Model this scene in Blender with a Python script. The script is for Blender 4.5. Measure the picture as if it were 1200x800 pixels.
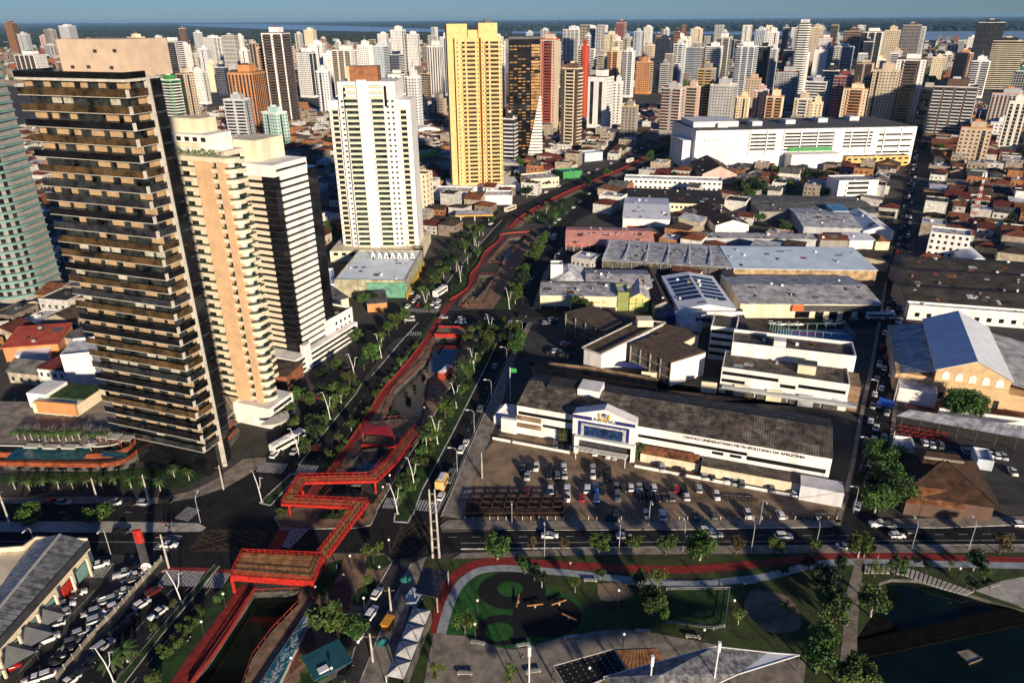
import bpy, math, random
from mathutils import Vector, Matrix, Euler
from mathutils.geometry import delaunay_2d_cdt
random.seed(7)
for o in list(bpy.data.objects): bpy.data.objects.remove(o)
sc = bpy.context.scene
col = sc.collection
R = math.radians
# ------------------------------------------------------------------ camera
CAM_H = 120.0
cam = bpy.data.objects.new('camera', bpy.data.cameras.new('camera'))
cam.data.sensor_width = 36; cam.data.lens = 25.2
cam.data.clip_start = 1; cam.data.clip_end = 120000
CM = Matrix.Rotation(R(90-24.23), 4, 'X') @ Matrix.Rotation(R(-0.43), 4, 'Z')
cam.matrix_world = Matrix.Translation((0, 0, CAM_H)) @ CM
col.objects.link(cam); sc.camera = cam
# ------------------------------------------------------------------ sky and sun
SUN_AZ, SUN_EL = 157.0, 13.0          # azimuth clockwise from +Y
w = bpy.data.worlds.new('World'); sc.world = w; w.use_nodes = True
wn = w.node_tree.nodes; wl = w.node_tree.links
sky = wn.new('ShaderNodeTexSky'); sky.sky_type = 'NISHITA'; sky.sun_disc = False
sky.sun_elevation = R(SUN_EL); sky.sun_rotation = R(SUN_AZ)
sky.air_density = 1.0; sky.dust_density = 0.0; sky.ozone_density = 6.0
wn['Background'].inputs['Strength'].default_value = 0.052
tint = wn.new('ShaderNodeMixRGB'); tint.blend_type = 'MULTIPLY'; tint.inputs['Fac'].default_value = 1.0
tint.inputs[2].default_value = (0.70, 0.87, 1.2, 1)      # one even tint over the whole sky
wl.new(sky.outputs[0], tint.inputs[1]); wl.new(tint.outputs[0], wn['Background'].inputs['Color'])
sd = Vector((math.sin(R(SUN_AZ))*math.cos(R(SUN_EL)), math.cos(R(SUN_AZ))*math.cos(R(SUN_EL)), math.sin(R(SUN_EL))))
sun = bpy.data.objects.new('sun', bpy.data.lights.new('sun', 'SUN'))
sun.data.energy = 5.0; sun.data.angle = R(2.5); sun.data.color = (1.0, 0.84, 0.63)
sun.rotation_euler = sd.to_track_quat('Z', 'Y').to_euler(); col.objects.link(sun)
sc.view_settings.view_transform = 'Standard'; sc.view_settings.look = 'None'
sc.view_settings.exposure = 0.5; sc.view_settings.gamma = 1.0
# ------------------------------------------------------------------ surveying: photo pixel -> place in the world
CM3 = CM.to_3x3(); CMI = CM3.transposed()
def G(px, py, z=0.0):
    d = CM3 @ Vector(((px-600)/840, -(py-400)/840, -1.0))
    t = (z-CAM_H)/d.z
    return Vector((d.x*t, d.y*t, z))
def PX(p):
    v = CMI @ (Vector(p)-Vector((0, 0, CAM_H)))
    return (600-840*v.x/v.z, 400+840*v.y/v.z)
def HT(g, ytop):
    lo, hi = 0.0, 300.0
    for _ in range(40):
        m = (lo+hi)/2
        if PX((g.x, g.y, m))[1] > ytop: lo = m
        else: hi = m
    return lo
# ------------------------------------------------------------------ materials
MATS = {}
def mat(name, c, rough=0.7, var=0.15, scale=0.3, c2=None, metal=0.0, rnd=0.0, bump=0.0, kind='noise', spec=0.4, detail=6, angle=0.0, rib=0.45):
    if name in MATS: return MATS[name]
    m = bpy.data.materials.new(name); m.use_nodes = True
    nt = m.node_tree; n = nt.nodes; l = nt.links
    b = n['Principled BSDF']; b.inputs['Roughness'].default_value = rough; b.inputs['Metallic'].default_value = metal
    b.inputs['Specular IOR Level'].default_value = spec
    tc = n.new('ShaderNodeTexCoord'); geo = n.new('ShaderNodeNewGeometry')
    nz = n.new('ShaderNodeTexNoise'); nz.inputs['Scale'].default_value = scale; nz.inputs['Detail'].default_value = detail
    nz.inputs['Roughness'].default_value = 0.65
    l.new(geo.outputs['Position'], nz.inputs['Vector'])
    fac = nz.outputs['Fac']
    if kind == 'streak':            # weather stains running down walls
        mp = n.new('ShaderNodeMapping'); mp.inputs['Scale'].default_value = (1, 1, 0.12)
        l.new(geo.outputs['Position'], mp.inputs['Vector']); l.new(mp.outputs[0], nz.inputs['Vector'])
    cr = n.new('ShaderNodeValToRGB')
    d = c2 if c2 else tuple(x*(1-2.2*var) for x in c)
    u = tuple(min(1, x*(1+var*0.8)) for x in c)
    cr.color_ramp.elements[0].position = 0.36; cr.color_ramp.elements[0].color = (*[max(0, x) for x in d], 1)
    cr.color_ramp.elements[1].position = 0.62; cr.color_ramp.elements[1].color = (*u, 1)
    l.new(fac, cr.inputs['Fac']); out = cr.outputs['Color']
    if kind == 'rib':               # corrugated / ribbed sheets
        mp = n.new('ShaderNodeMapping'); mp.inputs['Rotation'].default_value = (0, 0, angle)
        l.new(tc.outputs['Object'], mp.inputs['Vector'])
        wv = n.new('ShaderNodeTexWave'); wv.inputs['Scale'].default_value = 0.45; wv.inputs['Distortion'].default_value = 0.6
        wv.inputs['Detail'].default_value = 2
        l.new(mp.outputs[0], wv.inputs['Vector'])
        mx = n.new('ShaderNodeMixRGB'); mx.blend_type = 'MULTIPLY'; mx.inputs['Fac'].default_value = rib
        l.new(out, mx.inputs[1]); l.new(wv.outputs['Color'], mx.inputs[2]); out = mx.outputs[0]
    if rnd > 0:
        oi = n.new('ShaderNodeObjectInfo'); mr = n.new('ShaderNodeMapRange')
        mr.inputs['To Min'].default_value = 1-rnd; mr.inputs['To Max'].default_value = 1+rnd*0.6
        l.new(oi.outputs['Random'], mr.inputs['Value'])
        hs = n.new('ShaderNodeHueSaturation'); l.new(mr.outputs[0], hs.inputs['Value'])
        mr2 = n.new('ShaderNodeMapRange'); mr2.inputs['To Min'].default_value = 0.5-rnd*0.05; mr2.inputs['To Max'].default_value = 0.5+rnd*0.05
        l.new(oi.outputs['Random'], mr2.inputs['Value']); l.new(mr2.outputs[0], hs.inputs['Hue'])
        l.new(out, hs.inputs['Color']); out = hs.outputs[0]
    l.new(out, b.inputs['Base Color'])
    if bump > 0:
        bp = n.new('ShaderNodeBump'); bp.inputs['Strength'].default_value = bump; bp.inputs['Distance'].default_value = 0.3
        n2 = n.new('ShaderNodeTexNoise'); n2.inputs['Scale'].default_value = scale*6; n2.inputs['Detail'].default_value = 4
        l.new(geo.outputs['Position'], n2.inputs['Vector'])
        l.new(n2.outputs['Fac'], bp.inputs['Height']); l.new(bp.outputs[0], b.inputs['Normal'])
    MATS[name] = m
    return m
WALLC = dict(W=(.82,.80,.76), C=(.77,.66,.47), Y=(.72,.47,.16), B=(.56,.46,.34), G=(.42,.43,.45), L=(.52,.59,.66), K=(.025,.024,.024),
    N=(.03,.04,.075), R=(.42,.06,.03), O=(.58,.26,.10), M=(.22,.045,.05), D=(.12,.07,.05), T=(.02,.15,.14), P=(.6,.42,.36), A=(.42,.62,.57), E=(.05,.26,.08), S=(.66,.66,.68), X=(.3,.28,.26))
def wall(k): return mat('wall_'+k, WALLC[k], rough=0.75, var=0.10, scale=0.25, kind='streak')
glass = lambda: mat('window_glass', (.018,.022,.026), rough=0.08, var=0.3, scale=0.3, spec=0.6)
glassf = lambda: mat('far_glass', (.03,.034,.04), rough=0.22, var=0.5, scale=0.12, spec=0.5)
def basic():
    mat('asphalt', (.018,.018,.020), .9, .35, .22, c2=(.009,.009,.010), bump=.15, spec=.2)
    mat('asphalt_worn', (.05,.048,.046), .85, .25, .25)
    mat('concrete', (.28,.24,.19), .85, .22, .35)
    mat('concrete_light', (.46,.43,.38), .8, .15, .4)
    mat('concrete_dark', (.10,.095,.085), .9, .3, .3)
    mat('paving_tan', (.25,.165,.10), .9, .25, .35)
    mat('paving_red', (.16,.055,.04), .85, .2, .5)
    mat('city_soil', (.06,.053,.046), .95, .35, .05, c2=(.03,.032,.028))
    mat('dirt', (.26,.18,.11), .95, .35, .12, c2=(.11,.08,.055), bump=.2)
    mat('grass', (.036,.062,.011), .95, .4, .25, c2=(.032,.030,.012), bump=.3)
    mat('lawn', (.022,.06,.010), .95, .3, .4, bump=.2)
    mat('turf', (.018,.10,.014), .95, .2, .5)
    mat('rubber_black', (.005,.005,.006), .9, .2, 1)
    mat('path_red', (.27,.024,.018), .8, .2, .8)
    mat('path_grey', (.34,.38,.40), .8, .15, .6)
    mat('red_steel', (.46,.022,.012), .55, .25, 1.3, c2=(.22,.014,.010))
    mat('deck_tan', (.42,.20,.07), .8, .25, .6)
    mat('paint_white', (.5,.5,.48), .7, .3, 2.2, c2=(.16,.16,.155))
    mat('paint_yellow', (.16,.09,.03), .7, .3, 1.5)
    mat('kerb', (.55,.53,.48), .8, .25, .5)
    mat('white_metal', (.8,.79,.76), .4, .05, .5)
    mat('grey_metal', (.33,.34,.35), .5, .15, .5)
    mat('dark_metal', (.05,.05,.055), .5, .2, .5)
    mat('canal_water', (.045,.056,.07), .06, .3, .15, spec=.7)
    mat('pond_water', (.003,.010,.006), .12, .25, .1, spec=.25)
    mat('mud', (.17,.13,.085), .8, .3, .3, bump=.2)
    mat('bark', (.12,.085,.06), .9, .3, 2)
    mat('bark_pale', (.42,.38,.32), .85, .2, 2)
    mat('leaf_green', (.065,.13,.022), .6, .35, .6, rnd=.35)
    mat('leaf_olive', (.08,.125,.02), .6, .35, .6, rnd=.35)
    mat('leaf_lime', (.11,.16,.02), .6, .3, .6, rnd=.3)
    mat('leaf_dark', (.014,.036,.012), .6, .35, .6, rnd=.3)
    mat('leaf_brown', (.10,.075,.03), .7, .3, .6, rnd=.2)
    mat('palm_leaf', (.06,.10,.025), .5, .3, .6, rnd=.3)
    mat('roof_tile', (.17,.042,.022), .9, .25, .5, rnd=.45)
    mat('roof_brown', (.075,.048,.032), .9, .3, .4, rnd=.35)
    mat('roof_grey', (.12,.118,.115), .85, .3, .25, rnd=.4)
    mat('roof_pale', (.60,.61,.62), .6, .25, .3, rnd=.35)
    mat('roof_dark', (.035,.033,.032), .9, .3, .3, rnd=.4)
    mat('roof_rust', (.23,.08,.035), .9, .35, .4, rnd=.3)
    mat('roof_fibre', (.15,.125,.10), .9, .35, .35, c2=(.05,.042,.036), kind='rib', angle=0)
    mat('roof_fibre_y', (.15,.125,.10), .9, .35, .35, c2=(.05,.042,.036), kind='rib', angle=math.pi/2)
    mat('roof_sheet', (.58,.58,.58), .55, .25, .3, kind='rib')
    mat('roof_sheet_y', (.58,.57,.56), .55, .25, .3, kind='rib', angle=math.pi/2)
    mat('roof_white', (.82,.85,.88), .4, .06, .2, kind='rib', rib=.15)
    mat('roof_blue', (.68,.80,.88), .4, .08, .1)
    mat('roof_salmon', (.85,.38,.30), .7, .12, .2, kind='rib', rib=.2)
    mat('house_wall', (.42,.35,.27), .9, .2, .5, rnd=.5)
    mat('house_wall_white', (.66,.64,.60), .9, .15, .5, rnd=.35)
    mat('house_wall_warm', (.42,.19,.08), .9, .2, .5, rnd=.4)
    mat('tyre', (.012,.012,.012), .9, .1, 1)
    mat('car_glass', (.012,.014,.016), .08, .1, 1, spec=.6)
    for k, c in dict(white=(.78,.78,.76), silver=(.42,.44,.46), grey=(.12,.13,.14), black=(.012,.012,.013), red=(.36,.015,.015), blue=(.02,.07,.22), yellow=(.62,.30,.02), wine=(.12,.012,.015)).items():
        mat('car_'+k, c, .22, .03, .5, spec=.6)
    mat('solar', (.010,.012,.028), .15, .1, .5, spec=.6)
    mat('forest', (.020,.034,.022), .95, .4, .002, c2=(.010,.02,.014))
    mat('river', (.30,.33,.34), .25, .1, .0005)
basic()
M = MATS
HAZE = 0.000022
# ------------------------------------------------------------------ mesh helper
class MB:
    def __init__(s): s.v = []; s.f = []; s.m = []
    def poly(s, pts, mi=0):
        i = len(s.v); s.v += [tuple(p) for p in pts]; s.f.append(tuple(range(i, i+len(pts)))); s.m.append(mi); return s
    def raw(s, vs, fs, mi=0):
        i = len(s.v); s.v += [tuple(p) for p in vs]
        for f in fs: s.f.append(tuple(i+k for k in f)); s.m.append(mi)
        return s
    def box(s, x0, x1, y0, y1, z0, z1, mi=0):
        return s.raw([(x0,y0,z0),(x1,y0,z0),(x1,y1,z0),(x0,y1,z0),(x0,y0,z1),(x1,y0,z1),(x1,y1,z1),(x0,y1,z1)],
            [(0,3,2,1),(4,5,6,7),(0,1,5,4),(1,2,6,5),(2,3,7,6),(3,0,4,7)], mi)
    def prism(s, poly, z0, z1, mi=0, top=None):
        n = len(poly)
        if sum(poly[i][0]*poly[(i+1)%n][1]-poly[(i+1)%n][0]*poly[i][1] for i in range(n)) < 0: poly = poly[::-1]
        vs = [(p[0],p[1],z0) for p in poly]+[(p[0],p[1],z1) for p in poly]
        s.raw(vs, [tuple(range(n-1,-1,-1))]+[(i,(i+1)%n,n+(i+1)%n,n+i) for i in range(n)], mi)
        s.raw([(p[0],p[1],z1) for p in poly], [tuple(range(n))], mi if top is None else top); return s
    def bar(s, a, b, w, h=None, mi=0):
        a = Vector(a); b = Vector(b); d = b-a; h = h or w
        if d.length < 1e-6: return s
        d.normalize(); up = Vector((0,0,1)) if abs(d.z) < .95 else Vector((0,1,0))
        x = d.cross(up).normalized()*w/2; y = x.cross(d).normalized()*h/2
        return s.raw([a-x-y,a+x-y,a+x+y,a-x+y,b-x-y,b+x-y,b+x+y,b-x+y],[(0,3,2,1),(4,5,6,7),(0,1,5,4),(1,2,6,5),(2,3,7,6),(3,0,4,7)], mi)
    def tube(s, pts, rad, n=8, mi=0, cap=True):
        pts = [Vector(p) for p in pts]
        if not hasattr(rad, '__len__'): rad = [rad]*len(pts)
        i0 = len(s.v); k = len(pts)
        for i, p in enumerate(pts):
            d = (pts[min(i+1,k-1)]-pts[max(i-1,0)]).normalized()
            up = Vector((0,1,0)) if abs(d.y) < .9 else Vector((1,0,0))
            x = d.cross(up).normalized(); y = d.cross(x)
            for j in range(n):
                a = 2*math.pi*j/n; s.v.append(tuple(p+(x*math.cos(a)+y*math.sin(a))*rad[i]))
        for i in range(k-1):
            for j in range(n):
                a = i0+i*n+j; b = i0+i*n+(j+1)%n
                s.f.append((a,b,b+n,a+n)); s.m.append(mi)
        if cap:
            s.f.append(tuple(i0+j for j in range(n-1,-1,-1))); s.m.append(mi)
            s.f.append(tuple(i0+(k-1)*n+j for j in range(n))); s.m.append(mi)
        return s
    def ellipsoid(s, c, r, n=8, k=5, mi=0):
        i0 = len(s.v)
        for i in range(k+1):
            t = math.pi*i/k
            for j in range(n):
                a = 2*math.pi*j/n
                s.v.append((c[0]+r[0]*math.sin(t)*math.cos(a), c[1]+r[1]*math.sin(t)*math.sin(a), c[2]-r[2]*math.cos(t)))
        for i in range(k):
            for j in range(n):
                a = i0+i*n+j; b = i0+i*n+(j+1)%n
                s.f.append((a,b,b+n,a+n)); s.m.append(mi)
        return s
    def mesh(s, name, mats, smooth=False):
        me = bpy.data.meshes.new(name); me.from_pydata(s.v, [], s.f)
        for m in (mats if isinstance(mats, (list, tuple)) else [mats]): me.materials.append(m)
        if isinstance(mats, (list, tuple)) and len(mats) > 1: me.polygons.foreach_set('material_index', s.m)
        if smooth: me.polygons.foreach_set('use_smooth', [True]*len(me.polygons))
        me.update(); return me
def link(name, me, parent=None, loc=None, rz=None, **props):
    o = bpy.data.objects.new(name, me); col.objects.link(o)
    if parent is not None: o.parent = parent
    if loc is not None: o.location = loc
    if rz is not None: o.rotation_euler = (0, 0, rz)
    for k, v in props.items(): o[k] = v
    return o
def part(name, mb, m, parent, loc=None, rz=None, smooth=False, **props):
    return link(name, mb.mesh(name, m, smooth), parent, loc, rz, **props)
AUTO = []      # (object, look, group key) labelled at the end by what stands near
USED = []      # occupied plan rectangles
def thing(name, cat, label=None, loc=(0,0,0), rz=0.0, group=None, look=None, me=None):
    o = bpy.data.objects.new(name, me); col.objects.link(o)
    o.location = loc; o.rotation_euler = (0,0,rz); o['category'] = cat
    if me is None: o.empty_display_size = 2
    if group: o['group'] = group
    if label: o['label'] = label
    else: AUTO.append((o, look or name.replace('_', ' ')))
    return o
LAND = []      # landmarks (phrase, photo pixel)
def landmark(phrase, px, py): LAND.append((phrase, px, py))
def occupy(loc, rz, x0, x1, y0, y1): USED.append((loc[0], loc[1], math.cos(rz), math.sin(rz), x0, x1, y0, y1))
def site(A, B, z=0.0):
    a = G(*A, z); b = G(*B, z); d = b-a
    return Vector((a.x, a.y, 0)), math.atan2(d.y, d.x), Vector((d.x, d.y, 0)).length
def depth_of(A, B, Cp, z=0.0):
    a = G(*A, z); b = G(*B, z); c = G(*Cp, z); d = (b-a).normalized(); n = Vector((-d.y, d.x, 0))
    return abs((c-a).dot(n))
def text_mesh(body, size, m, depth=0.06, align='CENTER'):
    cu = bpy.data.curves.new('lettering', 'FONT'); cu.body = body; cu.size = size; cu.extrude = depth; cu.align_x = align
    cu.resolution_u = 2
    o = bpy.data.objects.new('lettering', cu); col.objects.link(o)
    me = bpy.data.meshes.new_from_object(o.evaluated_get(bpy.context.evaluated_depsgraph_get()))
    bpy.data.objects.remove(o); me.materials.clear(); me.materials.append(m); return me
def lettering(body, size, m, parent, loc, name='lettering', rot=(math.pi/2, 0, 0)):
    o = link(name, text_mesh(body, size, m), parent, loc); o.rotation_euler = rot; return o
# ------------------------------------------------------------------ ground with canal and pond openings
def gp(pts, z=0.0): return [G(x, y, z) for x, y in pts]
CANAL = [
 [(222,806),(297,694),(352,692),(349,708),(318,740),(296,770),(284,806)],
 [(377,587),(392,570),(425,567),(424,586)],
 [(399,557),(432,557),(462,524),(425,523)],
 [(449,492),(494,487),(500,445),(532,425),(544,394),(511,394),(500,422),(462,458)],
 [(537,360),(570,358),(586,323),(562,322),(559,334),(541,351)],
 [(571,309),(594,309),(612,286),(620,277),(597,279),(578,300)]]
POND = [(1030,683),(1045,678),(1075,679),(1105,686),(1150,700),(1212,719),(1240,740),(1240,815),(1045,815),(1006,770),(1004,745),(1026,715)]
def holed(name, outer, holes, z, m, **kw):
    vs = []; faces = []
    def ccw(q): return q if sum(q[i][0]*q[(i+1)%len(q)][1]-q[(i+1)%len(q)][0]*q[i][1] for i in range(len(q))) > 0 else q[::-1]
    for poly in [ccw(outer)]+[ccw(h) for h in holes]:
        faces.append(list(range(len(vs), len(vs)+len(poly)))); vs += [Vector((p[0], p[1])) for p in poly]
    rv, re, rf, ov, oe, of = delaunay_2d_cdt(vs, [], faces, 1, 1e-4)
    mb = MB(); mb.v = [(p.x, p.y, z) for p in rv]
    for f, src in zip(rf, of):
        if len(src) == 1 and src[0] == 0: mb.f.append(tuple(f)); mb.m.append(0)
    return link(name, mb.mesh(name, m), **kw)
PAVED = []
def sheet(name, pts, z, m, px=True, **kw):
    p = gp(pts) if px else pts
    if name not in ('river',): PAVED.append([(q[0],q[1]) for q in p])
    n = len(p)
    if sum(p[i][0]*p[(i+1)%n][1]-p[(i+1)%n][0]*p[i][1] for i in range(n)) < 0: p = p[::-1]
    kw.setdefault('kind', 'structure')
    return link(name, MB().poly([(q[0], q[1], z) for q in p]).mesh(name, m), **kw)
def ring(cx, cy, rx, ry, n=28): return [(cx+rx*math.cos(2*math.pi*i/n), cy+ry*math.sin(2*math.pi*i/n)) for i in range(n)]
link('terrain', MB().poly([(-60000,-2000,-5),(60000,-2000,-5),(60000,60000,-5),(-60000,60000,-5)]).mesh('terrain', M['forest']), kind='structure')
holed('ground', [(-1200,-60),(1500,-60),(2600,3800),(-2600,3800)], [[(p.x,p.y) for p in gp(h)] for h in CANAL+[POND]], 0.0, M['city_soil'], kind='structure')
def basin(name, pts, depth, wallm):
    mb = MB(); p = gp(pts); n = len(p)
    for i in range(n):
        a = p[i]; b = p[(i+1)%n]
        mb.poly([(a.x,a.y,-depth-.2),(b.x,b.y,-depth-.2),(b.x,b.y,0),(a.x,a.y,0)])
    return link(name, mb.mesh(name, wallm), kind='structure')
for i, h in enumerate(CANAL):
    basin('canal_wall', h, 1.8, M['concrete_dark'])
    if i in (0,1,2): sheet('canal_water', h, -1.6, M['pond_water'] if i == 0 else M['canal_water'])
    else: sheet('canal_bed', h, -1.65, mat('murky_water', (.075,.068,.05), .25, .35, .25, c2=(.04,.04,.034), spec=.4) if i == 3 else M['mud'])
sheet('canal_water', [(503,447),(532,425),(544,394),(511,394),(500,422),(490,440)], -1.60, M['canal_water'])
sheet('canal_water', [(588,309),(595,309),(608,290),(612,283),(600,283),(592,296)], -1.60, M['canal_water'])
sheet('canal_water', [(537,360),(548,360),(556,345),(562,326),(559,334),(541,351)], -1.60, M['canal_water'])
basin('pond_wall', POND, 1.4, M['concrete_dark']); sheet('pond_water', POND, -0.9, M['pond_water'])
# ---- far river and forest
sheet('river', [(205,28.6),(300,28.6),(420,31),(520,34.5),(535,37.5),(430,37.5),(300,34),(230,31)], -0.8, M['river'])
sheet('river', [(600,37),(760,37.2),(900,37.4),(1000,37.6),(1220,36.5),(1330,38),(1330,47),(1100,47.5),(1000,45.5),(900,41.5),(760,40),(600,39.5)], -0.8, M['river'])
def forest(name, pts, n, hmax, label):
    # canopy relief: thousands of crown bumps with valleys between
    p = gp(pts); mb = MB(); rnd = random.Random(3)
    xs = [q.x for q in p]; ys = [q.y for q in p]
    def inside(x, y):
        c = False; k = len(p)
        for i in range(k):
            a = p[i]; b = p[i-1]
            if (a.y > y) != (b.y > y) and x < (b.x-a.x)*(y-a.y)/(b.y-a.y)+a.x: c = not c
        return c
    cnt = 0
    while cnt < n:
        # even spread in the picture of distance: more crowns near
        px_ = rnd.uniform(min(q[0] for q in pts), max(q[0] for q in pts)); py_ = rnd.uniform(min(q[1] for q in pts), max(q[1] for q in pts))
        g = G(px_, py_)
        if not inside(g.x, g.y): continue
        cnt += 1
        d = g.length; r = d*0.0045*rnd.uniform(.6, 1.5); h = hmax*rnd.uniform(.5, 1.1)
        a0 = rnd.random()*6; k = 6
        vs = [(g.x+r*math.cos(a0+j*6.283/k), g.y+2.5*r*math.sin(a0+j*6.283/k), -5.5) for j in range(k)]
        vs += [(g.x+.7*r*math.cos(a0+j*6.283/k), g.y+1.7*r*math.sin(a0+j*6.283/k), h*rnd.uniform(.6,1)) for j in range(k)]+[(g.x, g.y, h)]
        mb.raw(vs, [(j,(j+1)%k,k+(j+1)%k,k+j) for j in range(k)]+[(k+j,k+(j+1)%k,2*k) for j in range(k)])
    return link(name, mb.mesh(name, M['forest']), kind='stuff', label=label, category='forest')
forest('forest', [(-20,29),(200,31),(300,36),(430,40),(540,40),(600,42),(600,52),(330,52),(-20,58)], 1400, 22, 'dark rainforest on the near river bank behind the left towers')
forest('forest', [(-20,27.4),(200,27.0),(220,29),(-20,30)], 120, 30, 'far dark forest strip on the left horizon')
forest('forest', [(300,27),(600,24.8),(1220,20),(1220,35),(900,36),(600,36),(520,33),(420,29.5)], 1500, 30, 'blue-grey forest on the far river bank')
# ------------------------------------------------------------------ roads, kerbs, strips
def kerbline(pts, w=.35, h=.13, name='kerb', m=None):
    p = gp(pts); mb = MB()
    for a, b in zip(p, p[1:]): mb.bar((a.x,a.y,h/2), (b.x,b.y,h/2), w, h)
    return link(name, mb.mesh(name, m or M['kerb']), kind='structure')
def strip(name, L, Rr, z, m): return sheet(name, L+Rr[::-1], z, m)
# street across the picture (both sides of the crossing)
sheet('road', [(-40,590),(190,590),(230,583),(265,571),(290,557),(312,541),(350,545),(372,560),(520,603),(516,616),(985,616),(1240,614),(1240,640),(560,643),(500,652),(455,655),(380,648),(265,684),(200,657),(188,650),(-40,650)], .012, M['asphalt'])
# avenue, upper part
bL0=[(300,548),(330,508),(365,470),(400,440),(440,397),(478,362)]
bL1=[(344,545),(378,500),(408,465),(425,446),(452,410),(492,362)]
b2=[(350,545),(385,500),(418,460),(436,440),(453,420),(470,400),(490,378),(498,366)]
b3=[(374,560),(405,512),(438,466),(452,448),(470,423),(486,402),(504,378),(512,366)]
strip('road', bL0, bL1, .016, M['asphalt'])
strip('road', b2, b3, .020, M['asphalt'])
strip('verge', [(345,543),(379,499),(409,464),(424,447)], [(350,545),(384,501),(417,461),(430,447)], .10, M['lawn'])
strip('verge', b3, [(378,562),(421,500),(446,460),(461,440),(480,420),(495,400),(507,380),(516,366)], .10, M['lawn'])
kerbline([(350,545),(385,500),(418,460),(424,449)]); kerbline([(436,440),(453,420),(470,400),(490,378)])
b7=[(440,600),(452,580),(475,540),(501,500),(523,460),(550,420),(558,400),(572,378)]
b8=[(466,600),(470,580),(485,540),(508,500),(531,460),(556,420),(564,400),(578,378)]
b9=[(484,603),(494,575),(513,540),(534,500),(554,460),(574,420),(584,397),(592,380)]
b10=[(517,605),(530,575),(544,540),(561,500),(579,460),(596,420),(612,392),(619,378)]
b11=[(541,608),(552,575),(563,540),(580,500),(592,460),(604,420),(618,392),(625,378)]
strip('road', b7, b8, .016, M['asphalt']); strip('verge', b8, b9, .11, M['lawn']); strip('road', b9, b10, .02, M['asphalt'])
strip('pavement', b10, b11, .12, M['concrete'])
kerbline(b7); kerbline(b9); kerbline(b10, .3)
# walkway plaza between canal and lanes
strip('promenade', [(432,600),(440,585),(462,556),(494,497),(500,470),(503,447),(534,428),(545,396),(548,380)], b7, .05, M['paving_tan'])
strip('promenade', [(378,562),(421,500),(446,460),(461,440),(480,420),(495,400),(507,380)], [(398,562),(448,495),(461,458),(476,443),(499,423),(510,397),(520,380)], .05, M['paving_tan'])
sheet('promenade', [(428,522),(462,523),(494,488),(450,493)], .055, M['paving_tan'])
# red cycle path
def ribbon(name, pts, width, z, m, thick=0.0, **kw):
    p = gp(pts); mb = MB(); L = []; Q = []
    for i in range(len(p)):
        d = (p[min(i+1,len(p)-1)]-p[max(i-1,0)]).normalized(); n = Vector((-d.y, d.x, 0))
        L.append(p[i]+n*width/2); Q.append(p[i]-n*width/2)
    PAVED.append([(q.x,q.y) for q in L]+[(q.x,q.y) for q in Q[::-1]])
    for i in range(len(p)-1):
        mb.poly([(Q[i].x,Q[i].y,z),(Q[i+1].x,Q[i+1].y,z),(L[i+1].x,L[i+1].y,z),(L[i].x,L[i].y,z)])
    kw.setdefault('kind', 'structure')
    return link(name, mb.mesh(name, m), **kw)
def smooth(pts, k=5):
    out = []
    for i in range(len(pts)-1):
        p0 = pts[max(i-1,0)]; p1 = pts[i]; p2 = pts[i+1]; p3 = pts[min(i+2,len(pts)-1)]
        for j in range(k):
            t = j/k
            out.append(tuple(.5*((2*p1[a])+(-p0[a]+p2[a])*t+(2*p0[a]-5*p1[a]+4*p2[a]-p3[a])*t*t+(-p0[a]+3*p1[a]-3*p2[a]+p3[a])*t**3) for a in (0,1)))
    out.append(pts[-1]); return out
REDP = [(320,645),(345,602),(383,557),(427,495),(452,457),(468,438),(486,418),(500,398),(513,377),(520,366),(530,352),(545,340),(553,328),(558,315),(567,300),(580,286),(590,277)]
ribbon('cycle_path', smooth(REDP), 3.2, .075, M['path_red'])
ribbon('cycle_path', smooth([(200,812),(240,760),(275,712),(292,686)]), 4.4, .075, M['path_red'])
ribbon('cycle_path', [(190,668),(230,668),(285,672)], 2.0, .03, M['path_red'])
strip('promenade', [(210,806),(250,752),(285,700)], [(222,806),(262,752),(297,694)], .06, M['paving_tan'])
# avenue between first and second cross street
c2_=[(505,356),(521,335),(541,310),(559,290),(577,270),(588,258)]; c3_=[(520,356),(535,335),(553,310),(568,290),(586,270),(596,258)]
strip('road', c2_, c3_, .02, M['asphalt']); kerbline(c2_)
strip('verge', c3_, [(526,356),(546,335),(560,310),(572,292),(590,270),(600,258)], .1, M['lawn'])
strip('road', [(452,372),(480,340),(515,300),(545,270),(560,256)], [(492,362),(505,345),(530,312),(555,282),(572,262)], .012, M['asphalt_worn'])
strip('promenade', [(545,362),(568,340),(585,315),(597,300),(615,280)], [(577,362),(592,340),(606,315),(622,295),(640,272)], .05, M['paving_tan'])
strip('verge', [(580,362),(594,340),(608,315),(624,295),(640,272),(650,260)], [(602,362),(608,345),(618,320),(636,290),(648,270),(656,258)], .1, M['lawn'])
strip('road', [(602,362),(608,345),(618,320),(636,290),(648,268),(658,254)], [(624,362),(629,345),(637,320),(659,290),(668,268),(680,250)], .02, M['asphalt'])
strip('pavement', [(624,362),(629,345),(637,320),(657,290)], [(632,362),(636,345),(644,320),(662,290)], .12, M['concrete'])
# second cross street
sheet('road', [(380,378),(440,380),(500,366),(560,362),(632,362),(660,360),(660,372),(640,380),(560,378),(508,382),(450,402),(400,402)], .014, M['asphalt'])
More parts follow.
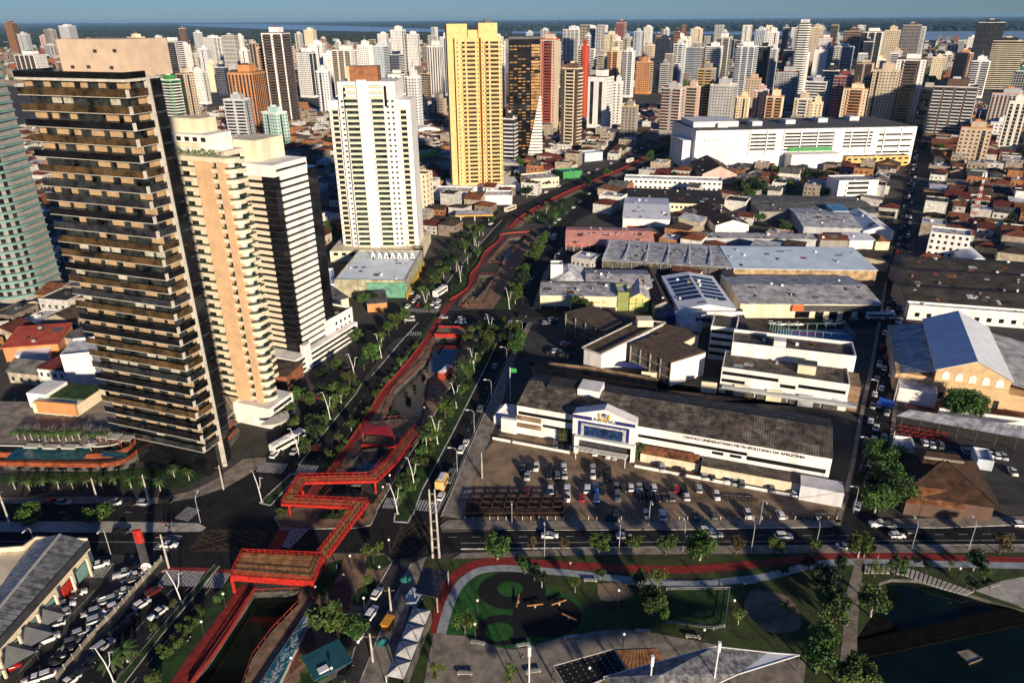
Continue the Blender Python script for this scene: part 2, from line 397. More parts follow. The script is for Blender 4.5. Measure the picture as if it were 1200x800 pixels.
# third crossing and the far run of the avenue
sheet('road', [(545,270),(575,254),(612,254),(660,250),(690,240),(695,250),(668,262),(615,262),(580,266)], .018, M['asphalt'])
strip('road', [(575,262),(605,243),(660,217),(725,190),(765,167),(795,153),(815,147)], [(596,262),(620,246),(672,220),(735,193),(772,170),(800,156),(818,149)], .022, M['asphalt'])
strip('verge', [(597,260),(620,246),(672,220),(735,193),(772,170),(800,156)], [(655,262),(668,248),(700,222),(755,193),(785,172),(806,158)], .05, M['lawn'])
ribbon('cycle_path', smooth([(596,268),(610,255),(640,238),(665,226),(700,211),(735,196),(765,180)]), 5.5, .12, M['path_red'])
ribbon('promenade', smooth([(603,268),(618,255),(648,238),(673,226),(708,211),(743,196),(770,180)]), 6, .10, M['paving_tan'])
strip('road', [(648,268),(664,250),(692,225),(722,207),(758,188),(790,167),(806,157)], [(668,268),(684,250),(712,225),(740,208),(772,190),(800,168),(815,156)], .024, M['asphalt'])
# straight street on the right
strip('road', [(985,622),(1000,560),(1010,500),(1022,440),(1032,380),(1040,330),(1048,290),(1056,240),(1064,200),(1072,150),(1080,105)], [(1025,622),(1036,560),(1044,500),(1050,440),(1054,380),(1059,330),(1064,290),(1069,240),(1075,200),(1081,150),(1087,105)], .026, M['asphalt'])
strip('pavement', [(978,612),(996,548),(1006,490),(1017,440),(1028,380),(1037,330)], [(985,612),(1001,548),(1011,490),(1022,440),(1032,380),(1040,330)], .13, M['concrete'])
strip('pavement', [(1036,560),(1044,500),(1050,440),(1054,380),(1059,330)], [(1042,560),(1049,500),(1055,440),(1058,380),(1063,330)], .13, M['concrete'])
sheet('road', [(900,372),(1040,372),(1060,372),(1060,385),(1040,386),(900,384)], .02, M['asphalt'])
# lower left avenue
strip('road', [(200,657),(150,714),(100,772),(70,806)], [(254,662),(220,700),(180,748),(133,806)], .02, M['asphalt'])
strip('verge', [(252,661),(220,698),(180,745),(130,806)], [(257,663),(226,700),(188,745),(141,806)], .13, M['lawn'])
kerbline([(257,663),(226,700),(188,745),(141,806)], .3); kerbline([(252,661),(220,698),(180,745),(130,806)], .3)
strip('road', [(257,663),(226,700),(188,745),(141,806)], [(272,672),(245,706),(212,745),(165,806)], .02, M['asphalt'])
strip('verge', [(274,674),(246,708),(214,745),(167,806)], [(282,684),(262,712),(232,752),(196,806)], .12, M['lawn'])
strip('pavement', [(186,655),(140,705),(95,755),(58,806)], [(200,657),(150,714),(100,772),(70,806)], .12, M['concrete_dark'])
# median, pavements along the cross street
def rounded(pts): return smooth(pts+[pts[0]], 4)[:-1]
sheet('traffic_island', [(-40,611),(130,611),(232,613),(242,618),(236,623),(130,624),(-40,623)], .13, M['concrete_light'])
sheet('pavement', [(-40,583),(120,582),(190,583),(225,575),(255,560),(285,538),(312,536),(312,541),(290,557),(265,571),(230,583),(190,590),(-40,590)], .13, M['concrete'])
sheet('verge', [(0,566),(60,568),(150,572),(215,572),(245,556),(250,545),(180,550),(0,556)], .15, M['lawn'])
sheet('pavement', [(516,616),(525,609),(600,610),(985,609),(985,616),(800,620),(600,621),(518,624)], .13, M['concrete'])
sheet('pavement', [(540,648),(700,642),(985,639),(1240,639),(1240,647),(985,648),(700,650),(530,655)], .13, M['concrete'])
sheet('pavement', [(1025,616),(1040,608),(1240,604),(1240,612),(1100,618)], .13, M['concrete'])
kerbline([(518,622),(600,620.5),(800,620),(975,617)]); kerbline([(540,643),(700,641.5),(985,639),(1240,638)]); kerbline([(1035,617),(1100,618),(1240,613)])
sheet('verge', [(306,588),(342,556),(347,558),(316,590)], .14, M['lawn']); kerbline([(304,589),(341,555),(349,557),(317,592),(304,589)], .3)
# island carrying the red ramp, and its planting
sheet('traffic_island', [(322,606),(330,598),(375,590),(436,590),(441,600),(434,615),(420,618),(330,620)], .13, M['paving_tan']); kerbline([(322,606),(330,620),(420,618),(434,615),(441,600)], .4)
sheet('verge', [(378,598),(408,598),(402,608),(372,608)], .15, M['lawn'])
sheet('verge', [(464,602),(481,602),(478,611),(465,611)], .14, M['lawn']); kerbline([(463,601),(462,611),(478,612),(483,602)], .35)
# plaza between canal and market street
sheet('plaza', [(352,692),(385,648),(450,648),(460,657),(430,710),(405,806),(284,806),(296,770),(318,740),(349,708)], .02, M['paving_tan'])
for pts in ([(430,652),(452,650),(459,660),(445,668),(428,665)], [(420,690),(440,680),(441,692),(425,710),(410,708)], [(365,690),(385,660),(402,655),(400,668),(380,700)], [(352,790),(368,772),(398,770),(400,800),(352,806)], [(398,750),(415,745),(420,715),(405,720)]): sheet('verge', pts, .06, M['lawn'])
for pts in ([(385,685),(410,678),(412,712),(400,728),(385,712)], [(335,740),(362,722),(372,760),(340,790)]): sheet('plaza_paving', pts, .05, M['paving_red'])
# market street
strip('road', [(460,657),(430,710),(402,806)], [(482,660),(457,712),(419,806)], .03, M['asphalt_worn'])
strip('pavement', [(482,660),(457,712),(419,806)], [(500,652),(486,690),(452,806)], .12, M['concrete']); kerbline([(482,660),(457,712),(419,806)], .25); kerbline([(460,657),(430,710),(402,806)], .25)
# ------------------------------------------------------------------ park
sheet('park_lawn', [(500,655),(530,654),(700,649),(985,647),(1240,646),(1240,700),(1212,719),(1150,700),(1105,686),(1075,679),(1045,678),(1030,683),(1026,715),(1004,745),(1006,770),(1045,806),(452,806),(486,690)], .03, M['grass'])
ribbon('cycle_path', smooth([(511,742),(519,700),(531,677),(552,663),(578,657.5),(620,659),(680,663),(740,666),(800,667),(850,664),(900,659),(950,653.5),(1000,651),(1075,652),(1140,655),(1215,657)]), 2.6, .06, M['path_red'])
ribbon('footpath', smooth([(517,742),(526,710),(538,686),(556,671),(578,666),(610,666.5),(675,672),(725,678),(775,682),(812,684),(850,681),(900,675),(927,668),(962,660.5),(1005,658),(1075,660),(1215,663)]), 2.2, .065, M['path_grey'])
sheet('playground_turf', smooth([(560,674),(610,670),(640,686),(680,706),(690,728),(664,750),(600,761),(545,754),(524,738),(530,702),(545,682),(560,674)],4)[:-1], .05, M['turf'])
for i,(a,b,c,d) in enumerate([(600,692,40,22),(641,722,41,25),(590,738,33,18)]): sheet('playground_rubber', ring(a,b,c,d), .058+.004*i, M['rubber_black'])
for a,b,c,d in [(598,690,15,9),(585,740,17,11)]: sheet('playground_turf', ring(a,b,c,d), .078, M['turf'])
sheet('lawn', [(781,692),(855,691),(849,733),(780,728)], .05, M['lawn'])
for pts in ([(700,684),(735,683),(740,700),(705,703)], [(880,690),(925,700),(938,735),(900,740),(872,715)]): sheet('bare_soil', smooth(pts+[pts[0]],4)[:-1], .05, M['dirt'])
sheet('plaza', smooth([(508,742),(550,746),(600,761),(660,746),(730,737),(790,746),(850,757),(905,766),(945,774)],3)+[(940,810),(495,810)], .055, M['concrete'])
sheet('footpath', [(1003,655),(1013,655),(1007,700),(1003,775),(984,775),(993,690)], .07, M['concrete'])
sheet('plaza', [(1142,692),(1175,680),(1240,668),(1240,730),(1212,719),(1192,709)], .07, M['concrete_light'])
# car park and other yards
sheet('parking_lot', [(533,612),(545,580),(560,540),(585,508),(605,507),(966,575),(996,580),(984,610),(800,612)], .02, M['dirt'])
sheet('parking_lot', [(100,650),(186,656),(58,806),(-40,806),(-40,760),(90,668)], .03, M['asphalt_worn'])
sheet('yard', [(625,440),(1000,480),(1000,460),(840,470),(660,430),(620,425)], .02, M['paving_tan'])
sheet('yard', [(598,372),(660,372),(668,400),(680,430),(612,428)], .02, M['asphalt_worn'])
sheet('parking_lot', [(1045,500),(1240,530),(1240,600),(1170,590),(1042,545)], .02, M['asphalt_worn'])
sheet('yard', [(1060,450),(1100,470),(1240,480),(1240,520),(1060,490)], .024, M['paving_red'])
# ---- painted markings
def zebra(A, B, n, w, l, name='crosswalk'):
    a = G(*A); b = G(*B); d = (b-a).normalized(); nn = Vector((-d.y,d.x,0)); mb = MB()
    for i in range(n):
        c = a.lerp(b, (i+.5)/n)
        mb.poly([(*(c-d*w/2-nn*l/2).xy,.036),(*(c+d*w/2-nn*l/2).xy,.036),(*(c+d*w/2+nn*l/2).xy,.036),(*(c-d*w/2+nn*l/2).xy,.036)])
    link(name, mb.mesh(name, M['paint_white']), kind='structure')
zebra((303,547),(334,549),10,.5,5); zebra((348,549),(371,551),7,.5,4.5)
zebra((450,589),(471,590),8,.45,4.5); zebra((486,591),(516,594),9,.5,4.5)
zebra((330,640),(352,618),9,.55,5); zebra((190,676),(235,678),14,.45,5); zebra((243,679),(266,680),7,.45,5)
zebra((212,609),(228,595),7,.4,4.5); zebra((188,645),(205,626),7,.45,4.5); zebra((474,363),(500,364),10,.5,4.5); zebra((504,364),(514,365),4,.5,4.5)
zebra((583,359),(592,359),4,.5,4); zebra((596,391),(612,391),6,.5,4); zebra((477,391),(494,391),6,.5,4)
def hatch(quad, n, m='paint_yellow'):
    q = gp(quad); mb = MB()
    def P(u, v): return q[0].lerp(q[1], u).lerp(q[3].lerp(q[2], u), v)
    for i in range(n+1):
        t = i/n
        for a, b in (((t,0),(0,t)), ((1,t),(t,1)), ((t,0),(1,1-t)), ((0,t),(1-t,1))):
            A = P(*a); B = P(*b); mb.bar((A.x,A.y,.034), (B.x,B.y,.034), .16, .006)
    for i in range(4): A = q[i]; B = q[(i+1)%4]; mb.bar((A.x,A.y,.034),(B.x,B.y,.034),.16,.006)
    link('box_junction_marking', mb.mesh('box_junction_marking', M[m]), kind='structure')
hatch([(222,645),(300,645),(314,622),(240,621)], 5); hatch([(458,646),(500,648),(505,612),(472,612)], 4)
def dashes(pts, step, ln, w=.14, name='lane_marking', m='paint_white', solid=False):
    p = gp(pts); mb = MB()
    for a, b in zip(p, p[1:]):
        L = (b-a).length; d = (b-a)/L; t = 0
        while t < L:
            e = min(L, t+(L if solid else ln)); s0 = a+d*t; s1 = a+d*e
            mb.bar((s0.x,s0.y,.034),(s1.x,s1.y,.034),w,.005); t += (L+1) if solid else step
    link(name, mb.mesh(name, M[m]), kind='structure')
dashes([(218,672),(165,732),(105,802)],5,2); dashes([(238,668),(195,720),(130,802)],5,2); dashes([(262,672),(230,708),(150,806)],5,2)
dashes([(525,629),(985,627),(1200,625)],6,2.2); dashes([(540,636),(985,633.5),(1200,632.5)],5,2,solid=True); dashes([(-10,634),(185,635)],5,2,solid=True); dashes([(-10,600),(180,600)],6,2)
dashes([(505,604),(522,570),(544,515),(570,455),(592,410)],5,2); dashes([(511,604),(527,575),(550,520),(575,460),(598,410)],4,2,solid=True)
dashes([(365,550),(395,508),(428,463)],5,2); dashes([(612,355),(628,320),(648,290)],6,2.5); dashes([(1006,600),(1030,480),(1044,370),(1060,270)],7,2)
dashes([(330,533),(350,505),(385,468)],5,2)
# ------------------------------------------------------------------ the six near towers
def arc(cx, cy, r, a0, a1, n): return [(cx+r*math.cos(R(a0+(a1-a0)*i/n)), cy+r*math.sin(R(a0+(a1-a0)*i/n))) for i in range(n+1)]
def rep(name, me, parent, zs, **kw):
    for z in zs: link(name, me, parent, (0,0,z), **kw)
rg = random.Random(11)
# --- dark glass tower with balcony bands
A1, B1 = (131,507), (239,530)
loc, rz, W = site(A1, B1, 9); D = depth_of(A1, B1, (266,501), 9)*.80; H1 = HT(G(*B1, 9), 95)
t1 = thing('glass_tower', 'tower', 'tall dark glass tower with beige wall panels between black balcony bands, leftmost corner tower', loc, rz)
landmark('the tall dark glass tower', 160, 320); occupy(loc, rz, -2, W+6, -2, D+2)
mat('black_glass', (.010,.010,.012), .06, .3, .2, spec=.6); mat('tower_beige', (.46,.31,.17), .7, .12, .3); mat('lip_white', (.58,.54,.47), .5, .1, .5)
mat('dim_glass', (.035,.04,.04), .12, .5, .35, spec=.6)
z0 = 9.0; n = 27; fh = (H1-z0)/n
part('core', MB().box(1.4, W-1.6, 1.6, D, 0, H1-.3), M['dim_glass'], t1)
be = MB(); 
be.box(-.2, W, 0, .22, 0, fh*.47); be.box(W-.22, W, .22, D*.62, 0, fh*.47)
bands = [be.mesh('glass_band', m_) for m_ in (M['black_glass'], mat('bronze_glass', (.085,.052,.022), .10, .6, .22, c2=(.010,.009,.008), spec=.7), mat('smoke_glass', (.030,.032,.036), .07, .6, .3, c2=(.010,.010,.012), spec=.7))]  # brown variant has golden reflections painted into the glass colour
lip = MB(); lip.box(-.3, W+.12, -.12, 1.62, -.12, .02); lip.box(W-1.65, W+.12, 1.62, D*.62, -.12, .02); lip.box(W-.12, W+.14, -.14, .75, .02, fh*.47+.02); lipm = lip.mesh('floor_slab', M['lip_white'])
pl = MB().box(0, 3.6, 1.35, 1.65, fh*.5, fh-.2).mesh('wall_panel', M['tower_beige'])
pl2 = MB().box(0, 1.9, 1.35, 1.65, fh*.5, fh-.2).mesh('wall_panel', M['tower_beige'])
pls = MB().box(W-1.7, W-1.45, 0, 5.5, fh*.5, fh-.2).mesh('wall_panel', M['tower_beige'])
bl = MB().box(0, 2.6, 1.30, 1.62, fh*.5, fh-.25).mesh('window_blind', mat('blind_pale', (.5,.48,.38), .8, .2, .5))
for i in range(n):
    z = z0+i*fh
    link('glass_band', bands[rg.choice((0,1,1,2))], t1, (0,0,z)); link('floor_slab', lipm, t1, (0,0,z))
    style = rg.random()
    if style < .72:
        for k in range(6):
            if rg.random() < .78: link('wall_panel', pl if rg.random() < .7 else pl2, t1, (1.6+k*5.6+rg.uniform(-.3,.5), 0, z))
    else:
        for k in range(9):
            if rg.random() < .45: link('window_blind', bl, t1, (1.6+k*3.6, 0, z))
    if rg.random() < .85: link('wall_panel', pls, t1, (0, rg.uniform(3.5,6.0), z))
cs = MB().box(W-.9, W+.25, D*.62, D*.62+.8, 0, H1+1.0); part('corner_pier', cs, M['lip_white'], t1)
side = MB()
for i in range(n):
    z = z0+i*fh; side.box(W-1.2, W+.5, D*.62+.9, D, z, z+fh-.5)
part('side_glazing', side, M['black_glass'], t1, kind='stuff')
sg = MB()
for i in range(n): sg.box(W-1.2, W+.42, D*.62+.9, D-.1, z0+i*fh+fh-.5, z0+i*fh+fh)
part('side_mullion', sg, M['dim_glass'], t1, kind='stuff')
part('roof_slab', MB().box(-.2, W+.2, -.1, D, H1-.3, H1+.3), M['lip_white'], t1)
rp = MB(); rp.box(-.1, W+.1, -.05, .2, H1+.3, H1+1.8); rp.box(W-.1, W+.15, .2, D*.62, H1+.3, H1+1.8); rp.box(-.1,.2,.2,D,H1+.3,H1+1.8); part('parapet', rp, M['black_glass'], t1)
ph = part('penthouse', MB().box(9, 30, 6, 19, H1+.3, H1+8.5), mat('penthouse_cream', (.58,.44,.32), .8, .06, .3), t1)
for i, (x, z) in enumerate([(12,2),(17,2.1),(24,2),(20,5.6),(26,5.7)]): part('vent', MB().box(x, x+1.0, 5.8, 5.98, H1+z, H1+z+.7), M['dark_metal'], ph)
part('entrance_glass', MB().box(1, W-1, 1, D, 0, z0), M['black_glass'], t1)
# --- its podium with pool terrace
pA, pB = (3,562), (165,566)
lo2, rz2, W2 = site(pA, pB)
pod = thing('podium', 'building', 'curved podium with black and rust-red bands and a rooftop pool', lo2, rz2); landmark('the podium with the rooftop pool', 80, 540)
inv = Matrix.Rotation(-rz2, 3, 'Z')
def pl_(px, py, z=0): v = inv @ (G(px, py, z)-lo2); return (v.x, v.y)
def curve_poly(off, z):
    pts = [(2,553),(100,555),(140,553),(158,545),(172,535),(215,540),(246,546),(256,540),(280,512)]
    q = [pl_(x, y, 0) for x, y in pts]
    q = [(a, b-off) for a, b in q]
    return smooth(q, 4)+[(pl_(270,495)[0], pl_(270,495)[1]), pl_(130,500), pl_(5,500)]
for k, (za, zb, off, m) in enumerate([(0,2.6,-1.2,'concrete_dark'),(2.6,4.0,.6,'wood_red'),(4.0,5.6,-.4,'black_glass'),(5.6,7.2,.6,'wood_red'),(7.2,9.4,.2,'black_glass')]):
    mat('wood_red', (.30,.075,.03), .6, .25, .4)
    part(['plinth','wood_band','glass_band','wood_band','glass_band'][k], MB().prism(curve_poly(off, 0), za, zb-.004), M[m], pod)
rim = MB(); q = curve_poly(.35, 0)
for a, b in zip(q[:-3], q[1:-2]): rim.bar((*a, 9.5), (*b, 9.5), .35, .3)
part('terrace_rim', rim, M['lip_white'], pod)
part('terrace', MB().poly([(x, y, 9.41) for x, y in curve_poly(0, 0)][::-1]), M['concrete'], pod)
def tp(px, py, z=9.4): v = inv @ (G(px, py, z)-lo2); return (v.x, v.y)
part('pool', MB().poly([(*tp(x,y), 9.46) for x, y in [(6,538),(97,538),(108,525),(20,524)]]), mat('pool_water', (.02,.10,.12), .05, .2, .3), pod)
part('pool', MB().poly([(*tp(x,y), 9.46) for x, y in [(118,535),(148,536),(150,530),(122,528)]]), M['pool_water'], pod)
for x, y in [(38,523),(60,524),(82,524)]: a = tp(x,y); part('lounge_deck', MB().box(a[0]-2, a[0]+2, a[1]-1, a[1]+1.2, 9.42, 9.8), M['lip_white'], pod)
for x, y in [(124,518),(137,520),(151,522)]:
    a = tp(x, y); g_ = part('cabana', MB().box(a[0]-1.6, a[0]+1.6, a[1]-1.4, a[1]+1.4, 11.8, 12.0), M['concrete_light'], pod)
    pm = MB()
    for sx in (-1.4,1.4):
        for sy in (-1.2,1.2): pm.bar((a[0]+sx,a[1]+sy,9.42),(a[0]+sx,a[1]+sy,11.8),.15)
    part('cabana_post', pm, M['wood_red'], g_)
part('parasol', MB().raw([(*[tp(107,528)[0]+2*math.cos(i*.785), tp(107,528)[1]+2*math.sin(i*.785)],11.4) for i in range(8)]+[(*tp(107,528),12)], [(i,(i+1)%8,8) for i in range(8)]), M['lip_white'], pod)
part('parasol_pole', MB().bar((*tp(107,528),9.4),(*tp(107,528),11.9),.1), M['white_metal'], pod)
# pergola beams beside the podium
# --- club house behind pool
lo3, rz3, W3 = site((50,514), (100,519)); 
ch = thing('club_house', 'building', 'small cream club house with green roof behind the pool', lo3, rz3); occupy(lo3, rz3, -3, W3+3, -2, 16)
part('wall', MB().box(0, W3, 0, 13, 0, 13), wall('C'), ch)
part('wing', MB().box(-4, 3, 3, 12, 0, 14.5), wall('W'), ch)
part('roof', MB().box(2, W3, 4, 13, 13, 13.4), M['lawn'], ch); part('terrace_wall', MB().box(2, W3+.3, -.4, .2, 10, 14), wall('O'), ch)
for k in range(6): part('window', MB().box(W3*.35+k*1.6, W3*.35+k*1.6+.9, -.05, .1, 10.2, 12.5), glass(), ch)
# --- beige rounded tower
lo4, rz4, W4 = site((242,456), (310,470), 8); D4 = 17; H4 = HT(G(300,466,8), 190)
t2 = thing('rounded_tower', 'tower', 'tall beige tower with rounded white balconies and orange piers', lo4, rz4); landmark('the beige rounded tower', 275, 330); occupy(lo4, rz4, -2, W4+3, -2, D4)
mat('pier_orange', (.64,.42,.25), .75, .08, .3); mat('balcony_cream', (.70,.61,.46), .7, .06, .4); mat('rail_green', (.06,.085,.06), .12, .3, .5)
zb = 8.0; n4 = 26; f4 = (H4-zb)/n4
RC4 = W4*.1
fp = lambda o: [(0-o*.2, 0-o)]+[(W4*.45, 0-o)]+arc(W4, RC4, RC4+o, -90, 0, 9)+[(W4+RC4+o, RC4+1.2), (W4*.68+o, RC4+1.6), (W4*.68+o, 17), (0-o*.2, 17)]
part('core', MB().prism(fp(-1.5), 0, H4), M['dim_glass'], t2)
bal = MB().prism(fp(.2), 0, 1.2).mesh('balcony', M['balcony_cream']); rail = MB().prism(fp(.1), 1.2, 1.65).mesh('balcony_rail', M['rail_green'])
rndi = [MB().box(W4*a, W4*a+1.7, .5, 1.1, 1.2, f4).mesh('balcony_wall', wall('C')) for a in (.22,.42)]
rndl = []
for a in (-70,-38,-8): c = (W4+max(.4,RC4-1.9)*math.cos(R(a)), RC4+max(.4,RC4-1.9)*math.sin(R(a))); rndl.append(MB().box(c[0]-.5, c[0]+.5, c[1]-.5, c[1]+.5, 1.4, f4).mesh('balcony_wall', wall('W')))

for i in range(n4):
    z = zb+i*f4; b_ = link('balcony', bal, t2, (0,0,z)); link('balcony_rail', rail, b_); [link('balcony_wall', q_, b_) for q_ in rndl+rndi]
part('pier', MB().box(W4*.57, W4*.68, -.7, 1, 0, H4+.2), M['pier_orange'], t2); part('pier', MB().box(W4*.685, W4*.80, -.7, 1, 0, H4+.2), M['pier_orange'], t2)
part('pier', MB().box(W4*.90, W4*1.0, -.7, 1.5, 0, H4+.2), M['pier_orange'], t2)
part('roof_garden', MB().prism(fp(.2), H4, H4+1.4), M['balcony_cream'], t2)
gd = MB(); rr = random.Random(5)
for i in range(260):
    x = rr.uniform(1, W4-2); y = rr.uniform(.6, 3.5); z = H4+1.3+rr.random()*1.8; s = .5
    gd.poly([(x+rr.uniform(-s,s), y+rr.uniform(-s,s), z+rr.uniform(-s,s)) for _ in range(3)])
part('roof_planting', gd, M['leaf_green'], t2, kind='stuff')
up = part('upper_storey', MB().box(-3, W4*.6, 5, 15, H4+1, H4+6.5), wall('W'), t2); part('terrace_band', MB().box(-3.5, W4*.5, 4.2, 4.98, H4+3, H4+4.2), wall('C'), t2)
part('upper_storey', MB().box(-3, W4*.4, 8, 15, H4+6.5, H4+10.5), wall('C'), t2)
for k in range(4): part('window', MB().box(3+k*3, 4.6+k*3, 4.9, 5.1, H4+4.6, H4+5.8), glass(), up)
sw = thing('stair_building', 'building', 'narrow white stepped tower top behind the beige rounded tower', *(lambda s: (s[0], s[1]))(site((252,440),(285,437))))
hS = HT(G(268,440), 143)
part('wall', MB().box(0, 12, 0, 12, 0, hS), wall('W'), sw); part('wall', MB().box(12, 18, 2, 12, 0, hS-6), wall('W'), sw)
bm = MB()
for i in range(20): bm.box(13, 18.4, .8, 2.1, hS-8-i*3.2, hS-7-i*3.2)
part('balcony', bm, wall('C'), sw, kind='stuff')
bm = MB()
for i in range(20): bm.box(13.2, 17.8, 1.9, 2.05, hS-7-i*3.2, hS-5.2-i*3.2); bm.box(4,5.5,-.06,0,hS-6-i*3.2,hS-4.6-i*3.2)
part('windows', bm, glassf(), sw, kind='stuff')
# podium of the beige tower
pt = thing('tower_podium', 'building', 'white podium with slatted openings and a rust-red end wall below the beige rounded tower', lo4, rz4)
part('wall', MB().box(-6, W4*.62, -6, -1.1, 0, 7.9), wall('C'), pt); part('end_wall', MB().box(W4*.22, W4*.55, -7.2, -6.02, 0, 13), M['wood_red'], pt)
part('wall', MB().box(W4*.62, W4+4, -3, 9, 0, 7.5), wall('W'), pt)
for k in range(3): part('louvre', MB().box(W4+3.9, W4+4.15, -1+k*0, 8, 1.4+k*2, 2.4+k*2), M['dim_glass'], pt)
part('porch', MB().prism(arc(W4+5, -3, 5, -100, 80, 10), 4.2, 4.8), M['lip_white'], pt)
# --- black and white tower
lo5, rz5, W5 = site((300,403), (350,413), 7); D5 = depth_of((300,403), (350,413), (378,383), 7); H5 = HT(G(350,413,7), 194)
t3 = thing('slatted_tower', 'tower', 'black and white tower with white slats on its right face', lo5, rz5); landmark('the black and white slatted tower', 330, 300); occupy(lo5, rz5, -2, W5+3, -2, D5+2)
zb = 7.0; n5 = 27; f5 = (H5-zb-4)/n5
part('core', MB().box(.4, W5-.4, .4, D5, 0, H5-4), M['black_glass'], t3)
part('wall', MB().box(0, W5*.42, 0, 2, 0, H5-4), M['balcony_cream'], t3)
fs = MB().box(W5*.42, W5*.72, -.02, 1.5, f5*.42, f5).mesh('wall_band', M['balcony_cream'])
sl = MB().box(W5*.18, W5*.42, -.03, .3, 0, f5*.34).mesh('window_slit', M['black_glass'])
bb = MB().box(W5-1, W5+.12, D5*.14, D5*.74, f5*.36, f5).mesh('white_slat', wall('W'))
ln = MB(); ln.box(W5*.72, W5+.06, -.06, .4, 0, .14); ln.box(W5-.4, W5+.06, .4, D5*.14, 0, .14); lnm = ln.mesh('sill_line', M['dark_metal'])
for i in range(n5):
    z = zb+i*f5
    link('wall_band', fs, t3, (0,0,z)); link('window_slit', sl, t3, (0,0,z))
    if i < n5: link('white_slat', bb, t3, (0,0,z)); link('sill_line', lnm, t3, (0,0,z))
part('crown', MB().box(0, W5+.3, -.2, D5*.74, H5-4, H5), wall('W'), t3); part('crown_slot', MB().box(W5+.1, W5+.36, D5*.05, D5*.72, H5-2.4, H5-1.6), M['dim_glass'], t3)
part('roof_house', MB().box(-1, W5*.55, D5*.15, D5*.75, H5, H5+7), wall('C'), t3)
pb = part('podium', MB().box(W5*.2, W5+3, -6, D5+10, 0, 6.9), wall('W'), t3)
for k in range(3): part('podium_opening', MB().box(W5+2.9, W5+3.08, -4, D5+8, 1+k*2, 1.9+k*2), M['black_glass'], pb)
part('podium_pier', MB().box(W5+1.4, W5+3.4, -.5, 3, 0, 10.5), wall('W'), t3)
# --- teal rounded tower at the left edge
c0 = G(22,352); H0 = HT(c0, 75)
t0 = thing('curved_tower', 'tower', 'pale teal curved tower with stacked round balconies at the left edge', c0, R(8)); landmark('the teal curved tower', 40, 250); occupy(c0, R(8), -16, 16, -10, 24)
mat('aqua', (.17,.32,.29), .5, .08, .4); n0 = 30; f0 = H0/n0
bow = lambda r: [(-16,14),(-13-r*.3,-2)]+arc(0, 4, 13+r, 215, 345, 14)+[(15+r*.4,14)]
part('core', MB().prism(bow(-1.6), 0, H0), wall('X'), t0)
sb_ = MB().prism(bow(.3), 0, .95).mesh('balcony', M['aqua']); gwm = []; pp = bow(-1.45)
for i in range(2, len(pp)-3, 2): gwm.append(MB().poly([(*pp[i],1),(*pp[i+1],1),(*pp[i+1],f0-.1),(*pp[i],f0-.1)]).mesh('window', glass()))
for i in range(n0):
    b_ = link('balcony', sb_, t0, (0,0,i*f0+4)); [link('window', q_, b_) for q_ in gwm]
part('blank_wall', MB().box(-17.5,-13.2,-4,14,0,H0*.98), wall('G'), t0)
part('roof_house', MB().box(-7,6,0,11,H0,H0+6), wall('S'), t0)
# --- white residential tower
lo6, rz6, W6 = site((403,301), (491,301)); D6 = 24; H6 = HT(G(440,301), 96)
t4 = thing('white_tower', 'tower', 'tall white residential tower with two balcony columns and an orange rooftop box', lo6, rz6); landmark('the tall white residential tower', 437, 200); occupy(lo6, rz6, -5, W6+5, -12, D6+6)
n6 = 31; zb = 6; f6 = (H6-zb)/n6
part('wall', MB().box(W6*.14, W6*.84, 0, D6, 0, H6), wall('W'), t4)
part('side_wing', MB().box(0, W6*.14, 2.2, D6-2, 0, H6-9), wall('W'), t4); part('side_wing', MB().box(W6*.84, W6, 2.2, D6-2, 0, H6-9), wall('W'), t4)
part('fin', MB().box(W6*.38, W6*.50, -1.6, 0, 0, H6+1), wall('W'), t4)
part('recess_strip', MB().box(W6*.20, W6*.215, -.05, .05, zb, H6-4), M['roof_grey'], t4)
cols6 = [(W6*.22, W6*.375), (W6*.53, W6*.69)]
for i in range(n6):
    z = zb+i*f6
    for c, (a, b) in enumerate(cols6):
        if i == 0:
            if c == 0: B6 = []
            B6.append((MB().box(a, b, -1.5, 0, 0, 1.0).mesh('balcony', M['balcony_cream']), MB().box(a+.3, b-.3, -.08, .05, 1.0, f6-.35).mesh('balcony_opening', M['dim_glass']), MB().box(a,b,-1.55,-1.5,1.0,1.35).mesh('balcony_rail', M['aqua'])))
        me = B6[c]
        if i > n6-4: b_ = link('balcony', me[0], t4, (0,0,z)); link('balcony_rail', me[2], b_); continue
        b_ = link('balcony', me[0], t4, (0,0,z)); link('balcony_opening', me[1], b_); link('balcony_rail', me[2], b_)
wn6 = MB()
for i in range(n6-3):
    for fx in (.165,.72,.78): wn6.box(W6*fx, W6*fx+1.2, -.06, .02, zb+i*f6+1.2, zb+i*f6+2.2)
    for fx in (.02,.86): wn6.box(W6*fx+.6, W6*fx+3.6, 2.12, 2.3, zb+i*f6+.9, zb+i*f6+2.4) if i < n6-5 else None
part('windows', wn6, glass(), t4, kind='stuff')
sbm = MB().box(W6*.02, W6*.12, .9, 2.2, 0, .9).mesh('side_balcony', M['balcony_cream'])
for i in range(n6-4):
    link('side_balcony', sbm, t4, (0,0,zb+i*f6)); link('side_balcony', sbm, t4, (W6*.84,0,zb+i*f6))
part('roof_box', MB().box(W6*.25, W6*.62, 4, 13, H6, H6+7), mat('box_orange', (.30,.12,.05), .7, .2, .4), t4); part('roof_box_front', MB().box(W6*.25, W6*.28, 3.8, 4, H6, H6+7), M['pier_orange'], t4)
part('slot_window', MB().box(W6*.205, W6*.235, -.2, .02, H6-13, H6-3), M['black_glass'], t4); part('slot_window', MB().box(W6*.70, W6*.73, -.2, .02, H6-12, H6-2), M['black_glass'], t4)
part('podium', MB().box(-5, W6+3, -9, D6+6, 0, 6), wall('C'), t4)
pdw = MB()
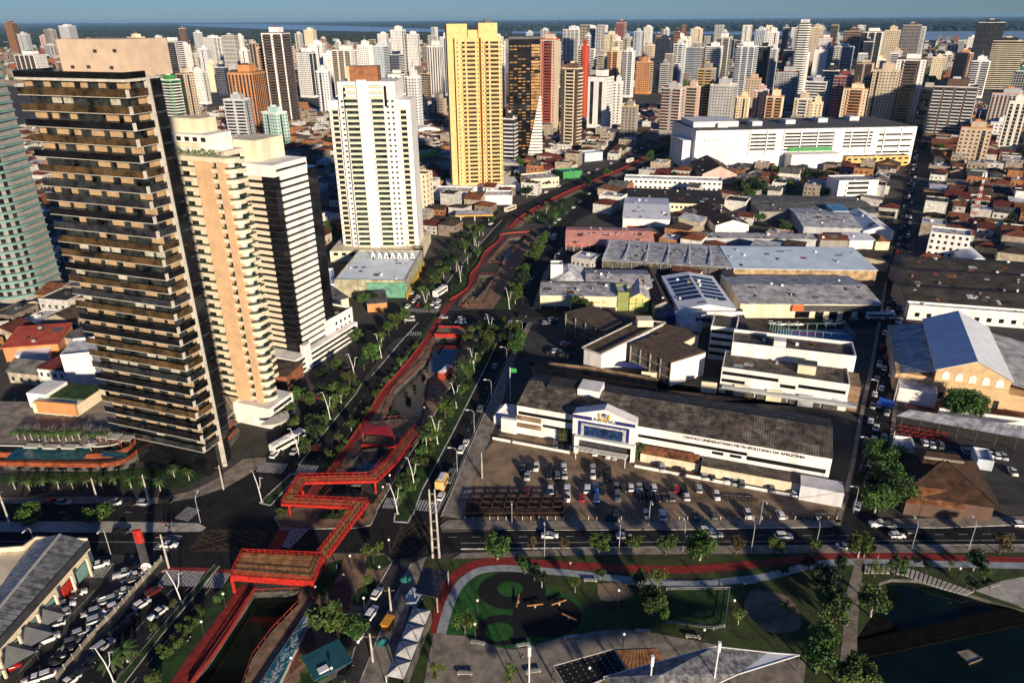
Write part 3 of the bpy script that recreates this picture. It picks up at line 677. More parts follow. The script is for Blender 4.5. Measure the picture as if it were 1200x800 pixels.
for k in range(9): pdw.box(-3+k*4.4, -.6+k*4.4, -9.08, -9, 3.6, 5.2)
part('podium_windows', pdw, glass(), t4, kind='stuff')
part('podium_gate', MB().box(W6-1, W6+3.2, -9.2, -4, .2, 7.5), M['black_glass'], t4)
# --- yellow twin tower
lo7, rz7, W7 = site((539,225), (590,223)); D7 = 22; H7 = HT(G(560,224), 30)
t5 = thing('yellow_tower', 'tower', 'tall yellow twin-shaft apartment tower, tallest in the middle distance', lo7, rz7); landmark('the tall yellow twin tower', 558, 130); occupy(lo7, rz7, -8, W7+6, -8, D7+6)
mat('ochre', (.72,.49,.21), .7, .08, .3); n7 = 34; zb = 6; f7 = (H7-10-zb)/n7
part('shaft', MB().box(0, W7*.50, 0, D7, 0, H7-8), M['ochre'], t5); part('shaft', MB().box(W7*.56, W7, .5, D7, 0, H7-8), M['ochre'], t5)
part('link_core', MB().box(W7*.3, W7*.8, 5, D7-2, 0, H7-3), M['ochre'], t5)
part('side_shaft', MB().box(-5, -.02, 3, D7-1, 0, H7), M['ochre'], t5)
part('roof_house', MB().box(-5, W7*.28, 4, 14, H7-8, H7+1), M['ochre'], t5); part('roof_house', MB().box(W7*.52, W7*.92, 3, 15, H7-8, H7+1.5), M['ochre'], t5); part('water_tank', MB().box(W7*.66, W7*.82, 6, 11, H7+1.5, H7+4), M['dark_metal'], t5)
for a in (.14, .64):
    bmv = MB().box(W7*a, W7*(a+.30), -1.3, .3, 0, 1.0).mesh('balcony', M['ochre']); bmo = MB().box(W7*a+.3, W7*(a+.30)-.3, -.06, .6, 1.0, f7-.5).mesh('balcony_opening', M['dim_glass'])
    bmw = MB().box(W7*a+2.4, W7*a+3.6, -.9, .5, .9, f7).mesh('balcony_pier', M['ochre'])
    for i in range(n7): b_ = link('balcony', bmv, t5, (0,0,zb+i*f7)); link('balcony_opening', bmo, b_); link('balcony_pier', bmw, b_)
wy = MB()
for i in range(n7):
    z = zb+i*f7+1.2
    for x in (.04, .47, .58, .965): wy.box(W7*x, W7*x+.8, -.05 if x < .5 else .45, .1 if x < .5 else .6, z, z+1)
    for y in (3, 9, 15): wy.box(W7, W7+.06, y, y+1.6, z, z+1.1)
part('windows', wy, glass(), t5, kind='stuff')
part('podium', MB().box(-9, W7+12, -7, D7+4, 0, 5), wall('W'), t5)
# ------------------------------------------------------------------ the many towers behind
def facade(mbw, mbb, mba, style, L, z0, z1, fh, T):
    """windows and painted recess strips (mbw), balcony slabs (mbb), accent piers (mba) on a face of length L; T maps (u,out,z) to local"""
    nf = max(2, int((z1-z0)/fh)); fh = (z1-z0)/nf
    def bx(mb, u0, u1, o0, o1, a, b):
        vs = [T(u0,o0,a),T(u1,o0,a),T(u1,o1,a),T(u0,o1,a),T(u0,o0,b),T(u1,o0,b),T(u1,o1,b),T(u0,o1,b)]
        mb.raw(vs, [(0,1,5,4),(4,5,6,7),(1,2,6,5),(3,0,4,7),(0,3,2,1)])
    def q(mb, u0, u1, a, b, o=.05): mb.poly([T(u0,o,a),T(u1,o,a),T(u1,o,b),T(u0,o,b)])
    if style == '-': return
    if style in 'w':
        nb = max(2, int(L/3.4)); bw = L/nb; slot = random.randrange(1, nb-1) if nb > 3 and random.random() < .55 else -1
        if slot >= 0: q(mbw, (slot+.15)*bw, (slot+.85)*bw, z0, z1-.5, .07)  # flat dark strip, paints the shade of a recess that is not modelled
        for i in range(nf):
            for k in range(nb): q(mbw, (k+.27)*bw, (k+.73)*bw, z0+i*fh+.9, z0+i*fh+2.2)
            bx(mba, 0, L, .16, 0, z0+i*fh+.62, z0+i*fh+.8)
    elif style in 'b':
        nb = max(1, round(L/11)); bw = L/nb
        for i in range(nf):
            for k in range(nb):
                q(mbw, (k+.12)*bw, (k+.88)*bw, z0+i*fh+1.0, z0+i*fh+fh-.25); bx(mbb, (k+.08)*bw, (k+.92)*bw, 1.3, 0, z0+i*fh-.1, z0+i*fh+.95)
    elif style in 's':
        for i in range(nf): q(mbw, L*.02, L*.98, z0+i*fh+1.0, z0+i*fh+fh-.55)
    elif style in 'S':
        for i in range(nf): q(mbw, L*.03, L*.97, z0+i*fh+1.1, z0+i*fh+fh-.2); bx(mbb, 0, L, 1.0, 0, z0+i*fh-.15, z0+i*fh+1.0)
    elif style in 'v':
        nb = max(2, int(L/4)); bw = L/nb
        for k in range(nb): q(mbw, (k+.25)*bw, (k+.75)*bw, z0+1, z1-1)
        for i in range(nf): bx(mba, 0, L, .12, 0, z0+i*fh, z0+i*fh+.5)
    elif style in 'V':
        for a, b in ((.12,.30),(.58,.76)): q(mbw, L*a, L*b, z0+5, z1-4)
    elif style in 'g':
        q(mbw, .2, L-.2, z0+1, z1-.6)
        for i in range(nf): bx(mba, 0, L, .16, 0, z0+i*fh, z0+i*fh+.35)
        for k in range(int(L/3)+1): bx(mba, k*3, k*3+.2, .14, 0, z0, z1)
    elif style in 'm':                                  # windows on the sides, balconies in the middle, accent piers
        for i in range(nf):
            z = z0+i*fh
            q(mbw, L*.06, L*.06+1.4, z+.9, z+2.2); q(mbw, L*.94-1.4, L*.94, z+.9, z+2.2)
            q(mbw, L*.28, L*.72, z+1, z+fh-.3); bx(mbb, L*.26, L*.74, 1.2, 0, z-.1, z+.95)
        bx(mba, L*.2, L*.245, .7, 0, z0, z1); bx(mba, L*.755, L*.8, .7, 0, z0, z1)
CN = dict(W='white', C='cream', Y='yellow', B='beige', G='grey', L='pale blue-grey', K='black', N='navy', R='red', O='orange-brown', M='maroon', D='dark brown', T='dark green glass', P='pink', A='pale aqua', E='green', S='light grey', X='taupe')
SN = dict(w='punched windows', b='stacked balconies', s='ribbon windows', S='deep horizontal bands', v='vertical window strips', V='two tall dark slots', g='glass curtain walls', m='balconies between piers')
def tower(xl, xr, yt, yb, c='W', c2='W', fs='w', rs='w', az=29.6, ratio=.75, ph=.4, kind=0):
    xt = (xl+xr)/2; t = (yb-yt)/(2267-yt); xb = xt+(614-xt)*t
    g = G(xb, yb); va = math.degrees(math.atan2(g.x, g.y)); th = R(az-va)
    dist = g.length; ax = math.cos(R(va))     # metres per pixel across the view
    mpp = (CM3.transposed() @ (g+Vector((0,0,60))-Vector((0,0,CAM_H)))).z/-840
    span = (xr-xl)*mpp
    wd = span/(abs(math.cos(th))+ratio*abs(math.sin(th))); wd = max(7, wd); dp = max(7, wd*ratio)
    h = max(14, HT(g, yt)); rz = -R(az)
    o = thing('tower_block', 'tower', None, g, rz, group='towers of the city skyline', look=f"{CN[c]} tower with {SN.get(fs, SN.get(rs, 'plain walls'))}")
    o['_px'] = [xt, (yt+yb)/2-6]
    occupy(g, rz, -wd/2-2, wd/2+2, -dp/2-2, dp/2+2)
    phh = (5+random.random()*3) if ph > 0 else 0; hm = h-phh
    x, y = wd/2, dp/2
    if kind == 1:    # rounded corners
        fpq = [(-x,y)]+arc(-x+2.5,-y+2.5,2.5,180,270,4)+arc(x-2.5,-y+2.5,2.5,270,360,4)+[(x,y)]
        part('wall', MB().prism(fpq, 0, hm), wall(c), o)
    else: part('wall', MB().box(-x, x, -y, y, 0, hm), wall(c), o)
    mw, mb_, ma = MB(), MB(), MB(); fhh = 3.1
    facade(mw, mb_, ma, fs, wd, 4, hm-1, fhh, lambda u,k,z: (-x+u, -y-k, z))
    facade(mw, mb_, ma, rs, dp, 4, hm-1, fhh, lambda u,k,z: (x+k, -y+u, z))
    facade(mw, mb_, ma, rs, dp, 4, hm-1, fhh, lambda u,k,z: (-x-k, y-u, z))
    if mw.f: part('windows', mw, glassf(), o, kind='stuff')
    if mb_.f: part('balconies', mb_, wall(c2), o, kind='stuff')
    if ma.f: part('piers', ma, wall(c2), o, kind='stuff')
    par = MB()
    for a in ((-x,x,-y,-y+.3),(-x,x,y-.3,y),(-x,-x+.3,-y+.3,y-.3),(x-.3,x,-y+.3,y-.3)): par.box(*a, hm, hm+1.1)
    part('parapet', par, wall(c2), o)
    if phh:
        pa = part('roof_house', MB().box(-x*ph, x*(ph+.15), -y*.5, y*.6, hm, h), wall(c), o)
        part('water_tank', MB().box(-x*ph*.5, x*ph*.4, -y*.2, y*.3, h, h+1.6), wall(c2), pa)
        if random.random() < .5: part('water_tank', MB().tube([(x*.55,y*.2,hm),(x*.55,y*.2,hm+2.6)], min(1.6,y*.25), 10), wall('S'), o)
        if random.random() < .25: part('antenna', MB().bar((0,0,h),(0,0,h+9),.35), M['grey_metal'], o)
    return o
TW = '''5 18 25 66 D O b w|20 33 38 66 G W w w|16 29 47 64 W W w w|51 64 34 62 X B w w|69 87 29 62 S S v v|46 54 41 62 P B w w|91 117 45 78 Y O w w|149 168 40 88 C Y w w
177 193 42 88 S L w v|190 212 44 112 W K S s|209 218 32 62 D W - w|226 236 36 68 S W w v|237 260 42 78 W W w b|259 278 40 84 X W S b|276 285 40 74 W W w w|291 302 48 80 B D b w
210 222 50 88 W W - w|222 241 80 122 W C w w|241 252 70 108 C C - w|251 266 75 112 N W w s|266 308 76 152 O D v v|261 292 110 162 G S b w|184 209 88 152 E W S b|205 225 80 142 B D b w
18 50 60 96 W D b w|306 338 32 145 W D b S|300 316 50 142 B O b w|355 370 33 68 C C w w|346 369 56 114 W N w b|362 381 48 98 W W w w|369 386 78 137 S W w w|388 420 54 114 W B b w|418 436 48 106 W W w -
442 455 38 74 W W w s|435 455 51 98 L W w s|457 475 31 90 W S w b|476 491 37 90 W G w w|454 473 60 94 N W w b|500 519 48 114 W G v v|515 530 39 112 S W w w|474 493 82 152 S W w w|492 504 82 115 D B b w
505 523 110 140 B X w w|491 501 113 140 C D w w|305 335 125 172 A W w w|454 474 82 112 W K V w|588 598 48 134 W S w w|589 606 132 192 K S b S|632 656 40 152 B R m -|660 684 31 80 S W b w|684 702 30 84 W L S S
681 691 47 142 R R - -|659 683 74 174 D C m b|690 720 82 154 W K V w|709 724 37 84 C B w w|722 735 24 74 M W w v|730 745 56 114 W S b w|711 729 55 104 C O b w|744 755 36 74 D O b w|746 766 68 110 O B w b
729 749 118 162 X Y w -|719 731 90 148 W W w w|769 790 42 102 N K s s|790 804 48 102 L W b w|804 828 51 100 X L S s|783 800 70 102 W G b w|810 824 32 64 C W w w|828 848 50 100 W W S w|840 858 39 96 W X b S
776 804 97 157 G P b m|804 822 95 148 P B b w|819 840 74 141 X Y b w|834 865 92 144 G C w v|865 880 108 144 C Y w -|864 889 49 114 W L b S|886 899 32 80 L S v w|875 893 87 132 B O w w|885 902 100 142 P W w w
889 904 50 104 K W s w|900 914 33 94 W W w w|951 966 29 80 B C w w|961 976 41 84 W R w b|991 1011 33 90 D B v w|1012 1036 33 104 W K b w|1039 1056 31 94 B C w w|1060 1080 27 82 D S v v|971 1001 51 100 W L S v
956 972 55 100 W W - w|938 950 58 110 W W - w|912 938 78 128 G M w w|966 985 76 134 K W S b|946 973 90 141 G W S -|980 1001 83 143 M G v w|991 1019 98 147 C O m w|1015 1036 85 146 K X S b|1027 1056 74 148 B B w w
1055 1086 63 148 W D m b|1050 1078 96 149 C Y m m|900 920 105 145 C O b -|933 953 108 145 B W m w|952 966 113 145 C C w -|1005 1025 70 114 B D b w|1020 1038 65 104 C W w w|1045 1058 57 100 B C w w|1149 1177 23 76 K W s -
1166 1200 44 106 K C S w|1099 1145 92 158 D S b m|1122 1141 58 100 O W v w|1141 1161 66 114 W S b w|1160 1170 70 104 Y Y - w|1130 1163 142 192 B O w w|1166 1205 103 144 G O v w|1164 1192 137 168 W L w w|1186 1206 112 176 W C v w
1136 1146 42 70 W W w w|1192 1208 78 130 T W g g|1095 1108 64 96 C W w w|680 690 56 100 W S w w|754 768 50 94 B W w w|700 712 60 110 X C b w|640 652 46 96 S W w w|530 540 60 110 W W w w|560 575 42 84 W S w w
575 590 40 80 S W w w|424 440 62 104 S L b w|378 392 60 100 W W w w|330 344 52 86 P W w w|315 330 46 80 W W w w|160 176 62 100 W S w w|120 138 52 84 S W w w|100 116 62 92 B W w w|280 292 56 88 W W w b|232 246 54 92 S W w w'''
for row in TW.split('\n'):
    for e in row.split('|'):
        a = e.split(); far = int(a[3]) < 100
        azz = 29.6 if int(a[0]) > 640 else (20 if int(a[0]) > 380 else random.choice((9, 12, 29.6)))
        tower(int(a[0]), int(a[1]), int(a[2]), int(a[3]), a[4], a[5], a[6], a[7], az=azz+random.uniform(-2,2), ratio=random.uniform(.55,1.0), kind=1 if random.random() < .12 else 0)
# striped round tower and black-gold tower with white flare are built apart below
rr = random.Random(21)
def filler(n, x0, x1, y0, y1, ys):
    for _ in range(n):
        x = rr.uniform(x0, x1); yb = rr.uniform(y0, y1); yt = max(30, yb-rr.uniform(*ys)); ww = rr.uniform(6, 12)
        tower(x, x+ww, yt, yb, rr.choice('WWWWWSSSGLXKNCD'), rr.choice('WWSCBO'), rr.choice('wwbbSsm'), rr.choice('wwwbs'), az=29.6+rr.uniform(-4,4), ratio=rr.uniform(.6,1), ph=rr.choice((0,.4,.5)))
filler(60, 690, 1090, 58, 96, (16, 42)); filler(45, 640, 1085, 72, 112, (34, 62)); filler(26, 330, 640, 58, 86, (14, 30)); filler(8, 1090, 1190, 62, 92, (10, 22)); filler(12, 20, 320, 62, 86, (10, 20))
# striped round tower
g = G(931,112); h = HT(g, 22)
rt = thing('striped_tower', 'tower', 'tallest white and teal striped round-cornered tower on the skyline right of centre', g, -R(29.6)); landmark('the tall striped round-cornered tower', 931, 60)
cp = lambda r: arc(-6,-6,3+r,180,270,4)+arc(6,-6,3+r,270,360,4)+arc(6,6,3+r,0,90,4)+arc(-6,6,3+r,90,180,4)
part('core', MB().prism(cp(-.3), 0, h-6), M['dim_glass'], rt); nf = 30
bm = MB().prism(cp(.4), 0, 1.6).mesh('floor_band', wall('W'))
for i in range(nf): link('floor_band', bm, rt, (0,0,4+i*(h-10)/nf))
part('roof_house', MB().prism(cp(-3), h-6, h-1), wall('S'), rt); part('antenna', MB().bar((0,0,h-1),(0,0,h+14),.4), M['grey_metal'], rt)
# black and gold tower with a white flare at its foot
lo8, rz8, W8 = site((597,188), (632,187)); h = HT(G(615,187), 46)
bt = thing('bronze_tower', 'tower', 'black and gold glass tower with a white stepped flare at its lower right', lo8, rz8); landmark('the black and gold tower', 615, 110); occupy(lo8, rz8, -3, W8+6, -6, 30)
part('core', MB().box(0, W8, 0, 24, 0, h), M['black_glass'], bt); nf = 36
gl = MB(); wf = MB(); gold = mat('gold_panel', (.42,.20,.04), .25, .4, .25, spec=.6)
for i in range(nf):
    z = 4+i*(h-8)/nf
    for k in range(7):
        if rr.random() < .5: gl.box(1+k*W8/7.5, 1+(k+.75)*W8/7.5, -.06, 0, z+.6, z+1.5)
    if rr.random() < .8: gl.box(W8*.72, W8*.99, -.08, 0, z+.3, z+2.3)
    if z < h*.55: wf.box(W8*.98-(h*.55-z)/(h*.55)*W8*.42, W8+1.0+(h*.55-z)*.03, -1.6-(h*.55-z)*.05, .5, z, z+1.5)
part('gold_panes', gl, gold, bt, kind='stuff'); part('flare_slabs', wf, wall('W'), bt, kind='stuff')
part('roof_edge', MB().box(-.3, W8+.3, -.3, 24, h, h+2), M['dark_metal'], bt)
# ------------------------------------------------------------------ low and mid-rise buildings one by one
def bldg(name, label, A, B, D, h, zref=0.0, roof='flat', rise=2.0, wm='house_wall_white', rm='roof_grey', win=None, over=.4, cat='building', lm=None, face=0):
    loc, rz, W = site(A, B, zref)
    if isinstance(D, tuple): D = depth_of(A, B, D, zref)
    o = thing(name, cat, label, loc, rz); occupy(loc, rz, -1, W+1, -1, D+1)
    wmm = M[wm] if wm in M else wall(wm); rmm = M[rm] if rm in M else wall(rm)
    if lm: p = PX((loc.x+W/2*math.cos(rz)-D/2*math.sin(rz), loc.y+W/2*math.sin(rz)+D/2*math.cos(rz), h)); landmark(lm, *p)
    wb = MB()
    if roof == 'gy':
        vs = [(0,0,0),(W,0,0),(W,D,0),(0,D,0),(0,0,h),(W,0,h),(W,D,h),(0,D,h),(W/2,0,h+rise),(W/2,D,h+rise)]
        wb.raw(vs, [(0,1,5,8,4),(2,3,7,9,6),(1,2,6,5),(3,0,4,7)])
        k = over; s = k*rise/(W/2)
        rb = MB()
        for a in ((-k, h-s, W/2, h+rise), (W/2, h+rise, W+k, h-s)):
            rb.raw([(a[0],-k,a[1]+.06),(a[2],-k,a[3]+.06),(a[2],D+k,a[3]+.06),(a[0],D+k,a[1]+.06),(a[0],-k,a[1]+.22),(a[2],-k,a[3]+.22),(a[2],D+k,a[3]+.22),(a[0],D+k,a[1]+.22)], [(0,3,2,1),(4,5,6,7),(0,1,5,4),(1,2,6,5),(2,3,7,6),(3,0,4,7)])
        part('roof', rb, rmm, o)
    elif roof == 'gx':
        wb.raw([(0,0,0),(W,0,0),(W,D,0),(0,D,0),(0,0,h),(W,0,h),(W,D,h),(0,D,h),(0,D/2,h+rise),(W,D/2,h+rise)], [(0,1,5,4),(1,2,6,9,5),(2,3,7,6),(3,0,4,8,7)])
        k = over; s = k*rise/(D/2); rb = MB()
        for a in ((-k, h-s, D/2, h+rise), (D/2, h+rise, D+k, h-s)):
            rb.raw([(-k,a[0],a[1]+.06),(W+k,a[0],a[1]+.06),(W+k,a[2],a[3]+.06),(-k,a[2],a[3]+.06),(-k,a[0],a[1]+.22),(W+k,a[0],a[1]+.22),(W+k,a[2],a[3]+.22),(-k,a[2],a[3]+.22)], [(0,3,2,1),(4,5,6,7),(0,1,5,4),(1,2,6,5),(2,3,7,6),(3,0,4,7)])
        part('roof', rb, rmm, o)
    elif roof == 'shed':
        wb.raw([(0,0,0),(W,0,0),(W,D,0),(0,D,0),(0,0,h),(W,0,h),(W,D,h+rise),(0,D,h+rise)], [(0,1,5,4),(1,2,6,5),(2,3,7,6),(3,0,4,7)])
        k = over; s = k*rise/D
        part('roof', MB().raw([(-k,-k,h-s+.05),(W+k,-k,h-s+.05),(W+k,D+k,h+rise+s+.05),(-k,D+k,h+rise+s+.05),(-k,-k,h-s+.25),(W+k,-k,h-s+.25),(W+k,D+k,h+rise+s+.25),(-k,D+k,h+rise+s+.25)], [(0,3,2,1),(4,5,6,7),(0,1,5,4),(1,2,6,5),(2,3,7,6),(3,0,4,7)]), rmm, o)
    elif roof == 'hip':
        wb.box(0, W, 0, D, 0, h); k = over; r = min(W, D)/2
        e = [(-k,-k,h-.1),(W+k,-k,h-.1),(W+k,D+k,h-.1),(-k,D+k,h-.1)]
        rd = [(r,D/2,h+rise),(W-r,D/2,h+rise)] if W >= D else [(W/2,r,h+rise),(W/2,D-r,h+rise)]
        if abs(W-D) < .5: rd = [(W/2-.3,D/2,h+rise),(W/2+.3,D/2,h+rise)]; W_ = 1
        part('roof', MB().raw(e+rd, [(0,1,5,4),(1,2,5),(2,3,4,5),(3,0,4),(0,3,2,1)] if W >= D-.5 else [(0,1,4),(1,2,5,4),(2,3,5),(3,0,4,5),(0,3,2,1)]), rmm, o)
    elif roof == 'arch':
        n = 10; pr = [(W*i/n, h+rise*math.sin(math.pi*i/n)) for i in range(n+1)]
        wb.box(0, W, 0, D, 0, h)
        rb = MB()
        for i in range(n): rb.poly([(pr[i][0],-.3,pr[i][1]+.1),(pr[i+1][0],-.3,pr[i+1][1]+.1),(pr[i+1][0],D+.3,pr[i+1][1]+.1),(pr[i][0],D+.3,pr[i][1]+.1)])
        rb.poly([(a,-.2,b+.05) for a, b in pr]); rb.poly([(a,D+.2,b+.05) for a, b in pr][::-1]); part('roof', rb, rmm, o)
    else:
        wb.box(0, W, 0, D, 0, h)
        part('roof', MB().poly([(.3,.3,h+.03),(W-.3,.3,h+.03),(W-.3,D-.3,h+.03),(.3,D-.3,h+.03)]), rmm, o)
        par = MB()
        for a in ((0,W,0,.3),(0,W,D-.3,D),(0,.3,.3,D-.3),(W-.3,W,.3,D-.3)): par.box(*a, h, h+rise*.4)
        part('parapet', par, wmm, o)
    part('wall', wb, wmm, o)
    # patched sheets, vents and stains that give the roof its age
    zr = dict(gx=lambda u,v: h+.26+rise*(1-abs(v-D/2)/(D/2)), gy=lambda u,v: h+.26+rise*(1-abs(u-W/2)/(W/2)), shed=lambda u,v: h+.3+rise*v/D, flat=lambda u,v: h+.06).get(roof)
    if zr and W*D > 150:
        for _ in range(min(9, int(W*D/90))):
            pw_, pd_ = rg.uniform(1,4), rg.uniform(1,3.5); u0 = rg.uniform(.5, W-pw_-.5); v0 = rg.uniform(.5, D*(.46 if roof == 'gx' else .9)-pd_) if D > 10 else .6
            if roof == 'gy' and u0 < W/2 < u0+pw_: u0 = W/2-pw_-.2
            if v0 < .4: continue
            part('roof_patch', MB().poly([(u0,v0,zr(u0,v0)),(u0+pw_,v0,zr(u0+pw_,v0)),(u0+pw_,v0+pd_,zr(u0+pw_,v0+pd_)),(u0,v0+pd_,zr(u0,v0+pd_))]), M[rg.choice(('roof_grey','roof_rust','roof_dark','roof_pale','roof_brown'))], o)
        for _ in range(min(6, int(W*D/140))):
            u0 = rg.uniform(1, W-2); v0 = rg.uniform(.8, max(1, D*.8)); z_ = zr(u0,v0); part('roof_vent', MB().box(u0,u0+rg.uniform(.5,1.4),v0,v0+rg.uniform(.5,1.2),z_-.5,z_+rg.uniform(.4,1.1)), M[rg.choice(('grey_metal','white_metal','concrete'))], o)
    if win:
        rows, nb, wh, ww = win; wm_ = MB()
        for i in range(rows):
            z = h*(i+.42)/rows
            for k in range(nb): u = W*(k+.5)/nb; wm_.box(u-W/nb*ww/2, u+W/nb*ww/2, -.05, .06, z, z+wh)
            ns = max(1, int(D/6))
            for k in range(ns): u = D*(k+.5)/ns; wm_.box(W-.06, W+.05, u-.8, u+.8, z, z+wh)
        part('windows', wm_, glass(), o, kind='stuff')
    return o, W, D
# --- the long white college building
loc, rz, W = site((606,507), (968,573)); D = 22.0; H = 10.2
uni = thing('college_building', 'building', 'long white college building with dark ribbon windows and a pedimented entrance facing the car park', loc, rz); landmark('the long white college building', 790, 520); occupy(loc, rz, -6, W+6, -8, D+3)
part('wall', MB().raw([(0,0,0),(W,0,0),(W,D,0),(0,D,0),(0,0,H),(W,0,H),(W,D,H),(0,D,H),(0,D*.55,H+2.6),(W,D*.55,H+2.6)], [(0,1,5,4),(1,2,6,9,5),(2,3,7,6),(3,0,4,8,7)]), wall('W'), uni)
# corrugated fibre-cement sheets: each sheet of the front slope its own piece
nx = 30; ny = 3
for j in range(ny):
    for i in range(nx):
        x0 = W*i/nx; x1 = W*(i+1)/nx+.12; y0 = -.5+(D*.55+.5)*j/ny; y1 = -.5+(D*.55+.5)*(j+1)/ny+.25
        zf = lambda y: H+.12+2.6*(y/(D*.55))
        k = rg.uniform(0,.06)
        part('roof_sheet', MB().raw([(x0,y0,zf(y0)+k+.06),(x1,y0,zf(y0)+k+.06),(x1,y1,zf(y1)+k),(x0,y1,zf(y1)+k),(x0,y0,zf(y0)+k-.02),(x1,y0,zf(y0)+k-.02)],[(0,1,2,3),(4,5,1,0)]), mat('fibre_%d'%rg.randrange(4), [(.17,.14,.11),(.14,.115,.09),(.20,.165,.13),(.12,.10,.085)][rg.randrange(4)], .9, .35, .5, kind='rib'), uni)
part('roof_back', MB().poly([(-.3,D*.55,H+2.75),(W+.3,D*.55,H+2.75),(W+.3,D+.4,H+.1),(-.3,D+.4,H+.1)]), M['roof_fibre'], uni)
px_ = lambda x, y, z=0: (Matrix.Rotation(-rz,3,'Z') @ (G(x,y,z)-loc)).x
p0 = px_(674,519); p1 = px_(744,534)
def bandw(x0, x1, z0, z1, m=None, y=-.07): part('ribbon_window', MB().box(x0, x1, y, .05, z0, z1), m or M['black_glass'], uni)
bandw(.5, p0-.5, 7.0, 8.1); bandw(p0*.45, p0-.5, 3.9, 4.8); bandw(p1+.4, W*.76, 6.3, 7.3); bandw(p1+.8, W*.60, 3.4, 4.4); bandw(W*.655, W*.69, 5.0, 5.9); bandw(W*.71, W*.745, 5.0, 5.9); bandw(W*.76, W-1, 5.0, 6.3); bandw(W*.62, W-1, 2.0, 2.9)
for zz in (2.6,5.2): part('tan_band', MB().box(-.2, p0*.42, -.5, .05, zz, zz+1.4), M['paving_tan'], uni)
por = part('portico', MB().raw([(p0,-3.6,0),(p1,-3.6,0),(p1,.5,0),(p0,.5,0),(p0,-3.6,12.6),(p1,-3.6,12.6),(p1,.5,12.6),(p0,.5,12.6),((p0+p1)/2,-3.6,15.6),((p0+p1)/2,.5,15.6)], [(0,1,5,8,4),(2,3,7,9,6),(1,2,6,5),(3,0,4,7),(4,8,9,7),(8,5,6,9)]), wall('W'), uni)
pw = p1-p0; pc = (p0+p1)/2
navy = mat('navy_paint', (.02,.025,.15), .5, .05, .5); gold = mat('gold_paint', (.62,.36,.04), .5, .05, .5)
for a, b in ((p0+.1, pc-pw*.19), (pc+pw*.19, p1-.1)): part('blue_band', MB().box(a, b, -3.68, -3.58, 11.3, 12.4), navy, por)
for k, (a, zt, m) in enumerate([(.09,10.6,'navy_paint'),(.14,10.0,'paint_white'),(.19,9.3,'blue_glass')]):
    mat('blue_glass', (.02,.05,.14), .08, .4, .6, spec=.6)
    part(['blue_frame','white_frame','entrance_glazing'][k], MB().box(p0+pw*a, p1-pw*a, -3.64-.08*(k+1), -3.6, 5.6, zt), M[m], por)
for k in range(1,8): x = p0+pw*(.19+.62*k/8); part('mullion', MB().box(x-.05, x+.05, -3.95, -3.88, 5.6, 9.3), navy, por)
lettering('UNIFAMAZ', 1.55, navy, por, (pc, -3.72, 11.35))
em = MB(); em.tube([(pc+1.5*math.cos(R(a)), -3.72, 13.5+1.35*math.sin(R(a))) for a in range(150,391,15)], .34, 6); part('emblem_wreath', em, gold, por)
part('emblem_shield', MB().raw([(pc-.75,-3.8,14.1),(pc-.75,-3.8,13.2),(pc,-3.8,12.75),(pc+.75,-3.8,13.2),(pc+.75,-3.8,14.1),(pc,-3.8,14.5)],[(0,1,2,3,4,5)]), navy, por)
for k in range(3): part('emblem_bar', MB().box(pc-.5+k*.36, pc-.28+k*.36, -3.86, -3.8, 13.2, 13.8), M['paint_white'], por)
part('canopy_frame', MB().box(p0+1, p1+.5, -5.2, -3.6, 5.0, 5.9).box(p0+1, p0+2.2, -5.2, -3.8, 0, 5).box(p1-.7, p1+.5, -5.2, -3.8, 0, 5), wall('W'), uni)
part('entrance_recess', MB().box(p0+2.2, p1-.7, -3.75, -3.6, .1, 5), M['dark_metal'], uni)
lat = MB()
for k in range(9): lat.bar((p0+2.6+k*1.6,-5.0,2.6),(p0+2.0+k*1.6,-8.4,3.2),.16)
for k in range(5): lat.bar((p0+2.4,-5.2-k*.75,2.7+k*.12),(p1-1.2,-5.2-k*.75,2.7+k*.12),.14)
for x in (p0+2.4, p1-1.6): lat.bar((x,-8.2,0),(x,-8.2,3.1),.18)
part('pergola', lat, M['white_metal'], uni)
lettering('CENTRO UNIVERSITÁRIO METROPOLITANO DA AMAZÔNIA', 1.22, mat('letter_dark', (.05,.02,.03), .6, .05, 1), uni, (px_(865,545)+.5, -.12, 8.6))
part('annex_roof', MB().raw([(p1+2,-3.4,2.9),(W*.62,-3.4,2.9),(W*.62,-.1,4.0),(p1+2,-.1,4.0)],[(0,1,2,3)]), M['roof_rust'], uni)
part('annex_wall', MB().box(p1+2, W*.62, -3.2, -.1, 0, 2.8), wall('C'), uni)
part('annex_wall', MB().box(W*.63, W*.92, -5.2, -.1, 0, 3.6), wall('C'), uni); part('annex_roof', MB().box(W*.63-.2, W*.92, -5.3, -.1, 3.6, 3.75), M['roof_fibre'], uni)
part('gate_house', MB().box(W*.92, W+3.5, -7.5, -2, 0, 4.6), wall('S'), uni)
part('side_wall', MB().box(-5, 0, -1, .2, 0, 5), wall('W'), uni)
part('back_block', MB().box(p0-2, p0+5, D*.4, D*.72, H, H+4.2), wall('W'), uni); part('back_block_roof', MB().box(p0-12, p0+4.8, D*.42, D*.7, H+2.4, H+3.6), M['roof_dark'], uni)
fw = thing('boundary_wall', 'wall', 'low white wall along the back of the car park below the college', loc, rz); part('wall', MB().box(-6, p0, -6.2, -6.0, 0, .9).box(p1+1, W*.9, -6.8, -6.6, 0, .9), wall('W'), fw)
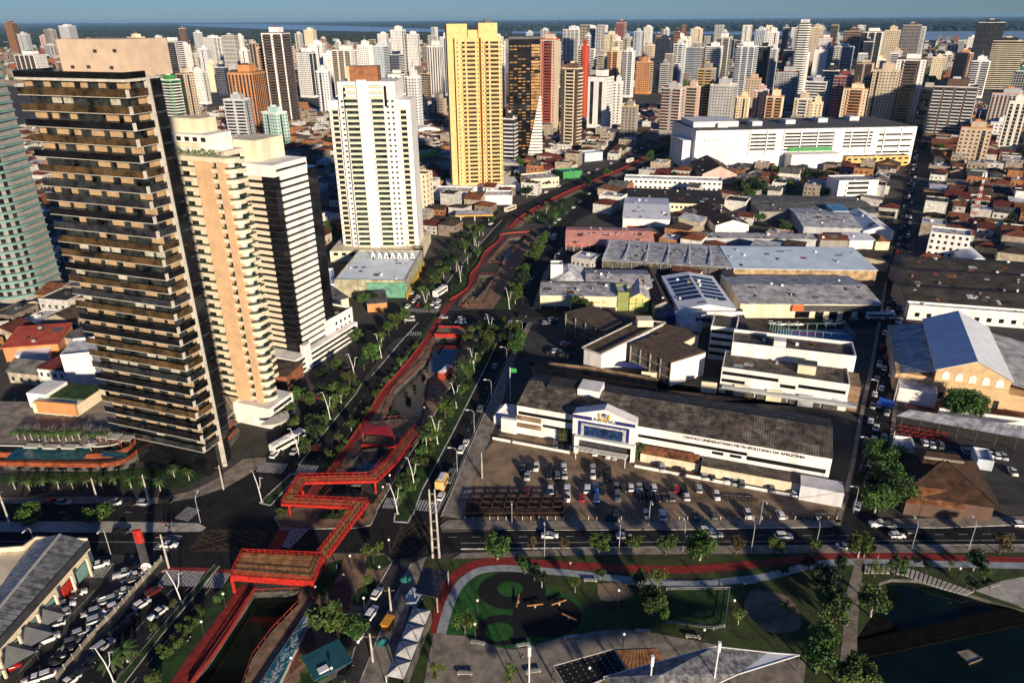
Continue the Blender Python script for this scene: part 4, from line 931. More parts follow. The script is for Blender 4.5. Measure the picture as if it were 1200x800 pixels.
# hedges
def hedge(A, w, d, h, label, m='leaf_dark', rz_=rz):
    g = G(*A); mb = MB(); q = random.Random(int(g.x*10))
    for i in range(int(60*w*h)):
        f = q.random(); x = q.uniform(0,w); y = q.uniform(0,d); z = q.uniform(0,h)
        s = .28; c = (x,y,z); mb.poly([(c[0]+q.uniform(-s,s), c[1]+q.uniform(-s,s), c[2]+q.uniform(-s,s)) for _ in range(4)])
    o = thing('hedge', 'hedge', label, g, rz_); part('foliage', mb, M[m], o); part('stem', MB().box(.2,w-.2,d*.3,d*.7,0,h*.85), M['bark'], o)
hedge((654,520), 5, 1.2, 5, 'tall clipped dark green hedge left of the college entrance', 'leaf_green'); hedge((735,536), 5, 1.2, 5, 'tall clipped dark green hedge right of the college entrance', 'leaf_green')
# --- church hall with gold lettering and its neighbours
o, Wc, Dc = bldg('church_hall', 'long cream hall with gold lettering beside the avenue', (633,362), (722,364), 15, 6.6, roof='shed', rise=.8, wm='C', rm='roof_sheet', lm='the cream hall with gold lettering')
part('base_opening', MB().box(0, Wc, -.06, .05, 0, 1.6), M['dark_metal'], o); part('parapet_back', MB().box(0, Wc, 14.4, 15, 6.6, 8.2), M['dark_metal'], o)
for k in range(6): part('pier', MB().box(Wc*k/5-.25, Wc*k/5+.25, -.2, .02, 0, 1.7), wall('C'), o)
lettering('Universal do', 2.0, gold, o, (Wc*.72, -.12, 3.4))
bldg('green_block', 'olive green block between the cream hall and a yellow gabled front', (723,364), (736,364), 11, 8.0, wm='olive_wall' if mat('olive_wall', (.24,.28,.09), .8, .1, .4) else '', rm='roof_pale')
o, a, b = bldg('yellow_gable', 'pale yellow gabled front with grey roof beside the cream hall', (737,364), (760,365), 20, 6.0, roof='gy', rise=2.6, wm='lemon_wall' if mat('lemon_wall', (.66,.58,.20), .8, .1, .4) else '', rm='roof_pale')
for k in range(4): part('facade_frame', MB().box(a*k/3-.12, a*k/3+.12, -.12, -.02, 0, 6), wall('E'), o)
part('facade_frame', MB().box(0, a, -.14, -.02, 3.2, 3.5), wall('E'), o)
bldg('grey_hall', 'wide grey sheet-roofed hall behind the cream hall', (688,336), (764,337), (765,317), 7.0, 7.0, roof='gx', rise=2, wm='S', rm='roof_sheet_y')
bldg('grey_hall', 'grey hip-roofed hall with white corner tower behind the cream hall', (648,333), (687,333), (688,312), 7.0, 7.0, roof='hip', rise=4, wm='C', rm='roof_pale')
o, a, b = bldg('corner_tower', 'short white square tower at the corner of the grey hip-roofed hall', (645,342), (659,342), 6, 13, wm='W', rm='roof_pale')
# --- brown roofed modern building with frames
def wing(o, quad, z, wm, rm, th=.5, frames=0, wallh=None, edge=(0,3)):
    q = [G(x, y, z) for x, y in quad]; base = [(p.x, p.y) for p in q]
    c = (sum(p[0] for p in base)/4, sum(p[1] for p in base)/4); ins = [(c[0]+(p[0]-c[0])*.95, c[1]+(p[1]-c[1])*.95) for p in base]
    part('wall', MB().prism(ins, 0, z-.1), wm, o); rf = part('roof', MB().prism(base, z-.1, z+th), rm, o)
    n = len(base)
    if frames:
        a, b = Vector(base[edge[0]]), Vector(base[edge[1]])
        for k in range(frames+1):
            p = a.lerp(b, k/frames); pi = Vector(c).lerp(p, .965)
            part('frame_column', MB().bar((pi.x,pi.y,0),(pi.x,pi.y,z-.1),.5), M['concrete'], o)
        ai = Vector(c).lerp(a,.96); bi = Vector(c).lerp(b,.96)
        for zz in (z*.34, z*.68): part('frame_beam', MB().bar((ai.x,ai.y,zz),(bi.x,bi.y,zz),.45), M['concrete'], o)
bw = thing('brown_roofed_school', 'building', 'brown flat-roofed building of crossing wings with concrete frames', (0,0,0)); landmark('the brown-roofed building of crossing wings', 740, 400)
roofb = mat('roof_bitumen', (.11,.075,.05), .9, .3, .3, c2=(.06,.043,.03))
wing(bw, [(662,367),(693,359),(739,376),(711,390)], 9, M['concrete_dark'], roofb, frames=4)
wing(bw, [(774,379),(821,391),(800,402),(752,388)], 8.6, wall('C'), roofb)
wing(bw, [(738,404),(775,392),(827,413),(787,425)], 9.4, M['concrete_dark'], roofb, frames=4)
wing(bw, [(682,407),(750,374),(780,378),(704,415)], 10, wall('W'), roofb)
q = [G(*p, 11.6) for p in ((704,415),(780,378),(750,374),(682,407))]
for k in range(4): part('roof_edge', MB().bar(q[k], q[(k+1)%4], .4, .5), M['concrete_light'], bw)
q = [G(*p, 9.4) for p in ((787,425),(827,413))]; ew = MB(); n_ = Vector((q[1]-q[0]).yx).normalized()
ew.raw([(q[0].x,q[0].y,0),(q[1].x,q[1].y,0),(q[1].x,q[1].y,9.3),(q[0].x,q[0].y,9.3)],[(0,1,2,3)]); part('end_wall', ew, wall('W'), bw)
c = G(755,379,12); part('roof_house', MB().box(c.x-3, c.x+3, c.y-2.5, c.y+2.5, 11.6, 14.2), wall('C'), bw)
for q_ in ([(662,367),(693,359),(739,376),(711,390)],[(738,404),(775,392),(827,413),(787,425)]):
    q = [G(*p, 9) for p in q_]; occupy((q[0].x,q[0].y), 0, -2, 26, -26, 10)
cw = thing('blue_awning', 'awning', 'dark blue striped awning at the foot of the brown-roofed building', G(720,436), R(-18)); part('canopy', MB().raw([(0,0,2.6),(14,0,2.6),(14,3,3.2),(0,3,3.2)],[(0,1,2,3)]), mat('awning_blue',(.02,.035,.16),.7,.1,1), cw); part('post', MB().bar((.2,.2,0),(.2,.2,2.6),.12).bar((13.8,.2,0),(13.8,.2,2.6),.12), M['grey_metal'], cw)
# rear yard wall with yellow pipe
def longwall(name, label, pts, h, th, m, cap=None):
    p = gp(pts); o = thing(name, 'wall', label, p[0], 0)
    for a, b in zip(p, p[1:]): part('wall', MB().bar(a-p[0]+Vector((0,0,h/2)), b-p[0]+Vector((0,0,h/2)), th, h), M[m] if m in M else wall(m), o)
    return o
longwall('yard_wall', 'stained brown yard wall behind the college with a yellow pipe', [(626,434),(700,442),(770,455)], 4.0, .5, 'paving_tan')
yp = thing('yellow_pipe', 'pipe', 'long yellow pipe running along the yard behind the college', G(637,436)); g2 = G(770,458)-G(637,436); part('pipe', MB().tube([(0,0,1.2), g2+Vector((0,0,1.2))], .25, 6), mat('pipe_yellow',(.5,.26,.04),.6,.2,1), yp); part('support', MB().bar((0,0,0),(0,0,1.2),.2).bar(g2, g2+Vector((0,0,1.2)),.2), M['grey_metal'], yp)
for i, (x, y) in enumerate([(760,448),(830,460),(868,464),(906,470),(943,476),(982,480)]):
    wp = longwall('wall_panel_row', f'{["graffiti-marked tan","yellow-topped tan","tan ochre","pale ochre","mossy grey","faded grey"][i]} wall panel behind the college yard', [(x-9,y-1),(x+9,y+1)], 4.2, .4, 'C' if i < 4 else 'G')
# --- office block
o, Wo, Do = bldg('office_block', 'long white office block with black ribbon windows and dirty flat roof', (846,431), (996,452), (1001,432), 9.5, 9.5, wm='W', rm='roof_fibre', rise=1.2, lm='the white office block with black ribbons')
for a, b, z in ((.01,.46,7.2),(.62,.98,6.2),(.48,.60,5.4),(.01,.2,4.4)): part('ribbon_window', MB().box(Wo*a, Wo*b, -.07, .05, z, z+1.2), M['black_glass'], o)
part('canopy_band', MB().box(Wo*.02, Wo+3, -2.2, -.1, 2.6, 3.6), wall('G'), o); part('stair_box', MB().box(Wo*.6, Wo*.74, Do*.3, Do*.6, 9.5, 12.6), wall('C'), o); part('stair_roof', MB().box(Wo*.6-.3, Wo*.74+.3, Do*.35, Do*.62, 12.6, 12.9), M['dark_metal'], o)
for k in range(7): part('ground_panel', MB().box(Wo*(.05+k*.13), Wo*(.05+k*.13)+Wo*.11, -.6, -.3, 0, 2.5), M['concrete_dark'], o)
part('end_bay', MB().box(Wo+.1, Wo+3.6, 1, Do-2, 0, 9), M['paving_tan'], o)
o, Wo, Do = bldg('office_block', 'taller white rear slab of the office block, long bright parapet', (858,404), (1003,421), (1006,405), 13.5, 13.5, wm='W', rm='roof_fibre', rise=3)
part('roof_house', MB().box(Wo*.34, Wo*.44, 1, 5, 13.5, 16.5), wall('W'), o)
o, Wo, Do = bldg('office_wing', 'short striped black and white wing at the left end of the office block', (829,420), (858,424), 14, 13, wm='W', rm='roof_fibre')
for k in range(4): part('ribbon_window', MB().box(.3, Wo-.3, -.07, .05, 2+k*3, 3.3+k*3), M['black_glass'], o)
bldg('brown_shed', 'brown fibre-cement shed roof behind the striped office wing', (838,384), (876,386), (880,366), 6, 6, roof='shed', rise=1, wm='G', rm='roof_fibre_y')
# sports court
ct = thing('sports_court', 'court', 'blue and purple sports court behind the office block', (0,0,0)); qq = [(902,387),(989,386.5),(1001,400),(927,394)]
part('surface', MB().poly([(*G(*p).xy,.05) for p in qq[::-1]]), mat('court_blue',(.03,.16,.42),.7,.15,.3), ct); part('key_area', MB().poly([(*G(*p).xy,.056) for p in [(925,388.5),(962,388),(968,394),(935,392.5)]]), mat('court_purple',(.20,.10,.28),.7,.1,.5), ct)
lm_ = MB()
for a, b in (((904,387.6),(987,387.2)),((987,387.2),(998,398.6)),((960,387.5),(972,396.5)),((998,398.6),(929,393))): A_ = G(*a); B_ = G(*b); lm_.bar((A_.x,A_.y,.07),(B_.x,B_.y,.07),.35,.01)
part('court_line', lm_, M['paint_white'], ct); landmark('the blue sports court', 950, 392)
fz = thing('court_fence', 'fence', 'teal mesh fence posts around the sports court', (0,0,0)); fm = MB()
for a, b in zip(qq, qq[1:]+qq[:1]):
    A_ = G(*a); B_ = G(*b); n_ = 8
    for k in range(n_): p = A_.lerp(B_, k/n_); part('fence_post', MB().bar(p, p+Vector((0,0,3)), .2), M['aqua'], fz)
    part('fence_rail', MB().bar(A_+Vector((0,0,3)), B_+Vector((0,0,3)), .15), M['aqua'], fz)
# --- sheds in the middle distance
o, Ws, Ds = bldg('grey_warehouse', 'big grey corrugated warehouse with shopfronts along its front', (868,356), (1033,357), (1036,324), 6.5, 6.5, roof='gx', rise=2.2, wm='C', rm='roof_sheet_y', lm='the big grey corrugated warehouse')
part('shop_fascia', MB().box(Ws*.36, Ws, -.4, -.05, 3.4, 6), M['dark_metal'], o); part('shop_sign', MB().box(Ws*.37, Ws*.45, -.6, -.42, 3.6, 6.4), mat('sign_orange',(.65,.12,.02),.5,.05,1), o); part('shop_glass', MB().box(Ws*.4, Ws*.98, -.2, -.05, .2, 3.2), M['black_glass'], o)
for k in range(5): part('shop_pier', MB().box(Ws*(.5+k*.1), Ws*(.5+k*.1)+2.4, -.3, -.06, .1, 3.3), wall('C'), o)
bldg('blue_roof_warehouse', 'long pale blue sheet roof warehouse with stained tan wall', (860,315), (1028,317), (1032,294), 8, 8, roof='shed', rise=1.5, wm='tan_stain' if mat('tan_stain',(.42,.30,.17),.9,.25,.3) else '', rm='roof_blue', lm='the long pale blue roof')
o, a, b = bldg('open_warehouse', 'half-open warehouse with translucent pale roof panels, left of the blue roof', (706,305), (858,314), (862,292), 8, 8, roof='shed', rise=1.2, wm='concrete_dark', rm='roof_pale')
for k in range(14): part('column', MB().box(a*k/13.2, a*k/13.2+.5, -.5, -.02, 0, 7.8), M['concrete'], o)
for k in range(6): part('roof_rib', MB().box(a*k/6+.5, a*k/6+1.1, -.3, b, 9.2+0, 9.5), M['white_metal'], o)
o, a, b = bldg('salmon_shed', 'salmon pink ribbed roof shed beside the avenue', (663,286), (767,288), (770,268), 6, 6, roof='gx', rise=3, wm='salmon_wall' if mat('salmon_wall',(.35,.10,.08),.85,.2,.4) else '', rm='roof_salmon', lm='the salmon pink shed')
for k in range(10): part('roof_vent', MB().box(a*(.2+k*.075), a*(.2+k*.075)+.8, b*.36, b*.36+.8, 8.3, 9.0), M['grey_metal'], o)
for k in range(12): part('column', MB().box(a*k/11.2, a*k/11.2+.4, -.6, -.05, 0, 5.8), M['concrete_light'], o)
part('dark_bay', MB().box(.5, a-.5, -.1, -.03, .1, 4.5), M['dark_metal'], o)
o, a, b = bldg('solar_shed', 'white shed with dark solar strips on its roof behind the salmon shed', (730,256), (785,258), (788,233), 7, 7, roof='gx', rise=2.5, wm='W', rm='roof_white')
for k in range(5): part('solar_strip', MB().raw([(1,b*.5+.4+k*0-(5-k)*b*.055,9.6-(5-k)*.27),(a-1,b*.5+.4-(5-k)*b*.055,9.6-(5-k)*.27),(a-1,b*.5+.4-(5-k)*b*.055+b*.035,9.6-(5-k)*.27+.18),(1,b*.5+.4-(5-k)*b*.055+b*.035,9.6-(5-k)*.27+.18)],[(0,1,2,3)]), M['solar'], o)
part('red_base', MB().box(a*.1, a, -.2, -.03, .1, 2.6), mat('shop_red',(.36,.02,.03),.6,.1,1), o)
bldg('white_hall', 'long low white building with windows in front of the shopping mall', (731,222), (845,226), 14, 8, wm='W', rm='roof_pale', win=(2,20,1.4,.5))
bldg('black_roof_hall', 'long black-roofed building with beige windowed wall', (735,236), (848,240), (850,224), 6, 6, roof='gx', rise=2, wm='C', rm='roof_dark', win=(1,22,1.6,.5))
bldg('brown_gable_hall', 'big dark brown gabled roof hall below the mall', (822,216), (862,216), 50, 8, roof='gy', rise=6, wm='P', rm='roof_brown'); bldg('grey_gable_hall', 'brown gabled shed with white front wall and dark doorway', (839,264), (878,263), (880,241), 5, 5, roof='gy', rise=3, wm='W', rm='roof_brown')
o, a, b = bldg('solar_hall', 'white-roofed hall covered with dark solar panels and crossed braces', (796,362), (862,362), (850,324), 8.5, 8.5, roof='gy', rise=2, wm='W', rm='roof_white', lm='the hall with solar panels')
for s in (0,1):
    for k in range(6):
        x0, x1 = (a*.06, a*.47) if s == 0 else (a*.53, a*.94); zA = 8.8+2*x0/(a/2) if s == 0 else 8.8+2*(a-x0)/(a/2); zB = 8.8+2*x1/(a/2) if s == 0 else 8.8+2*(a-x1)/(a/2)
        y = b*(.2+k*.12); part('solar_panel', MB().raw([(x0,y,zA),(x1,y,zB),(x1,y+b*.09,zB),(x0,y+b*.09,zA)],[(0,1,2,3)]), M['solar'], o)
for k in range(3):
    x = a*(.1+.3*k); part('cross_brace', MB().bar((x,-2.2,.2),(x+a*.22,-2.2,7),.35).bar((x+a*.22,-2.2,.2),(x,-2.2,7),.35), M['white_metal'], o)
part('front_gantry', MB().box(-2, a+3, -2.6, -1.4, 7, 8.2), wall('W'), o); part('sign_panel', MB().box(a*.28, a*.55, -2.7, -2.6, 3.6, 5.6), navy, o); part('blue_side', MB().box(-6, -1.5, -2, 2, 0, 6.5), navy, o)
bldg('dark_shed', 'narrow dark rusty pitched roof between the grey hall and the solar hall', (768,358), (790,358), (786,316), 6, 6, roof='gy', rise=2, wm='X', rm='roof_brown')
bldg('grey_vault', 'dark grey sheet roof strip right of the solar hall', (862,356), (872,356), 40, 6.5, roof='shed', rise=1, wm='G', rm='roof_grey')
bldg('pale_box_roof', 'small flat white roof in the yard behind the crossing wings', (797,392), (822,390), 12, 4, wm='W', rm='roof_white')
# shopping mall
loc, rz, W = site((812,197), (1066,191)); hm = HT(G(940,194), 151); D = 70
ml = thing('shopping_mall', 'mall', 'huge white shopping mall with slatted parking decks', loc, rz); landmark('the huge white shopping mall', 935, 165); occupy(loc, rz, -12, W+3, -6, D+4)
part('wall', MB().box(0, W, 0, D, 0, hm), wall('W'), ml); part('roof_deck', MB().box(1, W-1, 1, D-1, hm, hm+.4), M['roof_grey'], ml)
part('left_block', MB().box(-9, 0, 6, D*.6, 0, hm*.72), wall('W'), ml); part('left_roof_block', MB().box(3, W*.22, 18, 55, hm, hm+5), wall('S'), ml)
for a, b, rows, zlo in ((.24,.36,5,.45),(.40,.62,6,.42),(.67,.80,5,.48),(.83,.985,4,.30)):
    for k in range(rows): z = hm*(zlo+(.94-zlo)*k/rows); part('deck_opening', MB().box(W*a, W*b, -.08, .1, z, z+hm*.045), M['black_glass'], ml)
for k in range(10): part('fin', MB().box(W*(.24+k*.0765), W*(.24+k*.0765)+.9, -.8, -.1, hm*.3, hm*.98), wall('W'), ml)
part('green_band', MB().box(W*.42, W*.62, -.9, -.1, hm*.40, hm*.50), wall('E'), ml); part('lower_wing', MB().box(W*.41, W*.64, -14, -.9, 0, hm*.38), wall('W'), ml)
for k in range(5): part('roof_box', MB().box(W*(.12+k*.17), W*(.12+k*.17)+9, 14+k*7, 26+k*7, hm+.4, hm+4), wall('S'), ml)
part('sign_lettering', MB().box(W*.035, W*.045, -.25, -.05, hm*.72, hm*.76).box(W*.055, W*.13, -.25, -.05, hm*.725, hm*.75), M['grey_metal'], ml)
part('poster_panel', MB().box(W*.06, W*.13, -.3, -.05, hm*.2, hm*.6), wall('S'), ml)
bldg('yellow_shop', 'yellow and orange low building at the foot of the mall', (990,196), (1064,194), 14, 8, wm='Y', rm='roof_dark', win=(2,10,1.6,.6))
o, a, b = bldg('white_apartment', 'white apartment block with stacked balconies near the long street', (979,238), (1025,237), 18, 15, wm='W', rm='roof_pale', lm='the white apartment block')
for k in range(4): part('balcony', MB().box(a*.2, a*.8, -1.4, 0, 1.6+k*3.4, 2.7+k*3.4), wall('W'), o); part('balcony_opening', MB().box(a*.24, a*.76, -.06, .05, 2.8+k*3.4, 4.4+k*3.4), glass(), o)
bldg('long_grey_roof', 'long plain grey roof in front of the white apartment block', (890,248), (1030,250), (1032,231), 6, 6, roof='gx', rise=1.5, wm='X', rm='roof_grey')
bldg('pale_sheds', 'pale sheet-metal workshop roofs with a blue patch', (942,266), (1010,268), (1008,245), 6, 6, roof='gx', rise=2, wm='G', rm='roof_pale', lm='the pale workshop roofs'); bldg('white_shed', 'white-roofed gabled shed next to the long street', (1012,271), (1048,272), (1050,251), 5, 5, roof='gy', rise=3, wm='W', rm='roof_white'); bldg('blue_roof_patch', 'small blue-roofed shed among the workshop roofs', (974,262), (992,262), 14, 8, roof='shed', rise=1, wm='G', rm='blue_sheet' if mat('blue_sheet',(.08,.25,.45),.6,.2,.3) else '')
bldg('slatted_roof', 'long dark grey slatted roof behind the blue roof', (821,289), (955,291), 9, 5, roof='shed', rise=.6, wm='G', rm='roof_sheet_y'); bldg('rust_roof', 'rust-red corrugated roof behind the blue roof', (960,291), (993,292), 12, 5, roof='gx', rise=1.5, wm='X', rm='roof_rust'); bldg('white_flat_roof', 'white flat-roofed shed beside the rust-red roof', (994,292), (1024,292), 12, 5, roof='shed', rise=.8, wm='W', rm='roof_white')
bldg('rust_house', 'rust-red roofed corner house at the long street beside the white flat roof', (1025,293), (1041,293), 14, 5, roof='hip', rise=2, wm='C', rm='roof_rust')
# --- right of the long street
o, a, b = bldg('white_flats', 'white flats with small square windows right of the long street', (1084,300), (1131,306), 14, 13, wm='W', rm='roof_pale', win=(4,6,1.5,.42), lm='the white flats with square windows')
bldg('tiled_house', 'cream house with a dark red hipped tile roof beside the long street', (1066,319), (1106,322), 14, 6, roof='hip', rise=3, wm='C', rm='roof_tile', win=(1,4,1.6,.4)); bldg('vault_hall', 'white vaulted hall right of the white flats', (1130,308), (1162,310), (1150,281), 4, 4, roof='arch', rise=3, wm='W', rm='roof_white')
for i, (A, B, C_) in enumerate([((1062,334),(1240,345),(1240,322)), ((1062,352),(1240,364),(1240,344)), ((1064,318),(1240,330),(1240,310))]):
    bldg('market_roof', ['soot-black sawtooth market roof, middle of three', 'soot-black market roof nearest the white arcaded wall', 'soot-black market roof farthest from the arcaded wall'][i], A, B, C_, 6, 6, roof='gx', rise=2.5, wm='X', rm='roof_soot' if mat('roof_soot',(.045,.038,.03),.95,.5,.15,c2=(.012,.011,.01)) else '')
o, a, b = bldg('arcaded_wall', 'long white stained wall with small dark arches facing the warehouse', (1062,374), (1240,388), 5, 6, wm='W', rm='roof_pale')
for k in range(12): part('arch_opening', MB().prism([(a*(.05+k*.08)+x, y) for x, y in ((0,0),(1.8,0))]+[(a*(.05+k*.08)+1.8,-.1),(a*(.05+k*.08),-.1)], 1.6, 3.4), M['black_glass'], o)
# warehouse with the lit gable
loc, rz, W = site((1098,433), (1186,446), 11.0); D = depth_of((1098,433),(1186,446),(1175,386),11.0)
wh = thing('gabled_warehouse', 'warehouse', 'large warehouse with cream gable front and blue-white pitched roof', loc, rz); landmark('the large cream gabled warehouse', 1140, 410); occupy(loc, rz, -14, W+26, -3, D+3)
h = 11.0; rs = 5.0
part('wall', MB().raw([(0,0,0),(W,0,0),(W,D,0),(0,D,0),(0,0,h),(W,0,h),(W,D,h),(0,D,h),(W/2,0,h+rs),(W/2,D,h+rs)], [(0,1,5,8,4),(2,3,7,9,6),(1,2,6,5),(3,0,4,7)]), mat('cream_lit',(.66,.46,.25),.8,.1,.3), wh)
for i in range(8):
    for s in (0,1):
        y0 = -.5+(D+1)*i/8; y1 = -.5+(D+1)*(i+1)/8-.03; xa, xb, za, zb_ = (-.5,W/2,h-.2,h+rs) if s == 0 else (W/2,W+.5,h+rs,h-.2)
        part('roof_panel', MB().raw([(xa,y0,za+.1),(xb,y0,zb_+.1),(xb,y1,zb_+.1),(xa,y1,za+.1),(xa,y0,za+.25),(xb,y0,zb_+.25),(xb,y1,zb_+.25),(xa,y1,za+.25)],[(0,3,2,1),(4,5,6,7),(0,1,5,4),(1,2,6,5),(2,3,7,6),(3,0,4,7)]), M['roof_white'], wh)
for k in range(5): c_ = W*(.14+k*.18); part('arched_window', MB().raw([(c_+1.1*math.cos(R(a)), -.1, 9.4+1.5*math.sin(R(a))) for a in range(0,181,20)]+[(c_-1.1,-.1,8.0),(c_+1.1,-.1,8.0)],[tuple(range(10))+(10,11)]), wall('W'), wh)
part('front_band', MB().box(0, W, -.5, -.02, 6.6, 7.4), M['cream_lit'], wh)
for k in range(6): part('doorway', MB().box(W*(.1+k*.15), W*(.1+k*.15)+1.6, -.06, .05, .1, 3), M['dim_glass'], wh)
part('left_aisle', MB().box(-11.5, -.05, 2, D, 0, 7), M['cream_lit'], wh); part('left_aisle_roof', MB().raw([(-12,1.5,6.6),(0,1.5,9.4),(0,D,9.4),(-12,D,6.6)],[(0,1,2,3)]), M['roof_sheet_y'], wh)
part('right_aisle', MB().box(W+.05, W+22, 1, D, 0, 5.5), M['cream_lit'], wh); part('right_aisle_roof', MB().raw([(W,.5,9.4),(W+24,.5,5.2),(W+24,D,5.2),(W,D,9.4)],[(0,1,2,3)]), M['roof_sheet_y'], wh)
bldg('kiosk_block', 'low white kiosk block with orange-lit bay at the warehouse corner', (1050,470), (1095,478), 12, 4.5, wm='W', rm='roof_pale')
# awning, hip roofed building and brick hall in the lower right
aw = thing('long_awning', 'canopy', 'long grey corrugated awning over the terrace tables', (0,0,0)); landmark('the long grey awning', 1130, 495)
q = [G(*p, 4.5) for p in ((1050,487),(1240,521),(1240,507),(1066,482))]; nseg = 26
for i in range(nseg):
    a0, a1 = i/nseg, (i+.96)/nseg; P = [q[0].lerp(q[1],a0), q[0].lerp(q[1],a1), q[3].lerp(q[2],a1)+Vector((0,0,.7)), q[3].lerp(q[2],a0)+Vector((0,0,.7))]
    part('roof_sheet', MB().poly(P), M['roof_pale'], aw)
for i in range(8): p = q[0].lerp(q[1], .05+i*.12); part('post', MB().bar((p.x,p.y+.5,0),(p.x,p.y+.5,4.5),.22), M['dark_metal'], aw)
bldg('terrace_wall', 'low whitewashed wall with small openings behind the long awning', (1098,490), (1240,508), .5, 3, roof='flat', wm='W', rm='roof_pale')
o, a, b = bldg('hipped_restaurant', 'large brown hip-roofed building beside the big green trees', (1062,577), (1166,592), (1166,545), 5, 5, roof='hip', rise=5.5, wm='D', rm='thatch' if mat('thatch',(.065,.032,.016),.95,.3,.4) else '', over=1.2, lm='the large brown hip-roofed building')
part('ridge_vent', MB().box(a*.25, a*.72, b*.5-.3, b*.5+.3, 10.3, 10.9), M['concrete'], o)
part('upper_roof', MB().raw([(a*.22,b*.42,9.6),(a*.76,b*.42,9.6),(a*.76,b*.95,8.2),(a*.22,b*.95,8.2),(a*.3,b*.6,11.4),(a*.68,b*.6,11.4)],[(0,1,5,4),(1,2,5),(2,3,4,5),(3,0,4)]), M['thatch'], o)
for cx, cy, ex in ((-1.2,-1.2,min(a,b)/2),(a+1.2,-1.2,a-min(a,b)/2)): part('hip_ridge', MB().bar((cx,cy,5.0),(ex,b/2,10.6),.35,.3), M['roof_brown'], o)
bldg('brick_hall', 'small building with mottled orange tile roof in front of the hip-roofed building', (1058,602), (1126,610), 8, 4, roof='hip', rise=2.5, wm='D', rm='roof_rust')
bldg('white_annex', 'small white flat annex between the awning car park and the brown hip roof', (1048,534), (1070,537), 6, 3, wm='W', rm='roof_pale'); bldg('grey_annex', 'small pale blue-grey flat annex right of the brown hip roof', (1143,549), (1162,552), 7, 2.6, wm='L', rm='roof_pale')
# red and white lattice mast
g = G(1140,259); hM = HT(g, 202); mst = thing('radio_mast', 'mast', 'slender red and white lattice radio mast', g); n_ = 14
for i in range(n_):
    mb = MB(); z0_, z1_ = hM*i/n_, hM*(i+1)/n_; r0, r1 = 1.5*(1-i/n_)+.35, 1.5*(1-(i+1)/n_)+.35
    for k in range(4):
        a, b = R(45+90*k), R(135+90*k)
        mb.bar((r0*math.cos(a),r0*math.sin(a),z0_),(r1*math.cos(a),r1*math.sin(a),z1_),.2).bar((r0*math.cos(a),r0*math.sin(a),z0_),(r1*math.cos(b),r1*math.sin(b),z1_),.14).bar((r0*math.cos(a),r0*math.sin(a),z0_),(r0*math.cos(b),r0*math.sin(b),z0_),.12)
    part('lattice_section', mb, M['red_steel'] if i%2 == 0 else M['white_metal'], mst)
for k in range(4): part('antenna_panel', MB().box(math.cos(k*1.57)*1.1-.3, math.cos(k*1.57)*1.1+.3, math.sin(k*1.57)*1.1-.2, math.sin(k*1.57)*1.1+.2, hM-3, hM-.5), M['white_metal'], mst)
# --- left of the avenue
o, a, b = bldg('netted_building', 'low building wrapped in green scaffold netting with turquoise roof', (394,348), (477,349), (508,312), 8, 0, wm='netting' if mat('netting',(.42,.39,.26),.9,.2,.3) else '', rm='roof_blue', lm='the green netted building')
part('green_net', MB().box(a*.45, a+.25, -.3, -.05, .1, 7.5), mat('net_green',(.12,.32,.22),.9,.2,.4), o); part('yellow_hoarding', MB().box(a+.2, a+.5, -2, b, 0, 3), mat('hoarding',(.62,.42,.03),.7,.1,1), o)
for k in range(7): part('roof_arch', MB().tube([(a*(.28+k*.1)+t*1.6, b*.75, 8+3.2*math.sin(math.pi*t)) for t in (0,.2,.4,.6,.8,1)], .35, 6), wall('W'), o)
for k in range(10): part('scaffold_pole', MB().bar((a*k/9,-.6,0),(a*k/9,-.6,8.6),.12), M['grey_metal'], o)
o, a, b = bldg('white_office', 'white corner building with small square windows next to the slatted tower', (385,412), (416,393), 18, 12, wm='W', rm='roof_brown', lm='the white corner building')
for r_ in range(3):
    for k in range(4): part('window', MB().box(a*(.35+k*.16), a*(.35+k*.16)+1.1, -.06, .04, 3.6+r_*2.7, 4.8+r_*2.7), glass(), o)
part('shop_band', MB().box(a*.1, a*.95, -.1, .03, .5, 2.4), M['wood_red'], o)
bldg('orange_house', 'small orange-walled building with grey roof at the cross street', (431,366), (454,364), 14, 4, roof='shed', rise=.6, wm='O', rm='roof_grey'); bldg('pale_roof_block', 'low block with pale blue roof panels left of the netted building', (372,350), (394,348), 24, 6, wm='S', rm='roof_blue'); bldg('grey_shed', 'long grey shed behind the white corner building', (376,375), (410,366), 16, 7, roof='shed', rise=1, wm='C', rm='roof_grey')
gs = thing('fuel_canopy', 'canopy', 'flat fuel station canopy with yellow edge', G(534,262), R(2)); part('roof', MB().box(0, 24, 0, 13, 5, 5.3), M['roof_pale'], gs); part('edge_band', MB().box(-.2, 24.2, -.25, 0, 4.6, 5.4).box(24, 24.25, 0, 13, 4.6, 5.4), mat('edge_yellow',(.7,.36,.02),.5,.05,1), gs)
for x in (3,12,21): part('column', MB().box(x,x+.5,6,6.5,0,5), M['white_metal'], gs)
occupy(G(534,262), R(2), -2, 26, -2, 15); landmark('the fuel station canopy', 555, 250)
bldg('white_store', 'long white low store below the yellow tower', (507,235), (551,236), 18, 6, wm='W', rm='roof_pale'); bldg('white_store', 'white low showroom right of the yellow tower foot', (568,240), (600,240), 16, 6, wm='W', rm='roof_pale'); bldg('beige_store', 'beige flat-roofed store beside the avenue bend', (622,222), (655,219), 22, 7, wm='C', rm='roof_pale', win=(1,8,1.5,.5)); bldg('teal_store', 'small store with teal green roof beside the avenue', (660,210), (682,208), 14, 5, wm='E', rm='teal_sheet' if mat('teal_sheet',(.02,.25,.18),.6,.1,.3) else ''); bldg('blue_front_store', 'low store with blue and white front facing the avenue', (685,190), (706,188), 14, 7, wm='L', rm='roof_white')
